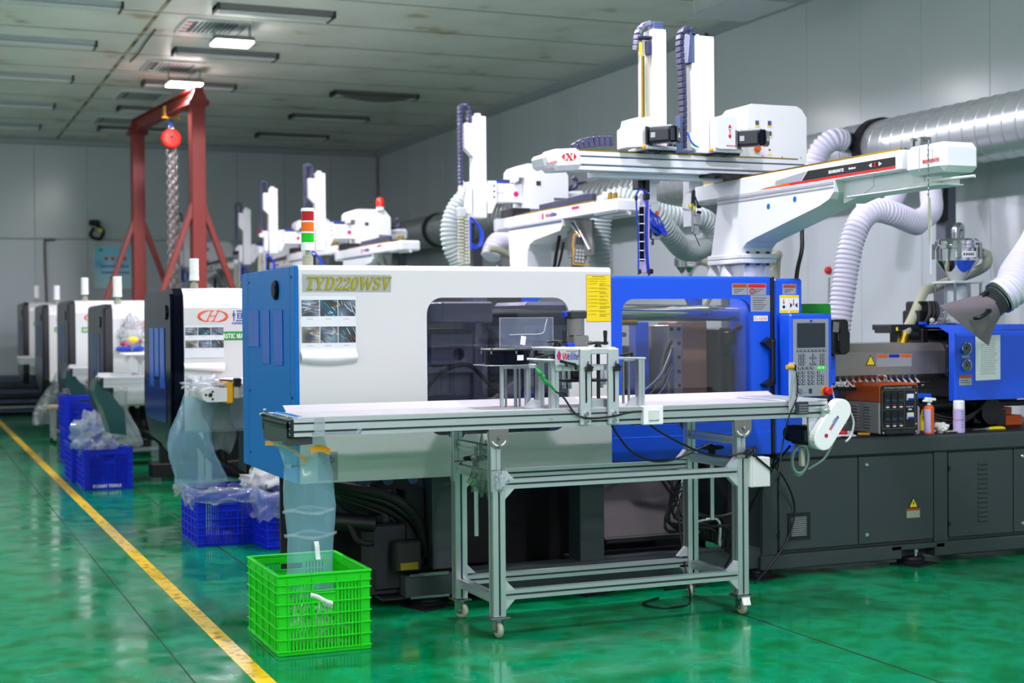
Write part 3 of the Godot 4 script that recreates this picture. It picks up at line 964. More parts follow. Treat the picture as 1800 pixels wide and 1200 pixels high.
	part(t, "inner_wall", B.new().box(1.95, 4.7, 0.06, 0.74, -8.1, -8.08, 0.0), "oily_black")
	part(t, "scrap_tray", B.new().box(3.62, 4.5, 0.1, 0.12, -7.9, -7.44, 0.003), "brown_tray")
	# oil unit at the left end
	var u := B.new()
	u.box(2.28, 2.46, 0.09, 0.44, -7.62, -7.36, 0.01)
	u.box(2.2, 2.62, 0.06, 0.2, -7.7, -7.38, 0.01)
	u.box(2.46, 2.58, 0.2, 0.62, -7.55, -7.4, 0.01)
	u.cyl(V(2.38, 0.44, -7.5), V(2.38, 0.60, -7.5), 0.05)
	part(t, "oil_unit", u, "dark_steel", "dark oil unit under the left end")
	part(t, "oil_cup", B.new().box(2.36, 2.50, 0.20, 0.36, -7.34, -7.24, 0.01), "oily_black")
	part(t, "oil_cup", B.new().box(2.38, 2.48, 0.21, 0.25, -7.245, -7.235, 0.004), "brass")
	for i in 5:
		part(t, "hydraulic_hose", B.new().cable([V(1.98 + 0.04 * i, 0.66 + 0.01 * i, -7.5 - 0.08 * i), V(2.15, 0.64 - 0.02 * i, -7.42 - 0.05 * i), V(2.38, 0.58 - 0.035 * i, -7.36 - 0.04 * i), V(2.52, 0.45 - 0.03 * i, -7.36 - 0.04 * i), V(2.58, 0.25, -7.4 - 0.04 * i)], 0.026, 10), "oily_black" if i % 2 else "rubber", "black hydraulic hose")
	part(t, "hydraulic_hose", B.new().cable([V(2.0, 0.50, -7.6), V(2.14, 0.46, -7.44), V(2.2, 0.36, -7.4), V(2.28, 0.34, -7.4), V(2.36, 0.38, -7.42)], 0.016, 8), "rubber")
	part(t, "valve_block", B.new().box(2.1, 2.42, 0.44, 0.62, -7.95, -7.6, 0.015).cyl(V(2.35, 0.62, -7.56), V(2.35, 0.62, -7.5), 0.035).cyl(V(2.05, 0.46, -7.5), V(2.3, 0.44, -7.4), 0.045), "oily_black")
	for i in 3:
		part(t, "gauge", B.new().cyl(V(2.25 + 0.14 * i, 0.665, -7.5), V(2.25 + 0.14 * i, 0.665, -7.46), 0.03), "slate_plate")
	# right cabinet
	var zc := -7.27
	part(t, "cabinet", B.new().box(4.60, 7.6, 0.13, 0.70, -8.3, zc, 0.006), "grey_base", "dark grey base cabinet")
	var ct := B.new()
	ct.box(4.70, 7.6, 0.685, 0.79, -8.35, -7.235, 0.012)
	part(t, "worktop", ct, "grey_base", "dark worktop of the base, oily in places")
	part(t, "worktop_sheet", B.new().box(4.72, 7.58, 0.789, 0.794, -8.3, -7.26, 0.001), "dark_steel")
	part(t, "base_rail", B.new().box(4.58, 5.58, 0.045, 0.132, -7.5, -7.235, 0.008).box(5.83, 7.6, 0.045, 0.132, -7.5, -7.235, 0.008).box(5.5, 5.9, 0.10, 0.132, -7.5, -7.235, 0.004).box(5.58, 5.83, 0.045, 0.1, -7.5, -7.33, 0.0), "grey_base")
	part(t, "pillar", B.new().box(5.835, 5.937, 0.13, 0.69, zc, zc + 0.018, 0.004), "grey_base")
	part(t, "pillar", B.new().box(4.60, 4.705, 0.13, 0.69, zc, zc + 0.018, 0.004), "grey_base")
	for k in [[4.713, 5.268, 0], [5.276, 5.825, 1], [5.945, 6.445, 2], [6.455, 7.1, 3]]:
		var dr := part(t, "cabinet_door", B.new().box(k[0], k[1], 0.152, 0.680, zc, zc + 0.022, 0.006), "grey_base")
		var zz := zc + 0.022
		if k[2] == 0:
			var vt := part(dr, "vent", B.new().holed(4.768, 4.922, 0.214, 0.37, 4.79, 4.90, 0.232, 0.35, 0.004, zz, zz + 0.01), "dark_steel", "square louvred vent")
			for i in 10:
				part(vt, "slat", B.new().obox(V(4.845, 0.238 + 0.012 * i, zz + 0.003), V(0.112, 0.003, 0.01), Basis(V(1, 0, 0), 0.6), 0.0005), "alu")
			for y in [0.59, 0.245]:
				part(dr, "hinge", B.new().box(4.697, 4.718, y - 0.014, y + 0.014, zz - 0.01, zz + 0.006, 0.003), "black")
		elif k[2] == 1:
			for y in [0.629, 0.207]:
				part(dr, "lock", B.new().lathe(V(5.33, y, zz), V(0, 0, 1), [V2(0.014, 0), V2(0.014, 0.004), V2(0.009, 0.008), V2(0, 0.009)], 16), "chrome", "round chromed lock")
			var wt := part(dr, "warning_triangle", B.new().prism(PackedVector2Array([V2(5.636, 0.353), V2(5.709, 0.353), V2(5.6725, 0.42)]), 2, zz, zz + 0.002), "ink_black", "yellow electric shock triangle")
			part(wt, "yellow_field", B.new().prism(PackedVector2Array([V2(5.645, 0.358), V2(5.700, 0.358), V2(5.6725, 0.409)]), 2, zz + 0.001, zz + 0.003), "yellow")
			part(wt, "bolt_mark", B.new().prism(PackedVector2Array([V2(5.676, 0.397), V2(5.665, 0.380), V2(5.672, 0.380), V2(5.666, 0.364), V2(5.681, 0.384), V2(5.674, 0.384)]), 2, zz + 0.002, zz + 0.004), "ink_black")
			var lb := part(dr, "warning_label", B.new().box(5.622, 5.72, 0.292, 0.348, zz, zz + 0.002, 0.0005), "hose_cream", "small label with a brown header")
			part(lb, "header", B.new().box(5.622, 5.72, 0.336, 0.349, zz + 0.001, zz + 0.0028, 0.0), "orange_brown")
		elif k[2] == 2:
			for i in 13:
				var y := 0.598 - 0.0295 * i
				part(dr, "louvre", B.new().prism(PackedVector2Array([V2(6.165, y - 0.008), V2(6.240, y - 0.008), V2(6.240, y + 0.003), V2(6.232, y + 0.007), V2(6.175, y + 0.007), V2(6.165, y + 0.002)]), 2, zz, zz + 0.003).cyl(V(6.168, y, zz), V(6.238, y, zz), 0.0085, -1, 10), "grey_base")
			for y in [0.58, 0.24]:
				part(dr, "hinge", B.new().box(5.938, 5.955, y - 0.014, y + 0.014, zz - 0.01, zz + 0.006, 0.003), "black")
		else:
			for y in [0.63, 0.205]:
				part(dr, "lock", B.new().lathe(V(6.52, y, zz), V(0, 0, 1), [V2(0.014, 0), V2(0.014, 0.004), V2(0.009, 0.008), V2(0, 0.009)], 16), "chrome")
	# control panel on the right of the door
	control_panel(t)
	# signal tower
	t = thing("signal_tower", "signal tower with red, amber and green lenses on top of the nearest machine", "signal light", V(1.905, 1.80, -7.25))
	var a := V(1.905, 1.80, -7.25)
	part(t, "stand", B.new().cyl(a, a + V(0, 0.045, 0), 0.028, -1, 6).cyl(a + V(0, 0.045, 0), a + V(0, 0.055, 0), 0.028, 0.018, 12).cyl(a + V(0, 0.05, 0), a + V(0, 0.085, 0), 0.013, -1, 12), "hose_cream")
	part(t, "base", B.new().cyl(a + V(0, 0.078, 0), a + V(0, 0.118, 0), 0.034, -1, 24), "paper")
	for k in [["beacon_green", 0.118], ["beacon_amber", 0.173], ["beacon_red", 0.228]]:
		part(t, "lens", B.new().cyl(a + V(0, k[1], 0), a + V(0, k[1] + 0.047, 0), 0.032, -1, 28), k[0])
		part(t, "collar", B.new().cyl(a + V(0, k[1] + 0.047, 0), a + V(0, k[1] + 0.055, 0), 0.034, -1, 24), "paper")
	part(t, "cap", B.new().cyl(a + V(0, 0.283, 0), a + V(0, 0.293, 0), 0.034, 0.03, 24), "paper")

func control_panel(t: Node3D):
	var z := -7.05
	var x0 := 4.664
	var cp := part(t, "control_panel", B.new().box(x0, 4.952, 1.06, 1.54, z - 0.12, z, 0.012), "blue_paint", "blue control panel with grey keypad and screen")
	part(t, "panel_arm", B.new().box(4.86, 5.05, 1.12, 1.30, z - 0.25, z - 0.1, 0.01), "blue_paint")
	part(cp, "faceplate", B.new().box(4.682, 4.922, 1.065, 1.508, z, z + 0.004, 0.001), "panel_grey", "grey keypad faceplate")
	part(cp, "bezel", B.new().box(4.706, 4.898, 1.345, 1.486, z + 0.003, z + 0.008, 0.002), "key_dark")
	part(cp, "screen", B.new().box(4.716, 4.888, 1.356, 1.476, z + 0.007, z + 0.010, 0.001), "screen", "dark panel screen")
	part(cp, "mark", B.new().box(4.795, 4.810, 1.492, 1.502, z + 0.003, z + 0.006, 0.0), "ink_blue")
	var add := func(x, y, w, h, m):
		var k := part(cp, "key", B.new().box(x - w / 2, x + w / 2, y - h / 2, y + h / 2, z + 0.003, z + 0.0075, 0.0015), m)
		part(k, "symbol", B.new().box(x - w * 0.18, x + w * 0.18, y - h * 0.15, y + h * 0.2, z + 0.007, z + 0.0082, 0.0), "paper")
	for i in 8:
		add.call(4.715 + 0.0252 * i, 1.327, 0.019, 0.013, "key_dark")
	for r in 4:
		var y := 1.303 - 0.0175 * r
		for i in 3:
			add.call(4.722 + 0.0155 * i, y, 0.013, 0.013, "key_dark")
		for i in 2:
			add.call(4.868 + 0.018 * i, y, 0.014, 0.013, "key_dark")
	for k in [[0, 1], [-1, 0], [0, 0], [1, 0], [0, -1], [-1, -2], [0, -2], [1, -2]]:
		add.call(4.815 + 0.017 * k[0], 1.286 + 0.0175 * k[1], 0.013, 0.013, "key_dark")
	for i in 4:
		add.call(4.722 + 0.028 * i, 1.228, 0.019, 0.014, "key_dark")
	for i in 2:
		add.call(4.855 + 0.026 * i, 1.228, 0.022, 0.014, "key_green")
	for r in 4:
		for i in 6:
			if not (r == 0 and i == 5):
				add.call(4.722 + 0.026 * i + 0.012 * (i / 2), 1.203 - 0.021 * r, 0.018, 0.014, "key_dark")
	var es := part(cp, "emergency_stop", B.new().lathe(V(4.897, 1.093, z + 0.004), V(0, 0, 1), [V2(0.024, 0), V2(0.024, 0.012), V2(0.014, 0.014), V2(0.014, 0.026), V2(0.024, 0.03), V2(0.024, 0.042), V2(0.018, 0.048), V2(0, 0.049)], 20), "red", "red emergency stop button")
	part(es, "collar", B.new().cyl(V(4.893, 1.093, z + 0.003), V(4.893, 1.093, z + 0.012), 0.028, -1, 20), "amber_tape")
	part(cp, "key_switch", B.new().cyl(V(4.722, 1.10, z), V(4.722, 1.10, z + 0.015), 0.013), "steel")
	part(cp, "usb_port", B.new().box(4.745, 4.775, 1.09, 1.105, z + 0.003, z + 0.007, 0.002), "sticker_grey")
	part(cp, "port", B.new().box(4.785, 4.805, 1.083, 1.11, z + 0.003, z + 0.007, 0.002), "key_dark")

func photo_sheet() -> Image:
	var W := 232; var Hh := 272
	var im := Image.create(W, Hh, false, Image.FORMAT_RGB8)
	im.fill(Color(0.86, 0.87, 0.89))
	var rng := RandomNumberGenerator.new()
	rng.seed = 7
	for r in 2:
		for c in 3:
			var x0 := 5 + c * 76
			var y0 := 16 + r * 108
			var bg := [Color(0.45, 0.50, 0.56), Color(0.04, 0.33, 0.38), Color(0.36, 0.42, 0.50), Color(0.62, 0.61, 0.58), Color(0.45, 0.52, 0.56), Color(0.25, 0.33, 0.38)][r * 3 + c] as Color
			for y in 66:
				for x in 73:
					var g := 0.75 + 0.35 * sin(x * 0.06 + c * 2.0) * cos(y * 0.05 + r)
					im.set_pixel(x0 + x, y0 + y, bg * g)
			for i in 14:
				var a := Vector2(rng.randf() * 70, rng.randf() * 62)
				var d := Vector2.from_angle(-0.4 + 0.5 * c + rng.randf() * 0.7) * (8 + rng.randf() * 34)
				var col: Color = Color(0.8, 0.84, 0.88) if rng.randf() < 0.6 else [Color(0.10, 0.16, 0.62), Color(0.78, 0.40, 0.12), Color(0.75, 0.68, 0.5), Color(0.12, 0.14, 0.15)][rng.randi() % 4]
				var wd := 1 + rng.randi() % 4
				for s in 60:
					var q := a + d * (s / 60.0)
					var px := int(q.x); var py := int(q.y)
					for k in wd:
						if px >= 0 and px < 73 and py + k >= 0 and py + k < 66:
							im.set_pixel(x0 + px, y0 + py + k, im.get_pixel(x0 + px, y0 + py + k).lerp(col, 0.6))
			for i in 5:
				im.fill_rect(Rect2i(x0 + 22 + i * 5, y0 + 76, 3, 2), Color(0.25, 0.26, 0.3))
	return im

func notice_print() -> Image:
	var im := Image.create(160, 272, false, Image.FORMAT_RGB8)
	im.fill(Color(0.93, 0.82, 0.02))
	im.fill_rect(Rect2i(0, 0, 160, 3), Color(0.8, 0.5, 0.02))
	im.fill_rect(Rect2i(0, 0, 3, 272), Color(0.8, 0.5, 0.02))
	im.fill_rect(Rect2i(157, 0, 3, 272), Color(0.8, 0.5, 0.02))
	im.fill_rect(Rect2i(0, 269, 160, 3), Color(0.8, 0.5, 0.02))
	var rng := RandomNumberGenerator.new()
	rng.seed = 3
	var ink := Color(0.38, 0.33, 0.05)
	for i in 12:
		im.fill_rect(Rect2i(38 + i * 7, 8, 5, 5), ink)
	var y := 22
	while y < 250:
		var n := 1 + rng.randi() % 3
		im.fill_rect(Rect2i(12, y, 5, 4), ink)
		for x in range(24, 24 + 40 + rng.randi() % 26, 5):
			im.fill_rect(Rect2i(x, y, 4, 3), ink)
		for k in n:
			for x in range(86, 112 + rng.randi() % 44, 4):
				im.fill_rect(Rect2i(x, y + k * 6, 3, 3), ink)
		y += 6 * n + 8
	return im

# cross-section of an aluminium extrusion with a slot in each side
func slot_poly(u0: float, u1: float, v0: float, v1: float, s := 0.005, d := 0.007) -> PackedVector2Array:
	var uc := (u0 + u1) / 2.0
	var vc := (v0 + v1) / 2.0
	return PackedVector2Array([V2(u0, v0), V2(uc - s, v0), V2(uc - s, v0 + d), V2(uc + s, v0 + d), V2(uc + s, v0), V2(u1, v0), V2(u1, vc - s), V2(u1 - d, vc - s), V2(u1 - d, vc + s), V2(u1, vc + s),
		V2(u1, v1), V2(uc + s, v1), V2(uc + s, v1 - d), V2(uc - s, v1 - d), V2(uc - s, v1), V2(u0, v1), V2(u0, vc + s), V2(u0 + d, vc + s), V2(u0 + d, vc - s), V2(u0, vc - s)])

# conveyor side rail: two slots on the faces, along x
func rail_poly(z0: float, z1: float, y0: float, y1: float) -> PackedVector2Array:
	var h := y1 - y0
	var d := 0.008
	var p := PackedVector2Array([V2(z0, y0), V2(z1, y0)])
	for k in [[0.20, 0.33], [0.67, 0.78]]:
		p.append_array(PackedVector2Array([V2(z1, y0 + h * k[0]), V2(z1 - d, y0 + h * (k[0] + 0.02)), V2(z1 - d, y0 + h * (k[1] - 0.02)), V2(z1, y0 + h * k[1])]))
	p.append_array(PackedVector2Array([V2(z1, y1), V2(z0, y1)]))
	return p

func caster(t: Node3D, p: Vector3, brake: bool, turn: float):
	# p: middle of the post's foot
	var q := Basis(V(0, 1, 0), turn)
	var c := part(t, "caster", B.new().obox(p + V(0, -0.004, 0), V(0.095, 0.008, 0.095), Basis(), 0.002).cyl(p + V(0, -0.022, 0), p + V(0, -0.006, 0), 0.026), "steel", "braked caster with a white pedal" if brake else "")
	var f := B.new()
	for s in [-0.019, 0.019]:
		f.obox(p + q * V(s, -0.045, 0.004), V(0.003, 0.055, 0.045), q, 0.001)
	f.cyl(p + q * V(-0.026, -0.062, 0.012), p + q * V(0.026, -0.062, 0.012), 0.008, -1, 10)
	part(c, "fork", f, "steel")
	part(c, "wheel", B.new().lathe(p + q * V(-0.014, -0.062, 0.012), q * V(1, 0, 0), [V2(0, 0), V2(0.03, 0), V2(0.038, 0.006), V2(0.04, 0.014), V2(0.038, 0.022), V2(0.03, 0.028), V2(0, 0.028)], 24), "hose_cream")
	if brake:
		part(c, "brake_pedal", B.new().obox(p + V(0.005, -0.03, 0.045), V(0.045, 0.045, 0.012), Basis(V(1, 0, 0), -0.4), 0.004).obox(p + V(0.005, -0.012, 0.035), V(0.05, 0.012, 0.02), Basis(), 0.003), "paper")

func gusset(b: B, p: Vector3, sx: float, sy: float, l := 0.05):
	var x0 := p.x
	b.prism(PackedVector2Array([V2(x0, p.y), V2(x0 + sx * l, p.y), V2(x0, p.y + sy * l)]), 2, p.z - 0.02, p.z + 0.02)

func conveyor_one():
	var t := thing("belt_conveyor", "aluminium belt conveyor on a wheeled stand in front of the nearest machine", "conveyor", V(3.25, 0, -6.65))
	var y0 := 0.997; var y1 := 1.079
	var r := part(t, "side_rail", B.new().prism(rail_poly(-6.43, -6.39, y0, y1), 0, 1.606, 4.455), "alu", "near side rail with two slots")
	part(r, "slot_shade", B.new().box(1.607, 4.45, y0 + 0.018, y0 + 0.026, -6.405, -6.3978, 0.0).box(1.607, 4.45, y0 + 0.056, y0 + 0.063, -6.405, -6.3978, 0.0), "groove")  # dark inlay paints the shade down in the rail slots
	part(t, "side_rail", B.new().box(1.606, 4.455, y0, y1, -6.93, -6.89, 0.003), "alu")
	part(t, "belt", B.new().box(1.63, 4.40, y1 - 0.004, y1 + 0.0015, -6.87, -6.432, 0.001), "belt", "white belt")
	part(t, "edge_strip", B.new().box(1.625, 4.40, y1 + 0.0, y1 + 0.006, -6.432, -6.395, 0.001), "belt")
	part(t, "guide_sheet", B.new().grid(1, 1, func(u, w): return V(lerpf(1.69, 4.44, u), lerpf(1.079, 1.110, w), lerpf(-6.86, -6.935, w))), "belt", "white back guide sheet")
	part(t, "pan", B.new().box(1.66, 4.40, y0 + 0.01, y0 + 0.02, -6.89, -6.43, 0.0), "alu")
	# discharge end
	part(t, "nose_roller", B.new().cyl(V(1.615, 1.045, -6.90), V(1.615, 1.045, -6.432), 0.033, -1, 24), "navy_gloss", "dark roller at the discharge end")
	part(t, "tinted_nose", B.new().grid(6, 2, func(u, w): return V(1.60 + 0.065 * u, 1.062 + 0.022 * sin(u * PI * 0.5), lerpf(-6.89, -6.432, w) - 0.04 * (1.0 - w) * u)), "blue_teal", "belt nose tinted dark blue for shade and reflection")  # blue colour stands in for shade and the panel mirrored on the belt
	part(t, "scraper_rod", B.new().cyl(V(1.588, 1.078, -6.91), V(1.598, 1.072, -6.40), 0.007, -1, 10), "chrome")
	var ep := part(t, "end_plate", B.new().box(1.594, 1.607, y0 - 0.002, y1 - 0.004, -6.445, -6.388, 0.002).box(1.586, 1.607, y0, y1, -6.93, -6.89, 0.004), "black")
	var sc := B.new()
	for k in 3:
		screw(sc, V(1.594, 1.008 + 0.025 * k, -6.415), V(-1, 0, 0), 0.006)
	sc.ball(V(1.58, 1.07, -6.925), V(0.009, 0.009, 0.009), 8).ball(V(1.59, 1.085, -6.44), V(0.008, 0.008, 0.008), 8).ball(V(1.585, 1.095, -6.86), V(0.008, 0.008, 0.008), 8)
	part(ep, "screw", sc, "chrome")
	part(t, "chute_plate", B.new().box(1.588, 1.594, 0.955, 1.03, -6.91, -6.45, 0.002).prism(PackedVector2Array([V2(1.59, 0.955), V2(1.59, 0.99), V2(1.70, 0.99), V2(1.70, 0.96)]), 2, -6.9, -6.42), "grey_base", "dark green grey chute plate under the nose")
	# right end: drive
	part(t, "end_sheet", B.new().box(4.20, 4.46, y1 + 0.002, y1 + 0.010, -6.93, -6.40, 0.002), "alu_plate")
	var cap := PackedVector2Array()
	var a := V2(4.515, 1.030); var c := V2(4.405, 0.885)
	var dir := (a - c).normalized()
	for i in 13:
		var th := dir.angle() - PI / 2 + PI * i / 12.0
		cap.append(a + Vector2.from_angle(th) * 0.060)
	for i in 13:
		var th := dir.angle() + PI / 2 + PI * i / 12.0
		cap.append(c + Vector2.from_angle(th) * 0.060)
	var dc := part(t, "drive_cover", B.new().prism(cap, 2, -6.40, -6.352), "paper", "white capsule shaped drive cover")
	var rim := PackedVector2Array()
	for p in cap:
		rim.append(p + ((a + c) / 2.0 - p).normalized() * 0.004)
	part(dc, "cover_face", B.new().prism(rim, 2, -6.36, -6.349), "paper")
	var rt := V(dir.x, dir.y, 0)
	var upv := V(-dir.y, dir.x, 0)
	var o := V(c.x, c.y, -6.348) + rt * 0.055 - upv * 0.008
	part(dc, "lettering", B.new().text("ellihe", false, o + rt * 0.026, rt, upv, 0.02, 0.062, 0.001, 0.15), "ink_blue")
	part(dc, "lettering", B.new().text("W", false, o, rt, upv, 0.017, 0.026, 0.001, 0.15), "red")
	part(dc, "logo_dot", B.new().lathe(V(c.x, c.y, -6.349) + rt * 0.02, V(0, 0, 1), [V2(0.012, 0), V2(0.012, 0.0015), V2(0, 0.0015)], 6), "magenta")
	part(t, "drive_plate", B.new().prism(PackedVector2Array([V2(4.345, 1.0), V2(4.47, 1.0), V2(4.43, 0.85), V2(4.385, 0.83), V2(4.355, 0.84)]), 2, -6.42, -6.405), "alu_plate")
	part(t, "motor", B.new().obox(V(4.40, 0.895, -6.52), V(0.10, 0.10, 0.18), Basis(), 0.02).cyl(V(4.40, 0.895, -6.66), V(4.40, 0.895, -6.60), 0.045), "black", "black drive motor")
	part(t, "adjuster", B.new().obox(V(4.43, 1.03, -6.375), V(0.05, 0.05, 0.03), Basis(V(0, 0, 1), 0.2), 0.004).cyl(V(4.43, 1.03, -6.36), V(4.43, 1.03, -6.345), 0.012, -1, 6), "alu")
	var sp := part(t, "speed_control", B.new().box(4.253, 4.325, 1.014, 1.08, -6.39, -6.37, 0.003), "key_dark", "small dark speed control box")
	for i in 4:
		part(sp, "display_line", B.new().box(4.265, 4.318, 1.020 + 0.013 * i, 1.028 + 0.013 * i, -6.371, -6.3685, 0.0), "grey_plastic")
	var sw := part(t, "wall_switch", B.new().box(3.352, 3.462, 0.993, 1.086, -6.39, -6.352, 0.004), "paper", "square white rocker switch")
	part(sw, "rocker", B.new().box(3.378, 3.436, 1.012, 1.066, -6.353, -6.346, 0.003), "cover_white")
	part(sw, "rocker_split", B.new().box(3.382, 3.404, 1.014, 1.017, -6.347, -6.3455, 0.0).box(3.410, 3.432, 1.014, 1.017, -6.347, -6.3455, 0.0), "grey_plastic")
	var sb := part(t, "sensor_bracket", B.new().box(4.203, 4.238, 1.04, 1.285, -6.372, -6.364, 0.002).bar(V(4.205, 1.06, -6.37), V(4.217, 1.24, -6.33), 0.012, 0.003), "alu_plate")
	part(sb, "sensor", B.new().cyl(V(4.185, 1.262, -6.36), V(4.225, 1.262, -6.36), 0.012, -1, 14), "amber_tape", "yellow sensor barrel")
	part(sb, "sensor_nut", B.new().cyl(V(4.225, 1.262, -6.36), V(4.237, 1.262, -6.36), 0.013, -1, 6), "black")
	part(r, "pen_mark", B.new().bar(V(2.855, 1.041, -6.3895), V(2.878, 1.036, -6.3895), 0.003, 0.001).bar(V(2.878, 1.036, -6.3895), V(2.862, 1.028, -6.3895), 0.003, 0.001).bar(V(2.27, 1.06, -6.3895), V(2.274, 1.052, -6.3895), 0.004, 0.001), "ink_black")
	part(r, "tape", B.new().box(1.70, 1.75, y0, y1, -6.39, -6.3885, 0.0).box(1.69, 1.92, y0 - 0.002, y0 + 0.018, -6.39, -6.386, 0.0).bar(V(1.89, 1.0, -6.384), V(1.935, 1.05, -6.37), 0.014, 0.001, V(0, 0, 1)), "film_white", "strip of clear tape")
	# stand
	var posts := [[2.565, 2.627, -6.45, -6.39], [3.908, 3.97, -6.45, -6.39], [2.565, 2.627, -6.96, -6.90], [3.908, 3.97, -6.96, -6.90]]
	for i in 4:
		var k: Array = posts[i]
		var po := part(t, "post", B.new().prism(slot_poly(k[0], k[1], k[2], k[3]), 1, 0.105, 0.80), "alu")
		var cx: float = (k[0] + k[1]) / 2
		var cz: float = (k[2] + k[3]) / 2
		part(po, "slot_shade", B.new().box(cx - 0.005, cx + 0.005, 0.11, 0.795, k[2] + 0.004, k[3] - 0.004, 0.0).box(k[0] + 0.004, k[1] - 0.004, 0.11, 0.795, cz - 0.005, cz + 0.005, 0.0), "groove")  # dark core puts shade into the post slots by colour
		part(po, "end_cap", B.new().box(k[0] - 0.002, k[1] + 0.002, 0.80, 0.805, k[2] - 0.002, k[3] + 0.002, 0.001), "grey_plastic")
		var ux: float = k[0] - 0.006 if i % 2 == 0 else k[0] + 0.002
		part(t, "upper_post", B.new().prism(slot_poly(ux, ux + 0.048, cz - 0.024, cz + 0.024), 1, 0.70, 0.985), "alu")
		caster(t, V(cx, 0.103, cz), i == 1, [0.0, 0.0, 0.5, -0.6][i])
		# tilt plate under the rail
		var pz: float = k[3] - 0.002 if i < 2 else k[2] - 0.002
		var bp := PackedVector2Array([V2(cx - 0.05, 0.997), V2(cx - 0.05, 0.955)])
		for j in 9:
			bp.append(V2(cx, 0.955) + Vector2.from_angle(PI + PI * j / 8.0) * 0.05)
		bp.append(V2(cx + 0.05, 0.955))
		bp.append(V2(cx + 0.05, 0.997))
		var br := part(t, "tilt_plate", B.new().prism(bp, 2, pz, pz + 0.006), "slate_plate" if i > 1 else "grey_plastic", "half round tilt plate")
		if i < 2:
			var arc := []
			for j in 9:
				arc.append(V(cx, 0.955, pz + 0.007) + V(cos(PI * 1.12 + PI * 0.76 * j / 8.0), sin(PI * 1.12 + PI * 0.76 * j / 8.0), 0) * 0.037)
			part(br, "arc_slot", B.new().tube(arc, 0.004, 6), "paper")
			for by in [0.96, 0.918]:
				part(br, "tilt_bolt", B.new().cyl(V(cx, by, pz), V(cx, by, pz + 0.02), 0.009, -1, 6), "chrome")
	for k in [[0.182, 0.228, -6.435, -6.395], [0.710, 0.756, -6.435, -6.395], [0.170, 0.216, -6.955, -6.915], [0.706, 0.750, -6.955, -6.915]]:
		var ra := part(t, "long_rail", B.new().prism(slot_poly(k[2], k[3], k[0], k[1]), 0, 2.627, 3.908), "alu")
		part(ra, "slot_shade", B.new().box(2.63, 3.905, (k[0] + k[1]) / 2 - 0.005, (k[0] + k[1]) / 2 + 0.005, k[2] + 0.004, k[3] - 0.004, 0.0), "groove")  # same painted slot shade, along the long rails
	for x in [2.576, 3.92]:
		for y in [0.185, 0.765]:
			part(t, "cross_rail", B.new().prism(slot_poly(x, x + 0.042, y - 0.022, y + 0.022), 2, -6.90, -6.45), "alu")
		part(t, "cross_rail", B.new().prism(slot_poly(x, x + 0.042, 0.868, 0.91), 2, -6.90, -6.45), "alu")
	var gs := B.new()
	for k in [[2.627, 1, 0.756, 1], [2.627, 1, 0.710, -1], [2.627, 1, 0.228, 1], [2.627, 1, 0.182, -1], [3.908, -1, 0.756, 1], [3.908, -1, 0.71, -1], [3.908, -1, 0.228, 1], [3.908, -1, 0.182, -1]]:
		gusset(gs, V(k[0], k[2], -6.415), k[1], k[3])
		gusset(gs, V(k[0], k[2], -6.935), k[1], k[3])
	part(t, "corner_bracket", gs, "alu_plate")
	for x in [2.60, 3.94]:
		var jk := part(t, "height_screw", B.new().cyl(V(x, 0.45, -6.70), V(x, 0.76, -6.70), 0.011, -1, 10).cyl(V(x, 0.70, -6.70), V(x, 0.715, -6.70), 0.022, -1, 6), "alu")
		part(jk, "height_wheel", B.new().lathe(V(x, 0.82, -6.70), V(0, 1, 0), [V2(0.015, -0.03), V2(0.02, 0), V2(0.058, 0.006), V2(0.066, 0.014), V2(0.058, 0.022), V2(0.02, 0.02), V2(0, 0.03)], 20), "rubber")
	var jb := part(t, "junction_box", B.new().box(3.972, 4.085, 0.652, 0.803, -6.44, -6.365, 0.004), "paper", "white junction box on the right post")
	part(jb, "lid", B.new().box(3.975, 4.082, 0.655, 0.80, -6.366, -6.36, 0.003), "cover_white")
	# things on and under the conveyor
	part(t, "cable_tray", B.new().cyl(V(2.4, 0.995, -6.66), V(2.95, 0.985, -6.60), 0.02, -1, 12), "black")
	var rng := RandomNumberGenerator.new()
	rng.seed = 11
	single("crumpled_bag", crumple(V(2.585, 0.80, -6.55), V(0.07, 0.13, 0.10), 5), "film_smoke", "crumpled grey plastic wrap hanging inside the left end of the conveyor stand", "plastic wrap", V(2.585, 0.70, -6.55))
	single("crumpled_bag", crumple(V(2.60, 0.75, -6.375), V(0.035, 0.055, 0.018), 9), "film_white", "small scrap of clear wrap on the front left post of the conveyor stand", "plastic wrap", V(2.60, 0.70, -6.375))
	film_tube()

# an irregular crumpled sheet
func crumple(at: Vector3, r: Vector3, sd: int, nu := 22) -> B:
	var nz := FastNoiseLite.new()
	nz.seed = sd
	nz.frequency = 0.9
	nz.fractal_octaves = 3
	return B.new().grid(nu, nu / 2, func(u, w):
		var th: float = u * TAU
		var ph: float = (0.5 - w) * PI
		var d := Vector3(cos(ph) * cos(th), sin(ph), cos(ph) * sin(th))
		var k := 0.8 + 0.9 * nz.get_noise_3dv(d * 2.2 + Vector3.ONE * sd)
		return at + d * r * k)

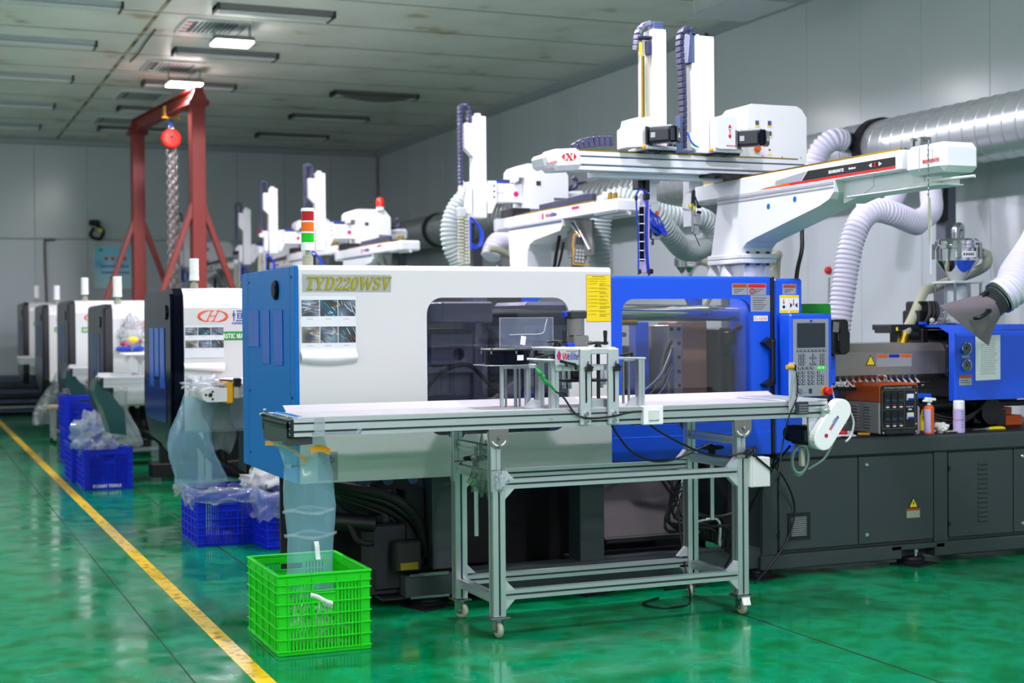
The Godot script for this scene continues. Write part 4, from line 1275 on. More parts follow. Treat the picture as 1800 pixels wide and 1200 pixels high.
# clear film tube that leads parts from the conveyor down into the green crate
func film_tube():
	var t := thing("film_tube", "long clear bluish plastic tube hanging from the conveyor end into the green crate", "plastic tube", V(1.73, 0.3, -6.65))
	var ys := [0.985, 0.93, 0.86, 0.78, 0.66, 0.50, 0.36, 0.22]
	var cx := [1.68, 1.705, 1.72, 1.735, 1.738, 1.738, 1.735, 1.72]
	var hw := [0.12, 0.105, 0.105, 0.118, 0.120, 0.110, 0.107, 0.135]
	var hd := [0.20, 0.14, 0.09, 0.07, 0.065, 0.055, 0.06, 0.07]
	var cz := [-6.66, -6.62, -6.60, -6.60, -6.61, -6.62, -6.64, -6.66]
	var f := func(u, w):
		var s: float = w * 6.999
		var i := int(s)
		var k := s - i
		k = k * k * (3 - 2 * k) * 0.5 + k * 0.5
		var th: float = u * TAU
		var rip := 1.0 + 0.05 * sin(th * 3 + w * 9) + 0.03 * sin(th * 7 + w * 21)
		return V(lerpf(cx[i], cx[i + 1], k) + lerpf(hw[i], hw[i + 1], k) * cos(th) * rip, lerpf(ys[i], ys[i + 1], k) + (0.02 * cos(th) if i < 2 else 0.0), lerpf(cz[i], cz[i + 1], k) + lerpf(hd[i], hd[i + 1], k) * sin(th) * rip)
	part(t, "tube", B.new().grid(40, 48, f), "film")
	# fold bands and tape
	for k in [0.645, 0.53]:
		part(t, "fold_band", B.new().grid(40, 2, func(u, w):
			var p: Vector3 = f.call(u, clampf(inverse_lerp(0.985, 0.22, k) + 0.02 * w, 0, 1))
			return V(1.738 + (p.x - 1.738) * 1.03, k - 0.014 * w + 0.008 * sin(u * TAU * 3), -6.62 + (p.z + 6.62) * 1.05)), "film_white", "creased band across the tube")
	part(t, "tape", B.new().grid(8, 2, func(u, w): return V(lerpf(1.70, 1.80, u), 0.94 - 0.03 * w + 0.012 * sin(u * 4.0), -6.46 - 0.03 * u + 0.01 * w)), "amber_tape", "amber tape round the mouth of the tube")
	part(t, "tape", B.new().grid(10, 2, func(u, w): return V(lerpf(1.575, 1.68, u), 0.950 - 0.06 * u + 0.03 * sin(u * PI) - 0.022 * w, lerpf(-6.82, -6.46, u))), "amber_tape")
	part(t, "paper_scrap", B.new().grid(2, 4, func(u, w): return V(1.735 + 0.022 * u + 0.01 * w, 0.50 - 0.085 * w, -6.545 + 0.004 * sin(w * 6.0))), "paper")

func stamping_device():
	var t := thing("stamping_press", "aluminium stamping fixture with handwheels and a lettered plate standing on the conveyor", "fixture", V(3.1, 1.08, -6.6))
	for x in [3.017, 3.168]:
		var pl := part(t, "slotted_plate", B.new().box(x, x + 0.058, 1.002, 1.37, -6.388, -6.368, 0.003), "alu_plate", "upright slotted plate")
		part(pl, "slot", B.new().box(x + 0.026, x + 0.034, 1.11, 1.27, -6.369, -6.3672, 0.0), "charcoal")
		for y in [1.058, 1.022]:
			part(pl, "socket_bolt", B.new().lathe(V(x + 0.029, y, -6.368), V(0, 0, 1), [V2(0.011, 0), V2(0.011, 0.012), V2(0.006, 0.012), V2(0.005, 0.006), V2(0, 0.006)], 14), "chrome")
		var st := PackedVector2Array()
		for i in 10:
			st.append(V2(x + 0.04, 1.278) + Vector2.from_angle(TAU * i / 10.0 + 0.3) * (0.021 if i % 2 == 0 else 0.014))
		var kn := part(pl, "star_knob", B.new().prism(st, 2, -6.362, -6.340), "black")
		part(kn, "knob_screw", B.new().cyl(V(x + 0.034, 1.29, -6.355), V(x + 0.036, 1.312, -6.355), 0.003, -1, 6).cyl(V(x + 0.03, 1.12, -6.364), V(x + 0.03, 1.25, -6.364), 0.0035, -1, 6), "dark_steel")
	part(t, "top_bar", B.new().box(3.017, 3.226, 1.345, 1.373, -6.41, -6.372, 0.003), "alu_plate")
	part(t, "top_plate", B.new().box(2.93, 3.226, 1.362, 1.378, -6.78, -6.40, 0.003), "alu_plate")
	part(t, "mid_bar", B.new().box(2.91, 3.19, 1.264, 1.294, -6.44, -6.415, 0.003), "alu_plate")
	part(t, "corner_block", B.new().box(2.945, 3.005, 1.345, 1.38, -6.72, -6.66, 0.004), "alu")
	part(t, "spindle", B.new().cyl(V(3.153, 1.095, -6.45), V(3.153, 1.37, -6.45), 0.009, -1, 12), "black", "black lead screw")
	for k in [V(3.152, 1.372, -6.45), V(3.045, 1.378, -6.70)]:
		var p: Vector3 = k
		var w := part(t, "handwheel", B.new().lathe(p, V(0, 1, 0), [V2(0.022, 0), V2(0.02, 0.008), V2(0.014, 0.016), V2(0.018, 0.026), V2(0.012, 0.034), V2(0, 0.035)], 18), "black", "black handwheel")
		var rg := []
		for i in 25:
			rg.append(p + V(0.046 * cos(TAU * i / 24.0), 0.026 + 0.003 * cos(TAU * i / 8.0), 0.046 * sin(TAU * i / 24.0)))
		var wb := B.new().tube(rg, 0.007, 8)
		for i in 3:
			var d := V(cos(TAU * i / 3.0 + 0.4), 0, sin(TAU * i / 3.0 + 0.4))
			wb.bar(p + V(0, 0.024, 0) + d * 0.012, p + V(0, 0.026, 0) + d * 0.044, 0.014, 0.008)
		part(w, "wheel_rim", wb, "black")
		part(w, "crank_grip", B.new().lathe(p + V(0.026, 0.03, 0.03), V(0, 1, 0), [V2(0.006, 0), V2(0.008, 0.006), V2(0.0105, 0.052), V2(0.008, 0.058), V2(0, 0.058)], 14), "black")
	var gm := part(t, "gearmotor", B.new().cyl(V(3.16, 1.435, -6.72), V(3.16, 1.52, -6.72), 0.043, -1, 24), "grey_plastic", "grey gearmotor")
	part(gm, "motor_cap", B.new().obox(V(3.16, 1.54, -6.72), V(0.09, 0.042, 0.09), Basis(), 0.008), "groove")
	part(gm, "gearbox", B.new().obox(V(3.172, 1.405, -6.72), V(0.085, 0.06, 0.085), Basis(), 0.006), "grey_plastic")
	part(gm, "connector", B.new().box(3.085, 3.10, 1.53, 1.555, -6.73, -6.69, 0.003).box(3.07, 3.11, 1.378, 1.396, -6.66, -6.62, 0.003), "tube_blue")
	# lettered plate
	var q := Basis(V(0, 0, 1), -0.03)
	var lp := part(t, "name_plate", B.new().obox(V(2.955, 1.334, -6.388), V(0.125, 0.08, 0.008), q, 0.002), "alu_plate", "plate lettered in red and blue with a flame mark")
	var rt := q * V(1, 0, 0); var up := q * V(0, 1, 0)
	part(lp, "lettering", B.new().text("ellihe", false, V(2.956, 1.320, -6.3835), rt, up, 0.036, 0.056, 0.001, 0.1), "ink_blue")
	part(lp, "lettering", B.new().text("W", false, V(2.927, 1.321, -6.3835), rt, up, 0.032, 0.031, 0.001, 0.1), "red")
	part(lp, "swash", B.new().bar(V(2.95, 1.362, -6.383), V(3.008, 1.360, -6.383), 0.001, 0.003), "red")
	part(lp, "flame_mark", B.new().prism(PackedVector2Array([V2(2.911, 1.368), V2(2.922, 1.345), V2(2.918, 1.322), V2(2.906, 1.320), V2(2.899, 1.340)]), 2, -6.384, -6.382), "magenta")
	for k in [[V(2.834, 1.328, -6.5), V(2.92, 1.346, -6.46)], [V(2.915, 1.316, -6.378), V(2.995, 1.296, -6.374)], [V(3.30, 1.335, -6.5), V(3.355, 1.346, -6.48)]]:
		var a: Vector3 = k[0]; var b: Vector3 = k[1]
		part(t, "clamp_lever", B.new().tube([a, a.lerp(b, 0.5), b], func(i): return [0.0065, 0.005, 0.0075][i], 10).cyl(b, b - V(0, 0.025, 0), 0.008, 0.006, 10).cyl(a.lerp(b, 0.4), a.lerp(b, 0.4) - V(0, 0.022, 0), 0.006, -1, 8), "rubber", "black clamp lever")
	# guide frames either side
	for k in [[2.893, 2.931, 1.082, 1.312, -6.47, -6.43], [3.367, 3.400, 1.082, 1.315, -6.47, -6.43], [2.931, 2.964, 1.082, 1.30, -6.72, -6.68], [2.730, 2.744, 1.082, 1.298, -6.70, -6.68], [2.871, 2.894, 1.082, 1.275, -6.72, -6.69]]:
		var f := part(t, "guide_post", B.new().prism(slot_poly(k[0], k[1], k[4], k[5], 0.003, 0.004), 1, k[2], k[3]), "alu")
		part(f, "post_cap", B.new().box(k[0] - 0.006, k[1] + 0.006, k[3], k[3] + 0.008, k[4] - 0.006, k[5] + 0.006, 0.002), "alu_plate")
	for k in [[2.763, 1.118, 1.296, 0.006], [2.815, 1.112, 1.294, 0.009], [2.837, 1.105, 1.292, 0.006], [3.417, 1.098, 1.303, 0.0075], [3.449, 1.097, 1.303, 0.007]]:
		part(t, "guide_rod", B.new().cyl(V(k[0], 1.082, -6.70), V(k[0], k[2], -6.70), k[3], -1, 12), "steel")
	part(t, "cross_bar", B.new().box(2.745, 2.935, 1.272, 1.294, -6.71, -6.68, 0.002), "alu_plate")
	part(t, "cross_rod", B.new().cyl(V(2.78, 1.325, -6.47), V(2.92, 1.316, -6.45), 0.006, -1, 10).cyl(V(3.25, 1.322, -6.45), V(3.41, 1.318, -6.45), 0.007, -1, 10).cyl(V(3.385, 1.316, -6.45), V(3.43, 1.302, -6.70), 0.006, -1, 10).cyl(V(2.912, 1.316, -6.45), V(2.947, 1.302, -6.70), 0.006, -1, 10), "alu")
	part(t, "hinged_foot", B.new().prism(PackedVector2Array([V2(2.80, 1.083), V2(2.845, 1.125), V2(2.875, 1.12), V2(2.885, 1.083)]), 2, -6.56, -6.54).bar(V(2.79, 1.085, -6.53), V(2.83, 1.125, -6.53), 0.012, 0.006), "alu_plate")
	part(t, "hinged_foot", B.new().prism(PackedVector2Array([V2(3.31, 1.083), V2(3.35, 1.13), V2(3.37, 1.125), V2(3.37, 1.083)]), 2, -6.47, -6.45), "alu_plate")
	# stamping cylinders between the plates
	for x in [3.08, 3.112, 3.29, 3.31]:
		part(t, "air_cylinder", B.new().cyl(V(x, 1.18, -6.70), V(x, 1.26, -6.70), 0.011, -1, 12), "alu")
	part(t, "stamp_head", B.new().box(3.06, 3.33, 1.20, 1.212, -6.78, -6.62, 0.003).box(3.12, 3.22, 1.215, 1.26, -6.76, -6.66, 0.006), "dark_steel")
	part(t, "stamp_nut", B.new().cyl(V(3.08, 1.165, -6.7), V(3.08, 1.185, -6.7), 0.014, -1, 6).cyl(V(3.112, 1.165, -6.7), V(3.112, 1.185, -6.7), 0.014, -1, 6).cyl(V(3.29, 1.165, -6.7), V(3.29, 1.185, -6.7), 0.014, -1, 6), "steel")
	part(t, "stamp_block", B.new().box(3.10, 3.19, 1.082, 1.125, -6.5, -6.42, 0.004).cyl(V(3.21, 1.11, -6.42), V(3.235, 1.11, -6.42), 0.022, -1, 18), "alu")
	part(t, "back_plate", B.new().box(2.94, 2.99, 1.082, 1.36, -6.76, -6.74, 0.003).box(3.20, 3.26, 1.082, 1.36, -6.76, -6.74, 0.003), "groove")
	# round black box
	var dk := thing("round_tin", "round black lidded tin with a white sticker standing left of the stamping fixture", "tin", V(2.767, 1.294, -6.70))
	var c := V(2.767, 1.296, -6.70)
	part(dk, "body", B.new().lathe(c, V(0, 1, 0), [V2(0, 0), V2(0.112, 0), V2(0.118, 0.006), V2(0.118, 0.066), V2(0, 0.066)], 40), "navy_gloss")
	part(dk, "lid", B.new().lathe(c, V(0, 1, 0), [V2(0.118, 0.066), V2(0.13, 0.067), V2(0.132, 0.074), V2(0.118, 0.079), V2(0, 0.079)], 40), "dark_steel")
	var sc := B.new()
	for i in 6:
		var p := c + V(0.122 * cos(TAU * i / 6.0 + 0.5), 0.07, 0.122 * sin(TAU * i / 6.0 + 0.5))
		sc.cyl(p - V(0, 0.018, 0), p + V(0, 0.014, 0), 0.006, -1, 6)
	part(dk, "lid_screw", sc, "steel")
	part(dk, "sticker", B.new().grid(5, 1, func(u, w): return c + V(0.1195 * cos(1.50 - 0.33 * u), 0.02 + 0.026 * w, 0.1195 * sin(1.50 - 0.33 * u))), "paper")
	part(dk, "base_sheet", B.new().obox(c + V(-0.01, -0.004, 0.0), V(0.25, 0.004, 0.22), Basis(), 0.001), "alu_plate")
	# clear acrylic guard
	var g := thing("acrylic_guard", "clear acrylic guard sheet standing behind the stamping fixture", "guard", V(2.92, 1.08, -6.84))
	part(g, "sheet", B.new().box(2.79, 3.085, 1.36, 1.525, -6.842, -6.836, 0.002), "acrylic")
	part(g, "edge", B.new().box(2.788, 2.791, 1.36, 1.526, -6.843, -6.835, 0.0).box(3.084, 3.087, 1.36, 1.526, -6.843, -6.835, 0.0).box(2.788, 3.087, 1.525, 1.528, -6.843, -6.835, 0.0), "film_white")
	part(g, "leg", B.new().box(2.80, 2.81, 1.08, 1.37, -6.85, -6.842, 0.001).box(3.06, 3.07, 1.08, 1.37, -6.85, -6.842, 0.001), "alu")
	part(g, "tag", B.new().obox(V(2.915, 1.41, -6.832), V(0.028, 0.045, 0.002), Basis(V(0, 0, 1), -0.15), 0.0005), "paper")
	part(g, "thread", B.new().cable([V(2.84, 1.44, -6.83), V(2.92, 1.442, -6.83), V(3.02, 1.446, -6.83), V(3.04, 1.49, -6.83), V(3.05, 1.52, -6.83)], 0.0015, 5), "paper")

# stacking crate, local axes: x 0..W, z 0..-D, y 0..H
func make_crate(called: String, label: String, m: String) -> Node3D:
	var W := 0.44; var D := 0.62; var H := 0.37
	var t := thing(called, label, "crate", Vector3.ZERO, "")
	var th := 0.006
	part(t, "bottom", B.new().box(0.02, W - 0.02, 0.012, 0.02, -D + 0.02, -0.02, 0.0).holed(0.01, W - 0.01, 0.0, 0.024, 0.2, 0.21, 0.01, 0.012, 0.0005, -0.03, -0.02), m)
	var rim := B.new()
	for k in [[-0.004, W + 0.004, -0.016, 0.004], [-0.004, W + 0.004, -D - 0.004, -D + 0.016], [-0.004, 0.016, -D, 0.0], [W - 0.016, W + 0.004, -D, 0.0]]:
		rim.box(k[0], k[1], H - 0.012, H, k[2], k[3], 0.004)
	part(t, "rim", rim, m)
	for side in 4:
		var L: float = W if side < 2 else D
		var b := B.new()
		# local frame of a wall: u along it, out of the box n
		var o := [V(0, 0, 0), V(W, 0, -D), V(0, 0, -D), V(W, 0, 0)][side] as Vector3
		var ud := [V(1, 0, 0), V(-1, 0, 0), V(0, 0, 1), V(0, 0, -1)][side] as Vector3
		var nd := [V(0, 0, 1), V(0, 0, -1), V(-1, 0, 0), V(1, 0, 0)][side] as Vector3
		var q := Basis(ud, V(0, 1, 0), nd)
		var pb := func(u0: float, u1: float, y0: float, y1: float, d0: float, d1: float, c: float): b.obox(o + ud * ((u0 + u1) / 2) + V(0, (y0 + y1) / 2, 0) + nd * ((d0 + d1) / 2), V(u1 - u0, y1 - y0, absf(d1 - d0)), q, c)
		var cw := 0.048
		# solid corners, top band
		pb.call(0.006, cw, 0.0, H - 0.013, -th - 0.0043, -0.0037, 0.002)
		pb.call(L - cw, L - 0.006, 0.0, H - 0.013, -th - 0.0043, -0.0037, 0.002)
		pb.call(0.001, L - 0.001, H - 0.044, H - 0.013, -th - 0.005, -0.0025, 0.001)
		pb.call(0.0012, L - 0.0012, 0.001, 0.0225, -th - 0.007, -0.0018, 0.002)
		# shelf ribs
		for i in 6:
			var y := 0.018 + 0.0535 * i
			pb.call(0.004, L - 0.004, y, y + 0.0055, -0.010, 0.004, 0.001)
		pb.call(0.004, L - 0.004, H - 0.05, H - 0.044, -0.010, 0.004, 0.001)
		# upright ribs
		var nb := 3 if side < 2 else 4
		for i in nb + 1:
			var u := cw + (L - 2 * cw) * i / nb
			pb.call(u - 0.003, u + 0.003, 0.01, H - 0.02, -0.009, 0.003, 0.001)
		# slats, a hand hole in the middle of the short walls
		for i in nb:
			var u0 := cw + (L - 2 * cw) * i / nb
			var u1 := cw + (L - 2 * cw) * (i + 1) / nb
			var ns := 7 if side < 2 else 8
			var mid := side < 2 and i == 1
			for k in ns:
				var u := lerpf(u0, u1, (k + 0.5) / ns)
				pb.call(u - 0.0042, u + 0.0042, 0.02, 0.235 if mid else H - 0.045, -0.010, -0.005, 0.0)
			if mid:
				pb.call(u0, u1, 0.235, 0.275, -0.0103, -0.0045, 0.001)
				pb.call(u0 + 0.004, u1 - 0.004, 0.273, 0.281, -0.014, 0.004, 0.002)
		part(t, "wall", b, m)
	return t

func crates():
	var g := make_crate("slatted_crate", "bright green slatted plastic crate on the floor under the conveyor end", "green_crate")
	g.position = V(1.54, 0, -6.455)
	var proto := g
	var nc := B.new()
	var rng := RandomNumberGenerator.new()
	rng.seed = 21
	# bagged parts lying in the crate
	for i in 46:
		var p := V(1.60 + rng.randf() * 0.31, 0.035 + 0.21 * rng.randf() * rng.randf(), -6.98 + rng.randf() * 0.46)
		var d := Vector3(rng.randfn(), rng.randfn() * 0.35, rng.randfn()).normalized()
		var l := 0.04 + 0.05 * rng.randf()
		nc.cyl(p - d * l, p + d * l, 0.008 + 0.008 * rng.randf(), 0.006, 9)
	var st := single("plastic_parts", nc, "film_white", "clear moulded plastic parts heaped in the green crate", "plastic parts", V(1.75, 0.02, -6.75))
	st.set_meta("kind", "stuff")
	single("paper_label", B.new().grid(6, 3, func(u, w): return V(1.692 + 0.105 * u, 0.282 - 0.045 * u - 0.022 * w + 0.004 * sin(u * 6.0), -6.452 + 0.004 * sin(w * 4.0))), "paper", "crooked white paper label on the front of the green crate", "label", V(1.745, 0.26, -6.45))
	single("paper_label", B.new().grid(4, 3, func(u, w): return V(1.748 + 0.05 * u, 0.236 - 0.02 * u - 0.016 * w, -6.451 + 0.005 * sin(u * 5.0))), "film_white", "torn end of tape below the paper label on the green crate", "label", V(1.77, 0.22, -6.45))
	var blue := [
		[V(1.815, 0, -9.895), 0.0, "blue slatted crate lined with a clear bag, left of the other lined crate"],
		[V(2.217, 0, -9.56), 0.06, "blue slatted crate with a clear bag folded over its rim, right behind the green crate"],
		[V(1.506, 0, -13.78), 0.0, "lone blue slatted crate beside the yellow line, white lettering at its foot"],
		[V(1.62, 0, -16.62), 0.0, "blue crate behind the lone one, lowest of two stacked crates"],
		[V(1.62, 0.372, -16.62), 0.02, "blue crate resting on top of another blue crate"],
		[V(1.47, 0, -14.55), 0.0, "blue crate half hidden behind the lone crate beside the yellow line"],
		[V(2.74, 0, -8.72), 0.02, "blue crate holding a white bag behind the first machine's oil unit"],
		[V(2.45, 0, -20.2), 0.0, "blue crate under the far work table"]]
	for k in blue:
		var c := dup(proto, "slatted_crate", k[2], k[0], k[1])
		recolor(c, "green_crate", "blue_crate")
		c.set_meta("group", "blue slatted crates")
	single("crate_lettering", B.new().text("ECOSAT TOOLS", false, V(1.585, 0.02, -13.777), V(1, 0, 0), V(0, 1, 0), 0.028, 0.25, 0.002), "paper", "white lettering along the foot of the lone blue crate", "lettering", V(1.72, 0.02, -13.777))
	# bags in and over the crates
	liner("crate_liner", V(1.815, 0, -9.895), 0.44, 0.62, 0.37, 3, "clear bag lining the left blue crate, its edge hanging loose", 0.10)
	liner("crate_liner", V(2.217, 0, -9.56), 0.44, 0.62, 0.37, 8, "clear bag turned over the rim of the blue crate behind the green one", 0.2)
	single("waste_bag", crumple(V(2.93, 0.36, -8.9), V(0.15, 0.13, 0.16), 14), "film_white", "white bag in the blue crate behind the oil unit", "bag", V(2.93, 0.3, -8.9))
	single("film_bag", crumple(V(1.66, 0.50, -14.0), V(0.24, 0.2, 0.18), 19, 30), "film_white", "big bag of clear film rising from the lone blue crate", "bag", V(1.66, 0.34, -14.0))
	single("film_bag", crumple(V(1.80, 0.79, -16.95), V(0.16, 0.07, 0.16), 23), "film_white", "small clear bag on top of the two stacked crates", "bag", V(1.8, 0.75, -17.1))
	single("white_bundle", crumple(V(2.36, 0.40, -10.15), V(0.2, 0.12, 0.14), 31), "paper", "white bundle lying behind the lined blue crates", "bundle", V(2.36, 0.28, -10.15))
	single("yellow_bundle", crumple(V(2.62, 0.38, -10.15), V(0.06, 0.09, 0.06), 33), "amber_tape", "small yellow bundle right of the white one", "bundle", V(2.62, 0.29, -10.15))
	single("floor_box", B.new().box(2.2, 2.72, 0.0, 0.285, -10.33, -10.0, 0.01), "grey_base", "low dark box under the white bundle", "box", V(2.46, 0, -10.16))

func liner(called: String, o: Vector3, W: float, D: float, H: float, sd: int, label: String, drop: float):
	var nz := FastNoiseLite.new()
	nz.seed = sd
	nz.frequency = 2.0
	nz.fractal_octaves = 3
	var f := func(u, w):
		# round the rim: u goes round, w from inside to outside
		var a: float = u * TAU
		var sx := clampf(cos(a) * 1.5, -1, 1)
		var sz := clampf(sin(a) * 1.5, -1, 1)
		var out := -0.03 + 0.065 * smoothstep(0.2, 0.6, w)
		var y: float = H - 0.16 + 0.185 * sin(PI * clampf(w * 1.1, 0, 1)) if w < 0.46 else H + 0.025 - (w - 0.46) / 0.54 * (drop + 0.08 * nz.get_noise_1d(u * 6.0 + sd))
		var k := nz.get_noise_3d(sx * 0.8, w * 1.5, sz * 0.8) * 0.05
		return o + V(W / 2 + sx * (W / 2 + out + k), y + k * 0.6, -D / 2 + sz * (D / 2 + out + k))
	single(called, B.new().grid(64, 16, f), "film_white", label, "bag liner", o + V(W / 2, H - 0.1, -D / 2))

# energy chain along points: links as small boxes
func chain_links(t: Node3D, pts: Array, w: float, h: float, m: String, called := "energy_chain", up := Vector3(0, 0, 1)):
	var p := B.even(B.smooth(pts, 8), h * 1.05)
	var b := B.new()
	for i in p.size() - 1:
		var a: Vector3 = p[i]; var c: Vector3 = p[i + 1]
		var d := (c - a) * 0.44
		var mid := (a + c) / 2.0
		b.bar(mid - d, mid + d, h * 0.9, w, up, h * 0.12)
	part(t, called, b, m, "cable chain of small links")

func gold_ring(c: Vector3, rx: float, ry: float, th: float) -> Array:
	var out := []
	for i in 17:
		var t := th + PI * 1.1 * i / 16.0
		out.append(c + V(rx * cos(t), ry * sin(t), 0))
	return out

# ---------- two-arm robot on the nearest machine ----------
func robot_one():
	var t := thing("takeout_robot", "large two-armed white robot on the nearest machine, its beam striped black and red", "robot", V(4.72, 1.757, -7.55))
	var X := 4.62
	# support
	var poly := PackedVector2Array([V2(-7.76, 2.25), V2(-7.85, 1.90), V2(-7.50, 1.90), V2(-7.485, 1.935), V2(-7.44, 1.965), V2(-7.36, 1.985), V2(-6.69, 2.125), V2(-6.60, 2.155), V2(-6.56, 2.19), V2(-6.55, 2.25)])
	part(t, "support", B.new().prism(poly, 0, X, 4.83), "robot_white", "white support wedge under the beam")
	var holes := B.new()
	for k in [[-7.2, 2.16], [-6.93, 2.18]]:
		holes.cyl(V(X + 0.001, k[1], k[0]), V(X - 0.001, k[1], k[0]), 0.017, -1, 16)
	part(t, "support_hole", holes, "blue_teal")
	part(t, "support_rib", B.new().box(X - 0.004, X, 2.232, 2.247, -7.77, -6.56, 0.002).box(X - 0.003, X, 2.212, 2.222, -7.77, -6.56, 0.002), "sticker_grey")
	part(t, "base_plate", B.new().box(X - 0.01, 4.85, 1.875, 1.902, -7.88, -7.47, 0.004).box(X - 0.01, 4.85, 1.845, 1.872, -7.88, -7.47, 0.004), "robot_white")
	var bb := B.new()
	for i in 3:
		bb.cyl(V(4.66 + 0.07 * i, 1.902, -7.49), V(4.66 + 0.07 * i, 1.915, -7.49), 0.012, -1, 6).cyl(V(4.66 + 0.07 * i, 1.832, -7.49), V(4.66 + 0.07 * i, 1.846, -7.49), 0.012, -1, 6)
	part(t, "base_bolt", bb, "black")
	part(t, "riser", B.new().box(4.66, 4.82, 1.757, 1.845, -7.82, -7.53, 0.006), "robot_white")
	for z in [-7.86, -7.70]:
		part(t, "gusset", B.new().prism(PackedVector2Array([V2(z - 0.06, 1.757), V2(z + 0.06, 1.757), V2(z, 1.845)]), 0, 4.62, 4.665), "robot_white")
	part(t, "gusset", B.new().prism(PackedVector2Array([V2(4.76, 1.757), V2(4.85, 1.757), V2(4.80, 1.845)]), 2, -7.54, -7.50), "robot_white")
	# beam towards the aisle
	var bm := part(t, "traverse_beam", B.new().box(X, 4.82, 2.25, 2.352, -8.05, -5.98, 0.006), "robot_white", "long white beam with a striped side")
	part(bm, "rail", B.new().box(4.65, 4.67, 2.352, 2.366, -8.0, -6.0, 0.002).box(4.77, 4.79, 2.352, 2.366, -8.0, -6.0, 0.002), "steel")
	part(bm, "rack_strip", B.new().box(4.625, 4.64, 2.352, 2.362, -8.0, -6.0, 0.001), "brass")
	part(t, "under_channel", B.new().box(4.69, 4.80, 2.16, 2.25, -6.55, -5.76, 0.004).prism(PackedVector2Array([V2(-6.56, 2.13), V2(-6.56, 2.25), V2(-6.3, 2.25), V2(-6.3, 2.2), V2(-6.4, 2.16)]), 0, 4.685, 4.82), "robot_white")
	part(t, "channel_flange", B.new().box(4.66, 4.805, 2.155, 2.162, -6.5, -5.74, 0.002), "robot_white")
	part(t, "channel_plate", B.new().box(4.685, 4.70, 2.185, 2.243, -5.98, -5.89, 0.002), "cover_white")
	part(t, "rod", B.new().cyl(V(4.66, 2.18, -5.80), V(4.72, 2.182, -5.56), 0.008, -1, 10), "cover_white")
	var sx := X - 0.0012
	part(bm, "black_band", B.new().quadx(sx, [[-6.86, 2.276], [-6.03, 2.276], [-6.03, 2.320], [-6.80, 2.326]]), "ink_black", "black printed band")
	part(bm, "grey_band", B.new().quadx(sx, [[-7.13, 2.278], [-6.87, 2.276], [-6.81, 2.326], [-7.12, 2.300]]), "sticker_grey")
	part(bm, "red_band", B.new().quadx(sx, [[-6.98, 2.262], [-6.03, 2.262], [-6.03, 2.275], [-6.98, 2.275]]), "red", "red printed stripe")
	part(bm, "orange_band", B.new().quadx(sx, [[-7.30, 2.264], [-6.98, 2.262], [-6.98, 2.275], [-7.20, 2.272]]), "orange")
	part(bm, "lettering", B.new().text("BORUNTE", false, V(sx - 0.001, 2.290, -6.60), V(0, 0, 1), V(0, 1, 0), 0.017, 0.135, 0.001).text("Robot", false, V(sx - 0.001, 2.294, -6.42), V(0, 0, 1), V(0, 1, 0), 0.012, 0.06, 0.001), "paper")
	part(bm, "axis_mark", B.new().text("Z", false, V(sx - 0.001, 2.288, -6.205), V(0, 0, 1), V(0, 1, 0), 0.022, 0.02, 0.001), "red")
	part(bm, "axis_arrow", B.new().prism(PackedVector2Array([V2(-6.25, 2.298), V2(-6.225, 2.288), V2(-6.225, 2.309)]), 0, sx - 0.001, sx).prism(PackedVector2Array([V2(-6.14, 2.298), V2(-6.165, 2.288), V2(-6.165, 2.309)]), 0, sx - 0.001, sx), "paper")
	var ec := part(t, "beam_end_cap", B.new().obox(V(4.72, 2.285, -5.80), V(0.225, 0.145, 0.30), Basis(), 0.028), "robot_white", "rounded white beam end cap")
	part(ec, "lettering", B.new().text("BORUNTE", false, V(4.606, 2.262, -5.80), V(0, 0, 1), V(0, 1, 0), 0.017, 0.12, 0.001), "red")
	part(ec, "cap_seam", B.new().box(4.6065, 4.61, 2.225, 2.345, -5.83, -5.826, 0.0), "sticker_grey")
	part(t, "stop_block", B.new().box(4.63, 4.70, 2.355, 2.40, -5.93, -5.91, 0.003).box(4.63, 4.70, 2.355, 2.40, -5.87, -5.85, 0.003).box(4.64, 4.69, 2.36, 2.385, -5.91, -5.87, 0.003).cyl(V(4.66, 2.39, -5.84), V(4.66, 2.39, -5.95), 0.008, -1, 8), "steel")
	# cross beam
	var zf := -7.62
	var cb := part(t, "cross_beam", B.new().prism(rail_poly(-7.78, zf, 2.383, 2.490), 0, 3.60, 5.16), "robot_white", "white cross beam with two grooves")
	part(cb, "groove_line", B.new().box(3.61, 5.155, 2.407, 2.414, zf - 0.012, zf - 0.0065, 0.0).box(3.61, 5.155, 2.458, 2.465, zf - 0.012, zf - 0.0065, 0.0), "slate_plate")
	part(cb, "top_rail", B.new().box(3.62, 5.12, 2.49, 2.502, -7.75, -7.73, 0.002).box(3.62, 5.12, 2.49, 2.502, -7.66, -7.64, 0.002), "brass")
	part(t, "cross_flange", B.new().box(3.75, 4.62, 2.352, 2.383, -7.80, -7.70, 0.003), "robot_white")
	var xc := part(t, "cross_end_cap", B.new().obox(V(3.53, 2.438, -7.70), V(0.19, 0.125, 0.21), Basis(V(0, 0, 1), 0.08), 0.03).obox(V(3.43, 2.43, -7.70), V(0.09, 0.085, 0.2), Basis(V(0, 0, 1), 0.25), 0.02), "robot_white", "rounded white end cap marked X")
	part(xc, "axis_mark", B.new().text("X", true, V(3.512, 2.428, -7.594), V(1, 0.05, 0), V(0, 1, 0), 0.042, 0.05, 0.001).prism(PackedVector2Array([V2(3.49, 2.45), V2(3.508, 2.47), V2(3.508, 2.43)]), 2, -7.594, -7.593).prism(PackedVector2Array([V2(3.585, 2.452), V2(3.566, 2.472), V2(3.566, 2.432)]), 2, -7.594, -7.593), "red")
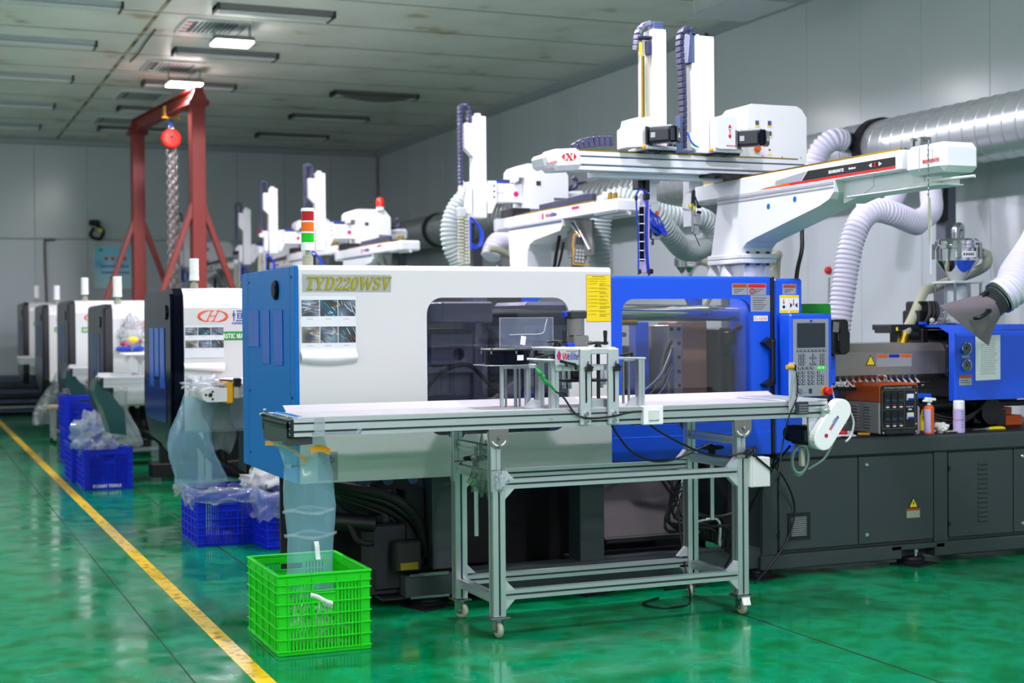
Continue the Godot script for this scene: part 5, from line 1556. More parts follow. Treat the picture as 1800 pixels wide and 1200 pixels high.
	part(xc, "lettering", B.new().text("BORUNTE", false, V(3.40, 2.40, -7.598), V(0.97, 0.24, 0), V(-0.24, 0.97, 0), 0.012, 0.075, 0.001), "red")
	part(t, "slide_carriage", B.new().box(4.45, 4.95, 2.366, 2.384, -7.85, -7.55, 0.004).box(4.50, 4.62, 2.354, 2.37, -7.60, -7.50, 0.003), "dark_steel")
	# upright arms
	for k in [[4.080, 4.166, 3.207, 0], [4.370, 4.490, 3.188, 1]]:
		var x0: float = k[0]; var x1: float = k[1]
		var ar := part(t, "upright_arm", B.new().prism(slot_poly(x0, x1, -7.70, -7.58, 0.004, 0.003), 1, 2.505, k[2]), "robot_white", "tall white upright arm")
		part(ar, "arm_cap", B.new().box(x0, x1, k[2], k[2] + 0.012, -7.70, -7.58, 0.004).cyl(V(x0 + 0.03, k[2], -7.62), V(x0 + 0.03, k[2] + 0.025, -7.62), 0.012, -1, 8), "cover_white")
		if k[3] == 0:
			part(ar, "guide_rail", B.new().box(4.018, 4.032, 2.52, 3.06, -7.62, -7.60, 0.002), "brass")
			part(ar, "guide_web", B.new().box(4.030, 4.082, 2.52, 3.16, -7.68, -7.62, 0.003), "cover_white")
			part(ar, "drive_belt", B.new().box(4.052, 4.068, 2.52, 3.10, -7.615, -7.61, 0.001), "hose_cream")
			part(ar, "belt_clamp", B.new().box(4.045, 4.075, 3.07, 3.15, -7.62, -7.59, 0.004).box(3.998, 4.085, 3.165, 3.178, -7.68, -7.59, 0.003), "chain_blue")
			part(ar, "chain_bracket", B.new().box(4.095, 4.162, 3.215, 3.268, -7.68, -7.60, 0.004), "slate_plate")
			part(ar, "grease_point", B.new().box(4.005, 4.018, 3.06, 3.14, -7.62, -7.60, 0.003), "yellow")
			var lp := []
			for i in 13:
				lp.append(V(4.092, 3.176, -7.64) + V(-cos(PI * 0.5 * i / 12.0) * 0.085, sin(PI * 0.5 * i / 12.0) * 0.085, 0))
			chain_links(t, [V(4.007, 3.10, -7.66)] + lp, 0.05, 0.03, "chain_grey")
		else:
			part(ar, "side_plate", B.new().prism(PackedVector2Array([V2(4.322, 3.04), V2(4.368, 3.04), V2(4.368, 3.22), V2(4.34, 3.22)]), 2, -7.68, -7.60), "slate_plate")
			part(ar, "side_strip", B.new().box(4.352, 4.371, 2.52, 3.04, -7.67, -7.60, 0.003), "cover_white")
			var pts := [V(4.300, 2.53, -7.63), V(4.302, 2.8, -7.63), V(4.292, 3.0, -7.63), V(4.285, 3.15, -7.63), V(4.296, 3.22, -7.63), V(4.328, 3.248, -7.63), V(4.358, 3.235, -7.63), V(4.366, 3.20, -7.63)]
			chain_links(t, pts, 0.06, 0.034, "chain_blue")
			part(ar, "chain_rail", B.new().box(4.255, 4.275, 2.50, 2.72, -7.64, -7.58, 0.003).box(4.27, 4.34, 2.50, 2.515, -7.66, -7.58, 0.002), "slate_plate")
			for i in 3:
				part(ar, "air_tube", B.new().cable([V(4.31 + 0.01 * i, 2.62, -7.59), V(4.33, 2.56 - 0.01 * i, -7.57), V(4.37, 2.53, -7.56)], 0.005, 6), ["tube_blue", "green", "paper"][i])
	# carriages with motors
	part(t, "carriage_cover", B.new().prism(PackedVector2Array([V2(3.868, 2.51), V2(4.056, 2.525), V2(4.056, 2.70), V2(3.99, 2.69), V2(3.935, 2.672), V2(3.885, 2.63), V2(3.868, 2.62)]), 2, -7.64, -7.53), "robot_white", "white carriage cover of the left arm")
	part(t, "carriage_cover", B.new().prism(PackedVector2Array([V2(3.93, 2.60), V2(4.075, 2.60), V2(4.075, 2.715), V2(4.04, 2.715), V2(3.95, 2.69)]), 2, -7.74, -7.64), "robot_white")
	var c2 := part(t, "carriage_cover", B.new().prism(B.round_rect(4.448, 4.585, 2.52, 2.708, 0.012, 3), 2, -7.56, -7.48), "robot_white", "white carriage cover of the right arm with a red mark")
	part(c2, "cover_mark", B.new().prism(PackedVector2Array([V2(4.535, 2.668), V2(4.523, 2.645), V2(4.547, 2.645)]), 2, -7.48, -7.4785).text("Y", true, V(4.526, 2.612, -7.479), V(1, 0, 0), V(0, 1, 0), 0.026, 0.018, 0.001).ball(V(4.535, 2.596, -7.479), V(0.01, 0.012, 0.001), 10).text("BORUNTE", false, V(4.512, 2.535, -7.479), V(1, 0, 0), V(0, 1, 0), 0.009, 0.06, 0.001), "red")
	part(t, "lettering", B.new().text("BORUNTE", false, V(4.105, 2.525, -7.579), V(1, 0, 0), V(0, 1, 0), 0.010, 0.055, 0.001), "red")
	for k in [[3.995, 2.578], [4.592, 2.582]]:
		var x: float = k[0]; var y: float = k[1]
		var q := Basis(V(0, 1, 0), -0.85)
		var c := V(x + 0.075, y, -7.45)
		var mo := part(t, "drive_motor", B.new().obox(c + q * V(-0.01, 0, 0), V(0.14, 0.088, 0.088), q, 0.014), "charcoal", "dark drive motor with a warning triangle")
		part(mo, "motor_cap", B.new().obox(c + q * V(0.075, 0.0, 0), V(0.045, 0.094, 0.094), q, 0.02), "navy_gloss")
		part(mo, "motor_flange", B.new().obox(c + q * V(-0.085, 0, 0), V(0.014, 0.105, 0.1), q, 0.004), "black")
		part(mo, "motor_ridge", B.new().obox(c + q * V(-0.0, 0.05, 0.02), V(0.13, 0.012, 0.02), q, 0.004).obox(c + q * V(-0.045, 0.0, 0.046), V(0.028, 0.03, 0.004), q, 0.001), "sticker_grey")
		var tp := c + q * V(0.0985, -0.018, 0.018)
		var rt := q * V(0, 0, -1)
		var b := B.new()
		b.tri(tp, tp + rt * 0.036, tp + rt * 0.018 + V(0, 0.036, 0), q * V(1, 0, 0), q * V(1, 0, 0), q * V(1, 0, 0))
		part(mo, "warning_triangle", b, "paper")
	for x in [3.99, 4.44]:
		part(t, "carriage_plate", B.new().box(x, x + 0.20, 2.502, 2.522, -7.74, -7.50, 0.004), "alu_plate")
		part(t, "carriage_block", B.new().box(x + 0.02, x + 0.09, 2.488, 2.505, -7.70, -7.52, 0.003).box(x + 0.11, x + 0.19, 2.488, 2.505, -7.70, -7.52, 0.003), "black")
		part(t, "grease_cap", B.new().box(x - 0.02, x + 0.005, 2.505, 2.525, -7.53, -7.51, 0.006), "amber_tape")
	part(t, "cross_chain_guard", B.new().bar(V(3.62, 2.50, -7.76), V(3.68, 2.56, -7.76), 0.02, 0.004).bar(V(3.68, 2.56, -7.76), V(3.76, 2.575, -7.76), 0.02, 0.004), "cover_white")
	chain_links(t, [V(3.64, 2.515, -7.76), V(3.70, 2.55, -7.76), V(3.80, 2.57, -7.76), V(3.90, 2.575, -7.76)], 0.06, 0.034, "chain_blue", "energy_chain", V(0, 1, 0))
	chain_links(t, [V(4.17, 2.55, -7.70), V(4.22, 2.548, -7.70), V(4.30, 2.53, -7.70)], 0.05, 0.03, "chain_blue", "energy_chain", V(0, 1, 0))
	# control box
	var bx := part(t, "control_box", B.new().prism(PackedVector2Array([V2(4.93, 2.52), V2(5.345, 2.52), V2(5.345, 2.795), V2(5.31, 2.845), V2(5.27, 2.865), V2(4.94, 2.865), V2(4.91, 2.83), V2(4.905, 2.60)]), 2, -8.20, -7.88), "robot_white", "big white robot control box with small labels")
	part(bx, "box_hood", B.new().prism(PackedVector2Array([V2(4.76, 2.70), V2(4.76, 2.755), V2(4.79, 2.80), V2(4.93, 2.83), V2(4.93, 2.60), V2(4.84, 2.60), V2(4.83, 2.68)]), 2, -8.18, -7.95), "robot_white")
	for k in [[4.975, 2.745], [5.066, 2.747], [4.975, 2.68], [5.068, 2.682]]:
		var la := part(bx, "switch_label", B.new().box(k[0] - 0.012, k[0] + 0.014, k[1] - 0.012, k[1] + 0.016, -7.88, -7.876, 0.001), "slate_plate")
		part(la, "tag", B.new().box(k[0] - 0.016, k[0] + 0.018, k[1] - 0.022, k[1] - 0.015, -7.88, -7.877, 0.0), "yellow")
	part(bx, "stop_knob", B.new().lathe(V(4.968, 2.584, -7.88), V(0, 0, 1), [V2(0.012, 0), V2(0.012, 0.012), V2(0.022, 0.016), V2(0.022, 0.028), V2(0.016, 0.034), V2(0, 0.034)], 18), "orange", "orange stop knob")
	part(bx, "tag", B.new().box(4.955, 4.98, 2.552, 2.558, -7.88, -7.877, 0.0).box(5.055, 5.08, 2.548, 2.554, -7.88, -7.877, 0.0), "yellow")
	part(bx, "keyhole", B.new().cyl(V(5.066, 2.58, -7.882), V(5.066, 2.58, -7.876), 0.006, -1, 10).cyl(V(5.016, 2.538, -7.882), V(5.016, 2.538, -7.877), 0.004, -1, 6).cyl(V(5.16, 2.538, -7.882), V(5.16, 2.538, -7.877), 0.004, -1, 6).cyl(V(5.30, 2.538, -7.882), V(5.30, 2.538, -7.877), 0.004, -1, 6), "black")
	# lower slides and grippers behind the cross beam
	part(t, "lower_slide", B.new().box(4.155, 4.24, 2.34, 2.40, -7.88, -7.80, 0.004).box(4.162, 4.222, 2.20, 2.36, -7.87, -7.81, 0.004), "alu_plate", "grey lower slide of the left arm")
	part(t, "slide_block", B.new().box(4.09, 4.155, 2.30, 2.37, -7.88, -7.80, 0.004).box(4.13, 4.158, 2.28, 2.39, -7.80, -7.78, 0.003), "black")
	part(t, "gripper_head", B.new().box(4.18, 4.23, 2.15, 2.22, -7.86, -7.80, 0.004).box(4.15, 4.185, 2.0, 2.18, -7.84, -7.80, 0.004).box(4.185, 4.24, 2.0, 2.05, -7.85, -7.80, 0.006), "alu_plate")
	part(t, "gripper_jaw", B.new().box(4.15, 4.17, 1.985, 2.06, -7.80, -7.78, 0.003).box(4.19, 4.20, 1.965, 2.0, -7.83, -7.81, 0.002).cyl(V(4.21, 2.03, -7.80), V(4.21, 2.03, -7.77), 0.014, -1, 12), "black")
	part(t, "valve", B.new().box(4.205, 4.22, 2.13, 2.17, -7.80, -7.78, 0.003).bar(V(4.205, 2.13, -7.79), V(4.225, 2.16, -7.79), 0.012, 0.014), "orange")
	part(t, "valve", B.new().box(4.20, 4.218, 2.07, 2.09, -7.79, -7.77, 0.003), "red")
	for i in 5:
		part(t, "air_tube", B.new().cable([V(4.16 + 0.008 * i, 2.19 - 0.01 * i, -7.80), V(4.14 + 0.02 * i, 2.12, -7.77), V(4.19 + 0.01 * i, 2.07 - 0.01 * i, -7.75), V(4.235 + 0.006 * i, 2.09 - 0.015 * i, -7.76), V(4.22, 2.03 + 0.01 * i, -7.77), V(4.17 + 0.01 * i, 2.06, -7.78), V(4.185, 2.12, -7.80)], 0.005, 6), "tube_blue", "blue air tube")
	part(t, "tool_stem", B.new().bar(V(4.14, 2.04, -7.83), V(4.11, 1.98, -7.70), 0.03, 0.006), "alu_plate")
	var zt := -7.70
	var tool := part(t, "tool_bar", B.new().box(4.062, 4.10, 1.79, 2.27, zt - 0.02, zt, 0.004).box(4.102, 4.112, 1.78, 2.25, zt - 0.01, zt, 0.002), "lilac", "hanging tool bar with blue air tubes")
	part(tool, "suction_stack", B.new().cyl(V(4.052, 1.86, zt + 0.012), V(4.052, 2.18, zt + 0.012), 0.014, -1, 14), "navy_gloss")
	var tie := B.new()
	for i in 7:
		var y := 1.87 + 0.053 * i
		tie.box(4.034, 4.058, y - 0.003, y + 0.003, zt + 0.0, zt + 0.028, 0.001)
		if i % 2 == 0:
			tie.box(4.064, 4.092, y - 0.004, y + 0.004, zt - 0.005, zt + 0.008, 0.001)
	part(tool, "cable_tie", tie, "paper")
	part(tool, "air_tube", B.new().cable([V(4.035, 1.78, zt), V(4.031, 2.0, zt + 0.005), V(4.024, 2.18, zt), V(4.026, 2.255, zt), V(4.05, 2.288, zt), V(4.075, 2.275, zt), V(4.085, 2.24, zt)], 0.0055, 6, 8), "tube_blue")
	part(tool, "air_tube", B.new().cable([V(4.085, 2.28, zt + 0.01), V(4.088, 2.2, zt + 0.015), V(4.082, 2.05, zt + 0.015), V(4.086, 1.9, zt + 0.015), V(4.10, 1.775, zt + 0.01)], 0.008, 8, 8), "tube_blue")
	part(tool, "tool_clamp", B.new().box(4.066, 4.102, 2.225, 2.262, zt, zt + 0.03, 0.006).box(4.014, 4.03, 2.22, 2.25, zt - 0.01, zt + 0.01, 0.004).box(4.09, 4.122, 1.785, 1.815, zt, zt + 0.03, 0.006).box(4.03, 4.045, 1.785, 1.812, zt, zt + 0.02, 0.004), "black")
	part(t, "lower_slide", B.new().box(4.440, 4.468, 2.08, 2.41, -7.88, -7.80, 0.004).box(4.468, 4.54, 2.33, 2.41, -7.90, -7.80, 0.004), "robot_white", "white lower slide of the right arm")
	part(t, "slide_cover", B.new().obox(V(4.424, 2.235, -7.80), V(0.042, 0.115, 0.05), Basis(V(0, 0, 1), -0.1), 0.016), "cover_white")
	part(t, "gripper_head", B.new().box(4.452, 4.475, 2.04, 2.30, -7.80, -7.78, 0.004).box(4.455, 4.495, 2.09, 2.15, -7.79, -7.76, 0.004).box(4.458, 4.485, 2.03, 2.085, -7.79, -7.76, 0.003), "steel")
	part(t, "gripper_jaw", B.new().box(4.445, 4.462, 2.22, 2.30, -7.78, -7.765, 0.003).bar(V(4.46, 2.26, -7.765), V(4.488, 2.19, -7.76), 0.012, 0.006).cyl(V(4.478, 2.20, -7.77), V(4.502, 2.20, -7.77), 0.01, -1, 8).cyl(V(4.478, 2.165, -7.77), V(4.502, 2.165, -7.77), 0.01, -1, 8), "black")
	part(t, "gripper_tag", B.new().box(4.45, 4.46, 2.175, 2.205, -7.778, -7.765, 0.002).box(4.418, 4.438, 2.195, 2.215, -7.772, -7.765, 0.003), "yellow")
	part(t, "gripper_wire", B.new().cable([V(4.46, 2.04, -7.78), V(4.48, 2.0, -7.78), V(4.50, 1.96, -7.78)], 0.003, 5), "black")
	# a chain with a tag that hangs from the end of the beam
	var hc := thing("hanging_tag", "thin chain with long pale tags hanging from the near end of the striped robot beam", "tag", V(4.60, 2.36, -5.79))
	var lk := []
	for i in 24:
		lk.append(V(4.595, 2.36 - 0.012 * i, -5.745 + 0.002 * sin(i * 2.0)))
	part(hc, "chain", B.new().cable([V(4.66, 2.385, -5.85), V(4.64, 2.37, -5.80), V(4.61, 2.368, -5.76), V(4.598, 2.37, -5.745)], 0.004, 5).tube(lk, func(i): return 0.0025 + 0.002 * (i % 2), 6), "steel")
	part(hc, "tag_strip", B.new().prism(PackedVector2Array([V2(4.590, 2.09), V2(4.602, 2.09), V2(4.606, 2.0), V2(4.600, 1.86), V2(4.593, 1.86), V2(4.586, 2.0)]), 2, -5.742, -5.738), "hose_cream")
	part(hc, "tag_strip", B.new().prism(PackedVector2Array([V2(4.596, 1.98), V2(4.606, 1.98), V2(4.602, 1.72), V2(4.594, 1.72)]), 2, -5.735, -5.732), "film_white")

# ---------- single-arm robots of the machines behind ----------
func robots():
	var base := V(4.7, 1.76, -11.0)
	var t := thing("takeout_robot", "white one-armed take-out robot on the second machine, yellow framed teach pendant hanging from it", "robot", base)
	var z := -10.9
	part(t, "upright_arm", B.new().box(4.217, 4.326, 2.343, 3.155, z - 0.06, z + 0.05, 0.006), "robot_white", "tall white upright arm")
	part(t, "arm_cap", B.new().cyl(V(4.27, 3.155, z), V(4.27, 3.18, z), 0.03, -1, 8), "cover_white")
	part(t, "arm_side_plate", B.new().prism(PackedVector2Array([V2(4.150, 2.895), V2(4.218, 2.83), V2(4.218, 3.10), V2(4.160, 3.10), V2(4.150, 3.09)]), 2, z - 0.04, z + 0.03), "robot_white")
	var a := [V(4.118, 2.60, z)]
	for i in 9:
		a.append(V(4.156, 3.20, z) + V(-cos(PI * i / 8.0) * 0.038, sin(PI * i / 8.0) * 0.045, 0))
	a.append(V(4.194, 3.09, z))
	chain_links(t, a, 0.06, 0.03, "chain_blue")
	part(t, "chain_plate", B.new().prism(PackedVector2Array([V2(4.108, 2.55), V2(4.15, 2.55), V2(4.15, 2.62), V2(4.12, 2.66), V2(4.12, 2.75), V2(4.108, 2.75)]), 2, z - 0.03, z + 0.02), "robot_white")
	part(t, "arm_slide", B.new().prism(B.round_rect(4.156, 4.204, 2.375, 2.63, 0.02, 4), 2, z - 0.03, z + 0.03), "robot_white")
	part(t, "reach_arm", B.new().box(4.326, 4.66, 2.468, 2.622, z - 0.05, z + 0.05, 0.006), "robot_white", "white horizontal reach arm")
	part(t, "arm_bracket", B.new().prism(PackedVector2Array([V2(4.328, 2.64), V2(4.404, 2.64), V2(4.404, 2.47), V2(4.36, 2.38), V2(4.328, 2.38)]), 2, z + 0.05, z + 0.062), "robot_white")
	var bo := B.new()
	for i in 3:
		bo.cyl(V(4.382, 2.60 - 0.045 * i, z + 0.06), V(4.382, 2.60 - 0.045 * i, z + 0.066), 0.007, -1, 8).cyl(V(4.42 + 0.02 * i, 2.545, z + 0.05), V(4.42 + 0.02 * i, 2.545, z + 0.053), 0.004, -1, 6)
	part(t, "bracket_bolt", bo, "black")
	part(t, "arm_cable", B.new().cable([V(4.33, 2.625, z), V(4.4, 2.64, z - 0.01), V(4.5, 2.63, z)], 0.010, 6), "tube_blue")
	chain_links(t, [V(4.42, 2.637, z - 0.02), V(4.50, 2.637, z - 0.02), V(4.58, 2.637, z - 0.02)], 0.05, 0.028, "chain_blue", "energy_chain", V(0, 1, 0))
	part(t, "arm_mark", B.new().lathe(V(4.578, 2.54, z + 0.05), V(0, 0, 1), [V2(0.024, 0), V2(0.024, 0.002), V2(0, 0.002)], 6), "magenta")
	part(t, "control_box", B.new().prism(PackedVector2Array([V2(4.632, 2.42), V2(4.89, 2.42), V2(4.89, 2.515), V2(5.02, 2.515), V2(5.02, 2.70), V2(4.95, 2.785), V2(4.66, 2.785), V2(4.575, 2.755), V2(4.548, 2.72), V2(4.548, 2.632), V2(4.58, 2.64), V2(4.585, 2.67), V2(4.632, 2.67)]), 2, z - 0.14, z + 0.10), "robot_white", "white robot control box")
	part(t, "box_socket", B.new().box(4.735, 4.775, 2.61, 2.645, z + 0.10, z + 0.104, 0.002), "groove")
	part(t, "rear_box", B.new().obox(V(5.16, 2.54, z - 0.2), V(0.26, 0.12, 0.16), Basis(), 0.03), "robot_white")
	chain_links(t, [V(5.02, 2.60, z - 0.05), V(5.12, 2.60, z - 0.05), V(5.16, 2.63, z - 0.05), V(5.16, 2.68, z - 0.05), V(5.13, 2.705, z - 0.05)], 0.06, 0.03, "chain_blue")
	var bx := 4.5
	part(t, "traverse_beam", B.new().box(bx, 4.70, 2.265, 2.35, -11.1, -9.28, 0.006), "robot_white", "white traverse beam")
	part(t, "beam_end", B.new().obox(V(4.60, 2.30, -9.10), V(0.2, 0.095, 0.38), Basis(), 0.016), "robot_white")
	part(t, "rear_cap", B.new().obox(V(4.60, 2.305, -11.12), V(0.2, 0.115, 0.08), Basis(), 0.015), "cover_white")
	part(t, "beam_rail", B.new().box(4.52, 4.54, 2.35, 2.364, -11.0, -9.3, 0.002), "brass")
	chain_links(t, [V(4.55, 2.385, -10.3), V(4.55, 2.39, -9.9), V(4.55, 2.40, -9.5), V(4.55, 2.39, -9.35)], 0.05, 0.03, "chain_blue", "energy_chain", V(0, 1, 0))
	part(t, "stop_block", B.new().box(4.53, 4.55, 2.34, 2.40, -9.10, -9.06, 0.003).box(4.57, 4.59, 2.34, 2.40, -9.10, -9.06, 0.003), "brass")
	part(t, "carriage", B.new().box(4.5, 4.66, 2.35, 2.42, -11.0, -10.75, 0.006), "dark_steel")
	part(t, "lettering", B.new().text("ellihe", false, V(4.4985, 2.295, -10.02), V(0, 0, 1), V(0, 1, 0), 0.03, 0.13, 0.001), "ink_blue")
	part(t, "lettering", B.new().text("W", false, V(4.4985, 2.297, -10.09), V(0, 0, 1), V(0, 1, 0), 0.026, 0.06, 0.001), "red")
	part(t, "beam_mark", B.new().box(4.4985, 4.5, 2.285, 2.33, -10.16, -10.13, 0.0).box(4.4985, 4.5, 2.32, 2.34, -9.62, -9.5, 0.0), "magenta")
	var poly := PackedVector2Array([V2(-10.83, 2.262), V2(-10.78, 1.76), V2(-10.46, 1.76), V2(-10.44, 2.06), V2(-10.40, 2.11), V2(-10.30, 2.138), V2(-9.83, 2.182), V2(-9.79, 2.215), V2(-9.785, 2.262)])
	part(t, "support", B.new().prism(poly, 0, bx, 4.70), "robot_white", "white support wedge under the beam")
	part(t, "support_rib", B.new().box(bx - 0.004, bx, 2.243, 2.258, -10.83, -9.8, 0.002), "slate_plate")
	part(t, "under_panel", B.new().box(4.58, 4.6, 1.98, 2.24, -9.88, -9.45, 0.006), "grey_plastic")
	part(t, "under_strut", B.new().bar(V(4.56, 2.25, -9.7), V(4.56, 2.02, -9.45), 0.02, 0.012).bar(V(4.56, 2.24, -9.78), V(4.56, 2.12, -9.6), 0.02, 0.012), "alu")
	part(t, "power_cable", B.new().cable([V(4.55, 2.15, -9.95), V(4.55, 2.05, -10.0), V(4.55, 1.92, -10.05), V(4.55, 1.76, -10.1)], 0.014, 8).cable([V(4.56, 2.1, -9.9), V(4.56, 1.95, -9.98), V(4.56, 1.76, -10.15)], 0.01, 8), "rubber")
	part(t, "rod", B.new().cyl(V(4.6, 2.255, -9.25), V(4.6, 2.246, -8.9), 0.012, -1, 10), "cover_white")
	# gripper: a stack of pale clamps and blue tubes
	var st := B.new()
	for i in 14:
		for s in [0, 1]:
			st.obox(V(4.078 + 0.048 * s, 2.33 - 0.026 * i - 0.012 * s, z + 0.10), V(0.044, 0.019, 0.045), Basis(), 0.005)
	part(t, "gripper_clamp", st, "hose_cream", "stack of pale gripper clamps")
	part(t, "gripper_bar", B.new().box(4.135, 4.15, 1.98, 2.36, z + 0.06, z + 0.12, 0.003).box(4.06, 4.13, 2.34, 2.42, z + 0.04, z + 0.1, 0.01), "alu_plate")
	for i in 3:
		part(t, "air_tube", B.new().cable([V(4.16, 2.34, z + 0.1), V(4.20, 2.31, z + 0.1), V(4.25 + 0.008 * i, 2.22, z + 0.1), V(4.235 + 0.008 * i, 2.12, z + 0.1), V(4.19, 2.10 + 0.008 * i, z + 0.1), V(4.16, 2.13 + 0.006 * i, z + 0.1)], 0.009, 6), "tube_blue", "blue air tube")
	part(t, "air_tube", B.new().cable([V(4.155, 2.34, z + 0.12), V(4.155, 2.2, z + 0.12), V(4.155, 2.08, z + 0.12)], 0.008, 6), "tube_blue")
	part(t, "gripper_head", B.new().box(4.17, 4.21, 2.1, 2.3, z + 0.02, z + 0.08, 0.006), "dark_steel")
	var others := [
		[V(-0.225, -0.07, -4.0), "white one-armed take-out robot on the third machine, its beam end near the red beacon"],
		[V(-0.01, 0.04, -7.0), "white one-armed take-out robot on the fourth machine, second upright arm left of the signal tower"],
		[V(0.385, 0.04, -10.3), "grey looking take-out robot on the fifth machine, right of the red gantry brace"],
		[V(0.12, 0.13, -13.7), "farthest take-out robot, mostly hidden behind the red gantry column"]]
	for k in others:
		dup(t, "takeout_robot", k[1], base + k[0])
	# pendant of the second robot
	org = base
	var pe := thing("teach_pendant", "yellow framed grey teach pendant with a red stop knob hanging under the second robot's beam", "pendant", V(4.55, 1.91, -9.66))
	var q := Basis(V(0, 0, 1), -0.12) * Basis(V(0, 1, 0), -0.5)
	var c := V(4.57, 2.03, -9.62)
	var pp := PackedVector2Array([V2(-0.05, -0.115), V2(0.045, -0.115), V2(0.05, -0.03), V2(0.068, 0.02), V2(0.068, 0.10), V2(0.05, 0.115), V2(-0.055, 0.115), V2(-0.068, 0.10), V2(-0.068, 0.02), V2(-0.055, -0.03)])
	part(pe, "frame", B.new().prism(pp, 2, -0.015, 0.015).moved(q, c), "amber_tape")
	part(pe, "face", B.new().prism(B.round_rect(-0.056, 0.056, 0.01, 0.104, 0.01, 3), 2, 0.014, 0.018).prism(B.round_rect(-0.044, 0.04, -0.105, 0.012, 0.01, 3), 2, 0.014, 0.018).moved(q, c), "grey_plastic")
	part(pe, "screen", B.new().box(-0.044, 0.036, 0.035, 0.09, 0.0175, 0.0195, 0.001).moved(q, c), "screen")
	var ks := B.new()
	for i in 4:
		for j in 3:
			ks.box(-0.034 + 0.024 * j, -0.018 + 0.024 * j, -0.095 + 0.026 * i, -0.079 + 0.026 * i, 0.0175, 0.02, 0.001)
	part(pe, "key", ks.moved(q, c), "hose_grey")
	part(pe, "stop_knob", B.new().cyl(V(0.05, 0.09, 0.016), V(0.05, 0.09, 0.04), 0.018, -1, 14).moved(q, c), "red")
	single("warning_beacon", B.new().cyl(V(4.68, 2.705, -14.8), V(4.68, 2.74, -14.8), 0.042, -1, 16), "paper", "white foot of the red beacon on the third machine's robot", "beacon", V(4.68, 2.705, -14.8)).set_meta("label", "small beacon with a red dome on top of the third machine's robot box")
	var be := get_node("warning_beacon")
	org = V(4.68, 2.705, -14.8)
	part(be, "dome", B.new().lathe(V(4.68, 2.74, -14.8), V(0, 1, 0), [V2(0.044, 0), V2(0.044, 0.06), V2(0.034, 0.09), V2(0.016, 0.104), V2(0, 0.107)], 18, true), "hoist_red", "red dome")
	for k in [[V(4.70, 2.785, -17.9), "small red beacon on the fourth machine's robot box, beside its upright arm"], [V(4.87, 2.805, -21.2), "small red beacon right of the red gantry brace"]]:
		var d := dup(be, "warning_beacon", k[1], k[0])

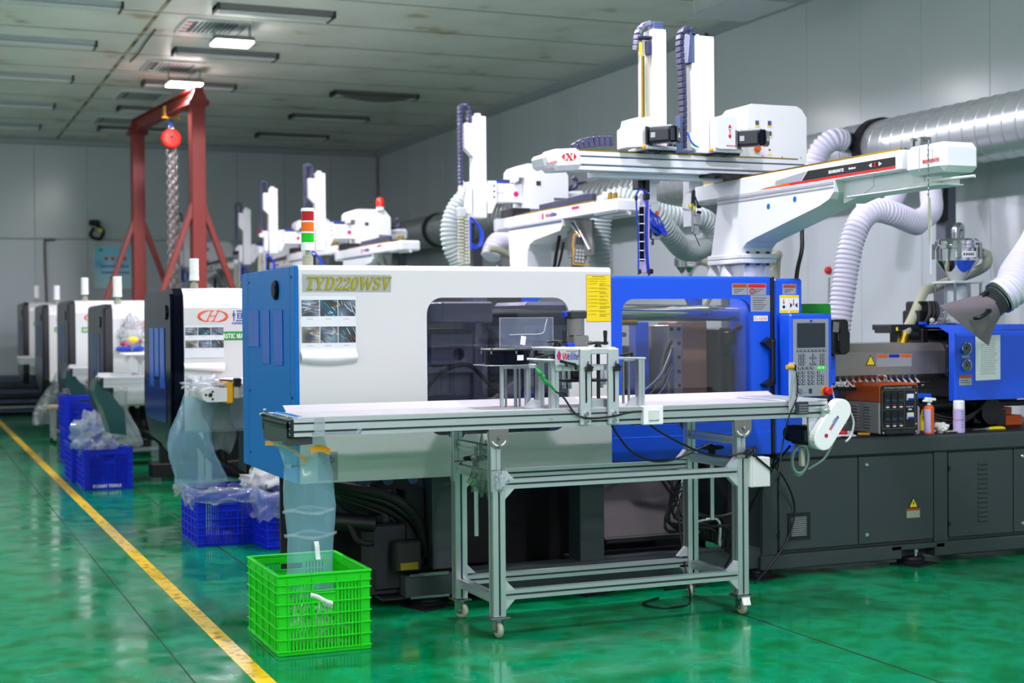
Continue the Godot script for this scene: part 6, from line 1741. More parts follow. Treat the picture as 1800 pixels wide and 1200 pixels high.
# ---------- injection side of the nearest machine ----------
func injection_unit():
	var t := thing("injection_unit", "injection unit right of the control panel, steel barrel cover and blue housing with gauges", "machine", V(6.2, 0.795, -7.75))
	var c := part(t, "barrel_cover", B.new().prism(PackedVector2Array([V2(-7.62, 1.115), V2(-7.55, 1.155), V2(-7.55, 1.30), V2(-7.58, 1.352), V2(-7.95, 1.352), V2(-7.99, 1.30), V2(-7.99, 1.155)]), 0, 5.05, 6.165), "steel_dull", "brushed steel barrel cover")
	var wt := part(c, "warning_triangle", B.new().prism(PackedVector2Array([V2(5.548, 1.215), V2(5.622, 1.215), V2(5.585, 1.282)]), 2, -7.55, -7.548), "ink_black", "yellow warning triangle")
	part(wt, "yellow_field", B.new().prism(PackedVector2Array([V2(5.556, 1.220), V2(5.614, 1.220), V2(5.585, 1.273)]), 2, -7.549, -7.547), "yellow")
	var ws := part(c, "warning_sticker", B.new().box(5.63, 5.90, 1.205, 1.285, -7.55, -7.548, 0.0), "sticker_grey", "grey sticker with three coloured headers")
	for i in 3:
		part(ws, "header", B.new().box(5.635 + 0.09 * i, 5.715 + 0.09 * i, 1.262, 1.282, -7.549, -7.547, 0.0), ["orange", "ink_blue", "orange"][i])
	var hb := B.new()
	for i in 17:
		var x := 5.20 + 0.048 * i
		hb.cable([V(x, 1.125, -7.60), V(x + 0.012, 1.09, -7.56), V(x + 0.03, 1.085, -7.56), V(x + 0.045, 1.10, -7.58)], 0.006, 5, 4)
	part(t, "heater_lead", hb, "paper", "row of white heater leads")
	part(t, "heater_harness", B.new().cable([V(5.1, 1.09, -7.57), V(5.5, 1.075, -7.55), V(5.8, 1.08, -7.55), V(6.05, 1.10, -7.56)], 0.009, 6).cable([V(5.3, 1.07, -7.55), V(5.7, 1.06, -7.55), V(6.1, 1.07, -7.56)], 0.006, 6), "rubber")
	part(t, "barrel", B.new().cyl(V(4.9, 1.21, -7.77), V(6.1, 1.21, -7.77), 0.07, -1, 24), "dark_steel")
	part(t, "cover_plate", B.new().box(6.165, 6.20, 1.13, 1.37, -7.99, -7.53, 0.004), "dark_steel")
	var pb := B.new()
	for y in [1.33, 1.17]:
		pb.lathe(V(6.18, y, -7.53), V(0, 0, 1), [V2(0.018, 0), V2(0.018, 0.006), V2(0.011, 0.008), V2(0.009, 0.003), V2(0, 0.003)], 16)
	part(t, "plate_bolt", pb, "steel")
	# blue housing
	var h := part(t, "housing", B.new().prism(PackedVector2Array([V2(-7.35, 0.99), V2(-7.35, 1.395), V2(-7.365, 1.41), V2(-7.50, 1.465), V2(-7.75, 1.465), V2(-7.75, 1.45), V2(-7.50, 1.45), V2(-7.38, 1.40), V2(-7.365, 1.385), V2(-7.365, 0.99)]), 0, 6.075, 7.3), "blue_paint", "blue housing")
	part(h, "edge_fold", B.new().box(6.068, 6.085, 0.985, 1.415, -7.40, -7.342, 0.004), "blue_paint")
	part(t, "drive_block", B.new().box(6.22, 7.3, 0.99, 1.43, -8.2, -7.40, 0.01), "oily_black")
	for y in [1.317, 1.210]:
		var g := part(h, "pressure_gauge", B.new().lathe(V(6.157, y, -7.35), V(0, 0, 1), [V2(0.037, 0), V2(0.038, 0.018), V2(0.033, 0.020), V2(0.031, 0.012)], 28), "chrome", "round chromed pressure gauge")
		part(g, "dial", B.new().cyl(V(6.157, y, -7.346), V(6.157, y, -7.337), 0.032, -1, 28), "slate_post")
		part(g, "needle", B.new().bar(V(6.157, y, -7.335), V(6.175, y + 0.014, -7.335), 0.003, 0.002).cyl(V(6.157, y, -7.337), V(6.157, y, -7.333), 0.005, -1, 10), "ink_black")
	part(h, "gauge_tag", B.new().box(6.13, 6.19, 1.256, 1.274, -7.35, -7.347, 0.001), "sticker_grey")
	var wl := part(h, "warning_label", B.new().box(6.108, 6.206, 1.085, 1.147, -7.35, -7.348, 0.0005), "sticker_grey", "label with an orange brown header")
	part(wl, "header", B.new().box(6.108, 6.206, 1.13, 1.148, -7.349, -7.3465, 0.0), "orange_brown")
	part(wl, "text_line", B.new().box(6.118, 6.18, 1.113, 1.116, -7.349, -7.347, 0.0).box(6.118, 6.196, 1.10, 1.103, -7.349, -7.347, 0.0), "ink_black")
	var im := Image.create(128, 192, false, Image.FORMAT_RGB8)
	im.fill(Color(0.86, 0.89, 0.88))
	var rng := RandomNumberGenerator.new()
	rng.seed = 5
	for i in 17:
		var x := 26
		while x < 96 + rng.randi() % 14:
			var w := 2 + rng.randi() % 5
			im.fill_rect(Rect2i(x, 36 + i * 8, w, 2), Color(0.25, 0.3, 0.3))
			x += w + 2
	part(h, "paper_sheet", B.new().grid(4, 8, func(u, w): return V(lerpf(6.235, 6.432, u), lerpf(1.395, 1.112, w) + 0.004 * u, -7.346 + 0.006 * sin(PI * u) * (1.0 - w))), picture("paper_sheet_print", im, 0.7), "white sheet of printed instructions")
	# top works
	part(t, "guide_plate", B.new().box(5.82, 6.55, 1.435, 1.47, -7.85, -7.66, 0.004).box(5.80, 5.86, 1.415, 1.465, -7.80, -7.62, 0.004), "dark_steel")
	part(t, "plate_mark", B.new().box(5.835, 5.85, 1.43, 1.452, -7.622, -7.617, 0.001), "yellow")
	part(t, "valve_block", B.new().box(6.06, 6.14, 1.47, 1.56, -7.85, -7.68, 0.008).box(6.12, 6.22, 1.47, 1.62, -7.9, -7.75, 0.012).box(6.22, 6.30, 1.52, 1.60, -7.9, -7.78, 0.01).box(6.04, 6.09, 1.35, 1.44, -7.74, -7.62, 0.006), "oily_black")
	for i in 3:
		part(t, "valve_hose", B.new().cable([V(6.10 + 0.03 * i, 1.48, -7.66), V(6.12 + 0.03 * i, 1.54, -7.64), V(6.15 + 0.025 * i, 1.60, -7.68), V(6.2 + 0.02 * i, 1.61, -7.75)], 0.013, 8), "rubber")
	part(t, "plug_block", B.new().box(6.04, 6.08, 1.465, 1.485, -7.66, -7.62, 0.003), "tube_blue")
	part(t, "fitting", B.new().ball(V(6.12, 1.492, -7.62), V(0.018, 0.02, 0.018)).ball(V(6.245, 1.50, -7.62), V(0.012, 0.014, 0.012)), "hose_cream")
	part(t, "bent_pipe", B.new().cable([V(6.19, 1.545, -7.6), V(6.27, 1.545, -7.6), V(6.30, 1.52, -7.6), V(6.31, 1.49, -7.6)], 0.006, 6).cable([V(6.26, 1.545, -7.62), V(6.33, 1.545, -7.62), V(6.36, 1.52, -7.62)], 0.006, 6), "hose_cream")
	part(t, "pillow_foot", B.new().box(6.26, 6.42, 1.475, 1.492, -7.70, -7.60, 0.003).box(6.36, 6.44, 1.49, 1.60, -7.72, -7.62, 0.006), "hose_grey")
	part(t, "ram_rod", B.new().cyl(V(5.9, 1.40, -7.68), V(6.2, 1.395, -7.68), 0.03, -1, 18), "dark_steel")
	part(t, "push_rod", B.new().cyl(V(5.8, 1.0, -7.55), V(6.08, 1.0, -7.55), 0.008, -1, 8), "brass")
	part(t, "ram_cylinder", B.new().cyl(V(5.80, 0.95, -7.6), V(6.3, 0.95, -7.6), 0.05, -1, 20).box(5.85, 5.93, 0.93, 0.995, -7.58, -7.50, 0.01), "oily_black")
	part(t, "bed_rail", B.new().box(4.95, 7.2, 0.92, 0.955, -7.75, -7.66, 0.005).box(4.95, 7.2, 0.92, 0.955, -8.15, -8.05, 0.005), "oily_black")
	part(t, "bed_foot", B.new().box(5.95, 6.4, 0.796, 0.93, -8.1, -7.7, 0.01).box(6.42, 6.62, 0.796, 0.99, -7.9, -7.55, 0.03), "oily_black")
	part(t, "drive_belt_guard", B.new().cyl(V(6.5, 0.90, -7.62), V(6.5, 0.90, -7.5), 0.085, -1, 24), "oily_black")
	for i in 3:
		part(t, "bed_hose", B.new().cable([V(5.95, 0.93 - 0.01 * i, -7.5), V(6.05, 0.885 - 0.02 * i, -7.44), V(6.2, 0.875 - 0.012 * i, -7.42), V(6.34, 0.92, -7.44), V(6.42, 0.96, -7.5)], 0.009, 6), "rubber")
	part(t, "spacer", B.new().box(5.98, 6.04, 0.80, 0.94, -7.7, -7.6, 0.004), "grey_plastic")
	# clutter in the bed behind the barrel
	part(t, "bed_tray", B.new().box(5.62, 6.02, 1.0, 1.03, -7.75, -7.5, 0.006), "blue_paint", "blue tray")
	# vacuum loader
	var a := V(6.45, 0, -7.77)
	var l := thing("hopper_loader", "shiny steel vacuum hopper loader with green X sticker standing on the injection unit", "hopper", V(6.45, 1.49, -7.77))
	part(l, "body", B.new().lathe(a, V(0, 1, 0), [V2(0.135, 1.985), V2(0.135, 1.885), V2(0.045, 1.755), V2(0.045, 1.735)], 36), "chrome", "polished cylinder and cone")
	part(l, "lid", B.new().lathe(a, V(0, 1, 0), [V2(0.142, 1.965), V2(0.158, 1.967), V2(0.158, 1.985), V2(0.145, 1.99), V2(0.145, 2.015), V2(0.12, 2.03), V2(0, 2.032)], 36), "chrome")
	for th in [0.2, 1.15, 2.2, 4.0]:
		var d := V(cos(th), 0, sin(th))
		part(l, "clip", B.new().obox(a + d * 0.157 + V(0, 1.95, 0), V(0.02, 0.10, 0.03), Basis(V(0, 1, 0), -th), 0.004), "steel")
	part(l, "lid_elbow", B.new().cable([a + V(-0.02, 2.03, 0), a + V(-0.015, 2.09, 0), a + V(0.01, 2.115, 0), a + V(0.04, 2.10, -0.02), a + V(0.045, 2.03, -0.03)], 0.028, 12), "steel")
	var stk := part(l, "maker_sticker", B.new().grid(8, 1, func(u, w): return a + V(0.1365 * cos(2.35 - 1.1 * u), lerpf(1.945, 1.905, w), 0.1365 * sin(2.35 - 1.1 * u))), "paper", "curved sticker with a green X and dark letters")
	part(stk, "green_mark", B.new().bar(a + V(-0.087, 1.910, 0.108), a + V(-0.066, 1.941, 0.122), 0.008, 0.003, V(0, 0, 1)).bar(a + V(-0.087, 1.941, 0.108), a + V(-0.066, 1.910, 0.122), 0.008, 0.003, V(0, 0, 1)), "sign_green")
	var dl := B.new()
	for i in 5:
		var th := 1.95 - 0.12 * i
		dl.obox(a + V(0.1375 * cos(th), 1.925, 0.1375 * sin(th)), V(0.010, 0.016, 0.002), Basis(V(0, 1, 0), PI / 2 - th), 0.0)
	part(stk, "sticker_letter", dl, "charcoal")
	part(l, "top_flange", B.new().box(6.33, 6.57, 1.735, 1.752, -7.88, -7.66, 0.003), "hose_grey")
	part(l, "bottom_flange", B.new().box(6.33, 6.57, 1.49, 1.51, -7.88, -7.66, 0.003), "hose_grey")
	for k in [[6.345, -7.67], [6.45, -7.655], [6.555, -7.67], [6.345, -7.87], [6.555, -7.87]]:
		part(l, "frame_rod", B.new().cyl(V(k[0], 1.50, k[1]), V(k[0], 1.74, k[1]), 0.009, -1, 12), "steel")
	part(l, "sight_glass", B.new().cyl(V(6.45, 1.51, -7.77), V(6.45, 1.735, -7.77), 0.085, -1, 28, false), "acrylic")
	part(l, "pellet_column", B.new().cyl(V(6.45, 1.51, -7.77), V(6.45, 1.73, -7.77), 0.07, -1, 20), "hose_grey")
	part(l, "side_spout", B.new().cyl(V(6.57, 1.94, -7.76), V(6.63, 1.94, -7.74), 0.026, -1, 16), "steel")
	part(l, "wire", B.new().cable([V(6.3, 1.56, -7.64), V(6.40, 1.55, -7.63), V(6.5, 1.56, -7.63), V(6.56, 1.57, -7.64)], 0.004, 5), "rubber")
	single("feed_hose", B.new().cable([V(6.62, 1.94, -7.74), V(6.665, 1.925, -7.74), V(6.67, 1.86, -7.75), V(6.64, 1.81, -7.85), V(6.56, 1.765, -7.96), V(6.42, 1.71, -7.99), V(6.26, 1.68, -7.88), V(6.07, 1.53, -7.74), V(5.93, 1.39, -7.67)], 0.033, 14, 8), "hose_cream", "cream plastic feed hose looping from the steel hopper down to a brass pipe", "hose", V(5.93, 1.38, -7.67))
	single("brass_pipe", B.new().cyl(V(5.935, 1.41, -7.66), V(5.90, 1.31, -7.66), 0.037, 0.032, 16), "brass", "short brass pipe at the foot of the cream hose", "pipe", V(5.90, 1.31, -7.66))
	# exhaust hood on the thick white hose
	var e := thing("exhaust_hood", "grey battered cone hood with a handle at the end of a thick white hose", "hood", V(5.95, 1.34, -7.0))
	var top := V(6.065, 1.58, -7.02); var ax := V(-0.81, -0.585, -0.14).normalized()
	var f := func(u, w):
		var th: float = u * TAU
		var k := smoothstep(0.0, 1.0, w)
		var rx := lerpf(0.09, 0.22, w)
		var rz := lerpf(0.09, 0.055, w)
		var side := V(0.70, -0.71, 0.0).lerp(V(0.83, -0.56, 0.0), w).normalized()
		var dep := V(0, 0, 1).lerp(V(-1.0, 0, 0.85), w).normalized()
		return top + ax * (0.205 * w) + side * (rx * cos(th)) + dep * (rz * sin(th))
	part(e, "cone", B.new().grid(40, 10, f), "hood_grey", "grey plastic cone with scorch marks")
	part(e, "collar", B.new().cyl(top - ax * 0.075, top + ax * 0.002, 0.09, -1, 30), "charcoal")
	part(e, "clamp_band", B.new().cyl(top - ax * 0.10, top - ax * 0.075, 0.107, -1, 30).cyl(top - ax * 0.07, top - ax * 0.062, 0.094, -1, 30), "steel")
	part(e, "clamp_screw", B.new().obox(top - ax * 0.06 + V(-0.105, 0.035, 0.02), V(0.03, 0.02, 0.02), Basis(V(0, 0, 1), 0.5), 0.004).cyl(top - ax * 0.06 + V(-0.13, 0.02, 0.03), top - ax * 0.06 + V(-0.085, 0.05, 0.03), 0.006, -1, 8), "black")
	part(e, "handle", B.new().cable([V(5.885, 1.505, -6.94), V(5.888, 1.508, -6.905), V(5.925, 1.528, -6.895), V(5.965, 1.548, -6.90), V(5.97, 1.55, -6.93)], 0.012, 10), "black")
	var hd := B.new().hose([top - ax * 0.09, top - ax * 0.2, V(6.31, 1.775, -7.05), V(6.55, 1.96, -7.15), V(6.9, 2.2, -7.4), V(7.4, 2.5, -7.9), V(7.74, 2.85, -8.4)], 0.105, 0.032, 0.012, 24)
	single("exhaust_hose", hd, "hose_white", "thick white corrugated hose coming in from the right edge to the grey hood", "hose", V(6.3, 1.9, -7.1))

# ---------- things on the worktop and around the panel ----------
func bench_things():
	var t := thing("runner_controller", "hot runner controller box, orange brown and grey, with a black front of meters and breakers", "controller", V(5.62, 0.794, -7.48))
	var x0 := 5.475; var x1 := 5.762; var z0 := -7.66; var z1 := -7.315
	part(t, "lower_case", B.new().box(x0, x1, 0.80, 1.0, z0, z1, 0.01), "case_grey", "grey lower case with louvres")
	part(t, "upper_case", B.new().prism(PackedVector2Array([V2(x0, 1.0), V2(x1, 1.0), V2(x1, 1.095), V2(x1 - 0.016, 1.112), V2(x0 + 0.016, 1.112), V2(x0, 1.095)]), 2, z0, z1), "case_orange", "orange brown upper case")
	part(t, "foot", B.new().box(x0 + 0.02, x0 + 0.06, 0.794, 0.802, z1 - 0.06, z1 - 0.02, 0.002).box(x1 - 0.06, x1 - 0.02, 0.794, 0.802, z1 - 0.06, z1 - 0.02, 0.002).box(x0 + 0.02, x1 - 0.02, 0.794, 0.802, z0 + 0.02, z0 + 0.06, 0.002), "black")
	for col in 2:
		for i in 8:
			part(t, "louvre", B.new().obox(V(x0 - 0.002, 0.84 + 0.0185 * i, -7.56 + 0.13 * col), V(0.008, 0.006, 0.065), Basis(V(0, 0, 1), 0.3), 0.002), "case_grey")
	var f := part(t, "front_panel", B.new().prism(B.round_rect(x0 + 0.008, x1 - 0.006, 0.80, 1.10, 0.02, 4), 2, z1, z1 + 0.006), "black", "black front panel")
	var z := z1 + 0.006
	part(f, "frame_line", B.new().box(5.49, 5.735, 1.068, 1.071, z, z + 0.002, 0.0).box(5.49, 5.735, 0.835, 0.838, z, z + 0.002, 0.0).box(5.488, 5.491, 0.835, 1.07, z, z + 0.002, 0.0).box(5.735, 5.738, 0.835, 1.07, z, z + 0.002, 0.0).box(5.656, 5.658, 0.84, 1.068, z, z + 0.002, 0.0).box(5.49, 5.656, 0.952, 0.954, z, z + 0.002, 0.0), "grey_plastic")
	part(f, "lettering", B.new().text("Hot Runner Controller (PID)", true, V(5.507, 1.077, z), V(1, 0, 0), V(0, 1, 0), 0.016, 0.205, 0.001), "sticker_grey", "white title lettering")
	for r in 2:
		for i in 3:
			var mx := 5.508 + 0.050 * i
			var my := 0.998 - 0.115 * r
			var me := part(f, "meter", B.new().box(mx, mx + 0.04, my, my + 0.058, z, z + 0.006, 0.002), "charcoal")
			part(me, "meter_screen", B.new().box(mx + 0.004, mx + 0.036, my + 0.022, my + 0.052, z + 0.005, z + 0.007, 0.0), "oily_black")
			part(me, "meter_band", B.new().box(mx + 0.003, mx + 0.037, my + 0.003, my + 0.016, z + 0.005, z + 0.0072, 0.0), "slate_teal")
			part(f, "rocker_switch", B.new().box(mx + 0.010, mx + 0.032, my - 0.036, my - 0.026, z, z + 0.008, 0.003), "paper")
			part(f, "red_mark", B.new().box(mx + 0.012, mx + 0.032, my - 0.018, my - 0.014, z, z + 0.002, 0.0), "red")
	for r in 2:
		var br := part(f, "breaker", B.new().box(5.672, 5.720, 1.005 - 0.115 * r, 1.045 - 0.115 * r, z, z + 0.012, 0.002), "paper", "white breaker with blue toggles")
		for i in 3:
			part(br, "toggle", B.new().box(5.675 + 0.0155 * i, 5.686 + 0.0155 * i, 1.005 - 0.115 * r, 1.020 - 0.115 * r, z + 0.01, z + 0.020, 0.002), "tube_blue")
	part(f, "lamp_row", B.new().box(5.67, 5.68, 0.964, 0.970, z, z + 0.003, 0.0).box(5.685, 5.70, 0.962, 0.970, z, z + 0.003, 0.0).box(5.708, 5.722, 0.964, 0.970, z, z + 0.003, 0.0), "lilac")
	part(f, "rocker_switch", B.new().box(5.684, 5.708, 0.945, 0.954, z, z + 0.008, 0.003), "paper")
	var sc := B.new()
	for k in [[5.497, 0.812], [5.742, 0.815], [5.742, 1.05], [5.742, 0.86]]:
		sc.cyl(V(k[0], k[1], z - 0.002), V(k[0], k[1], z + 0.004), 0.006, -1, 10)
	part(f, "panel_screw", sc, "chrome")
	part(f, "maker_plate", B.new().box(5.52, 5.62, 0.806, 0.824, z, z + 0.002, 0.0).box(5.632, 5.73, 0.806, 0.824, z, z + 0.002, 0.0), "charcoal")
	part(t, "carry_handle", B.new().cable([V(5.58, 1.112, -7.48), V(5.582, 1.15, -7.48), V(5.60, 1.155, -7.46), V(5.62, 1.15, -7.44), V(5.622, 1.112, -7.44)], 0.006, 8), "chrome")
	# spray cans
	var can := func(called: String, label: String, p: Vector3, r: float, h: float, body: String, cap: String, capr: float, caph: float):
		var c := thing(called, label, "spray can", p, "spray cans on the worktop")
		part(c, "can_body", B.new().lathe(p, V(0, 1, 0), [V2(0, 0), V2(r * 0.97, 0), V2(r, 0.006), V2(r, h), V2(r * 0.95, h + 0.006), V2(r * 0.6, h + 0.016), V2(0, h + 0.018)], 28), body)
		part(c, "can_top", B.new().lathe(p, V(0, 1, 0), [V2(r * 0.6, h + 0.014), V2(r * 0.6, h + 0.02), V2(0, h + 0.022)], 20), "chrome")
		part(c, "cap", B.new().lathe(p, V(0, 1, 0), [V2(capr, h + (0.004 if capr > r * 0.8 else 0.018)), V2(capr, h + caph - 0.006), V2(capr * 0.86, h + caph), V2(0, h + caph)], 24), cap)
		return c
	can.call("spray_can", "white and pink spray can half behind the orange can, beside the controller", V(5.79, 0.794, -7.38), 0.03, 0.155, "lilac", "paper", 0.012, 0.03)
	var oc: Node3D = can.call("spray_can", "orange and lilac spray can with a white trigger top", V(5.835, 0.794, -7.30), 0.031, 0.16, "orange", "paper", 0.011, 0.03)
	var op := V(5.835, 0.794, -7.30)
	part(oc, "label_band", B.new().grid(10, 1, func(u, w): return op + V(0.0315 * cos(1.9 + 1.7 * u), lerpf(0.01, 0.155, w), 0.0315 * sin(1.9 + 1.7 * u))), "lilac", "lilac label side")
	part(oc, "trigger_head", B.new().obox(op + V(-0.005, 0.21, 0), V(0.05, 0.03, 0.03), Basis(V(0, 0, 1), -0.1), 0.006).obox(op + V(0.035, 0.212, 0), V(0.03, 0.016, 0.018), Basis(V(0, 0, 1), -0.1), 0.004).obox(op + V(-0.035, 0.205, 0), V(0.02, 0.012, 0.018), Basis(), 0.003), "paper")
	var lc: Node3D = can.call("spray_can", "lilac spray can with a tall white cap, standing alone right of the rag", V(6.065, 0.794, -7.30), 0.036, 0.145, "lilac", "paper", 0.0345, 0.055)
	var lp := V(6.065, 0.794, -7.30)
	part(lc, "red_band", B.new().lathe(lp, V(0, 1, 0), [V2(0.0362, 0.078), V2(0.0362, 0.081)], 28), "red")
	var bl := B.new()
	for i in 7:
		var th := 1.9
		bl.grid(4, 1, func(u, w): return lp + V(0.0364 * cos(th - (0.5 + 0.06 * (i % 3)) * u), 0.132 - 0.016 * i - 0.003 * w, 0.0364 * sin(th - (0.5 + 0.06 * (i % 3)) * u)))
	part(lc, "print_line", bl, "ink_blue")
	single("rag", crumple(V(5.955, 0.825, -7.34), V(0.055, 0.04, 0.05), 41), "paper", "crumpled white rag between the orange and lilac spray cans", "rag", V(5.955, 0.794, -7.34))
	single("paper_towel", crumple(V(6.0, 0.803, -7.31), V(0.07, 0.008, 0.035), 44), "hose_cream", "flat pale paper towel at the foot of the rag", "paper towel", V(6.0, 0.794, -7.31))
	var pl := thing("pliers", "pliers with yellow grips lying right of the lilac spray can", "pliers", V(6.4, 0.794, -7.38))
	part(pl, "jaws", B.new().bar(V(6.25, 0.80, -7.40), V(6.35, 0.802, -7.385), 0.014, 0.01).cyl(V(6.355, 0.796, -7.385), V(6.355, 0.81, -7.385), 0.014, -1, 10), "chrome")
	part(pl, "grip", B.new().cable([V(6.36, 0.802, -7.385), V(6.42, 0.803, -7.37), V(6.49, 0.801, -7.375)], 0.008, 8).cable([V(6.36, 0.802, -7.385), V(6.43, 0.806, -7.40), V(6.50, 0.803, -7.40)], 0.008, 8), "yellow")
	var sd := thing("screwdriver", "red handled screwdriver lying behind the white drive cover", "screwdriver", V(5.30, 0.794, -7.45))
	part(sd, "handle", B.new().lathe(V(5.25, 0.815, -7.50), V(0.10, -0.01, 0.06), [V2(0, 0), V2(0.014, 0.002), V2(0.018, 0.02), V2(0.014, 0.05), V2(0.018, 0.08), V2(0.012, 0.1), V2(0, 0.1)], 14), "red")
	part(sd, "end_cap", B.new().cyl(V(5.335, 0.806, -7.449), V(5.365, 0.803, -7.431), 0.018, -1, 12), "hose_grey")
	var yk := thing("knife", "yellow utility knife beside the controller's front corner", "knife", V(5.43, 0.794, -7.40))
	part(yk, "handle", B.new().bar(V(5.39, 0.803, -7.42), V(5.46, 0.802, -7.39), 0.02, 0.014, V(0, 1, 0), 0.004), "amber_tape")
	part(yk, "blade", B.new().bar(V(5.46, 0.802, -7.39), V(5.52, 0.8, -7.27), 0.014, 0.006), "black")
	single("paper_scrap", crumple(V(5.23, 0.803, -7.33), V(0.09, 0.008, 0.04), 51), "paper", "white paper scrap on the worktop edge behind the drive cover", "paper", V(5.23, 0.794, -7.33))
	# clutter at the right end of the worktop
	var ub := thing("carton", "dark open carton on the worktop under the blue housing", "box", V(6.55, 0.794, -7.75))
	part(ub, "box", B.new().box(6.56, 6.72, 0.794, 0.90, -7.85, -7.62, 0.004), "charcoal")
	single("orange_carton", B.new().box(6.74, 6.84, 0.86, 0.91, -7.85, -7.7, 0.004).box(6.70, 6.88, 0.794, 0.86, -7.95, -7.65, 0.004), "orange", "orange carton edge at the right end of the worktop", "box", V(6.8, 0.794, -7.8))
	single("rag", crumple(V(6.72, 0.945, -7.78), V(0.12, 0.045, 0.1), 61), "hose_cream", "brownish rag heap on the cartons under the blue housing", "rag", V(6.72, 0.905, -7.78))
	single("white_cloth", crumple(V(6.30, 0.85, -7.95), V(0.10, 0.055, 0.08), 66), "paper", "white cloth behind the black hoses under the blue housing", "cloth", V(6.3, 0.794, -7.95))
	single("white_cloth", crumple(V(5.6, 1.02, -8.0), V(0.25, 0.06, 0.10), 71), "paper", "white wrapping lying under the barrel cover", "cloth", V(5.6, 0.95, -8.0))
	single("bottle", B.new().lathe(V(5.90, 0.955, -7.85), V(0, 1, 0), [V2(0, 0), V2(0.03, 0), V2(0.032, 0.08), V2(0.012, 0.1), V2(0.012, 0.12), V2(0, 0.12)], 16), "paper", "small white bottle behind the blue tray", "bottle", V(5.9, 0.955, -7.85))
	single("green_bottle", B.new().lathe(V(6.0, 0.794, -7.56), V(0, 1, 0), [V2(0, 0), V2(0.028, 0), V2(0.03, 0.08), V2(0.015, 0.11), V2(0.012, 0.135), V2(0, 0.135)], 16), "yellow", "yellow green bottle behind the orange spray can", "bottle", V(6.0, 0.794, -7.56))
	single("blue_basket", B.new().holed(5.02, 5.35, 0.96, 1.06, 5.05, 5.32, 0.985, 1.035, 0.01, -7.60, -7.58).box(5.02, 5.35, 0.955, 0.965, -7.9, -7.58, 0.003), "tube_blue", "blue basket behind the control panel", "basket", V(5.2, 0.955, -7.7))
	single("green_box", B.new().prism(B.round_rect(5.08, 5.41, 1.50, 1.605, 0.02, 4), 2, -7.95, -7.72), "green", "green plastic box showing above the control panel", "box", V(5.25, 1.50, -7.8))
	# zipped bag by the panel
	var bg := thing("tool_pouch", "black zipped pouch hanging on the right side of the control panel", "bag", V(5.02, 1.30, -7.12))
	part(bg, "pouch", B.new().prism(B.round_rect(4.958, 5.075, 1.30, 1.505, 0.025, 5), 2, -7.2, -7.07), "black")
	part(bg, "front_pocket", B.new().prism(B.round_rect(5.0, 5.068, 1.31, 1.44, 0.02, 5), 2, -7.09, -7.045), "rubber")
	part(bg, "flap", B.new().obox(V(4.985, 1.46, -7.064), V(0.04, 0.06, 0.006), Basis(V(0, 0, 1), -0.1), 0.002), "grey_plastic")
	part(bg, "zip_pull", B.new().box(4.995, 5.0, 1.38, 1.42, -7.062, -7.055, 0.001), "steel")

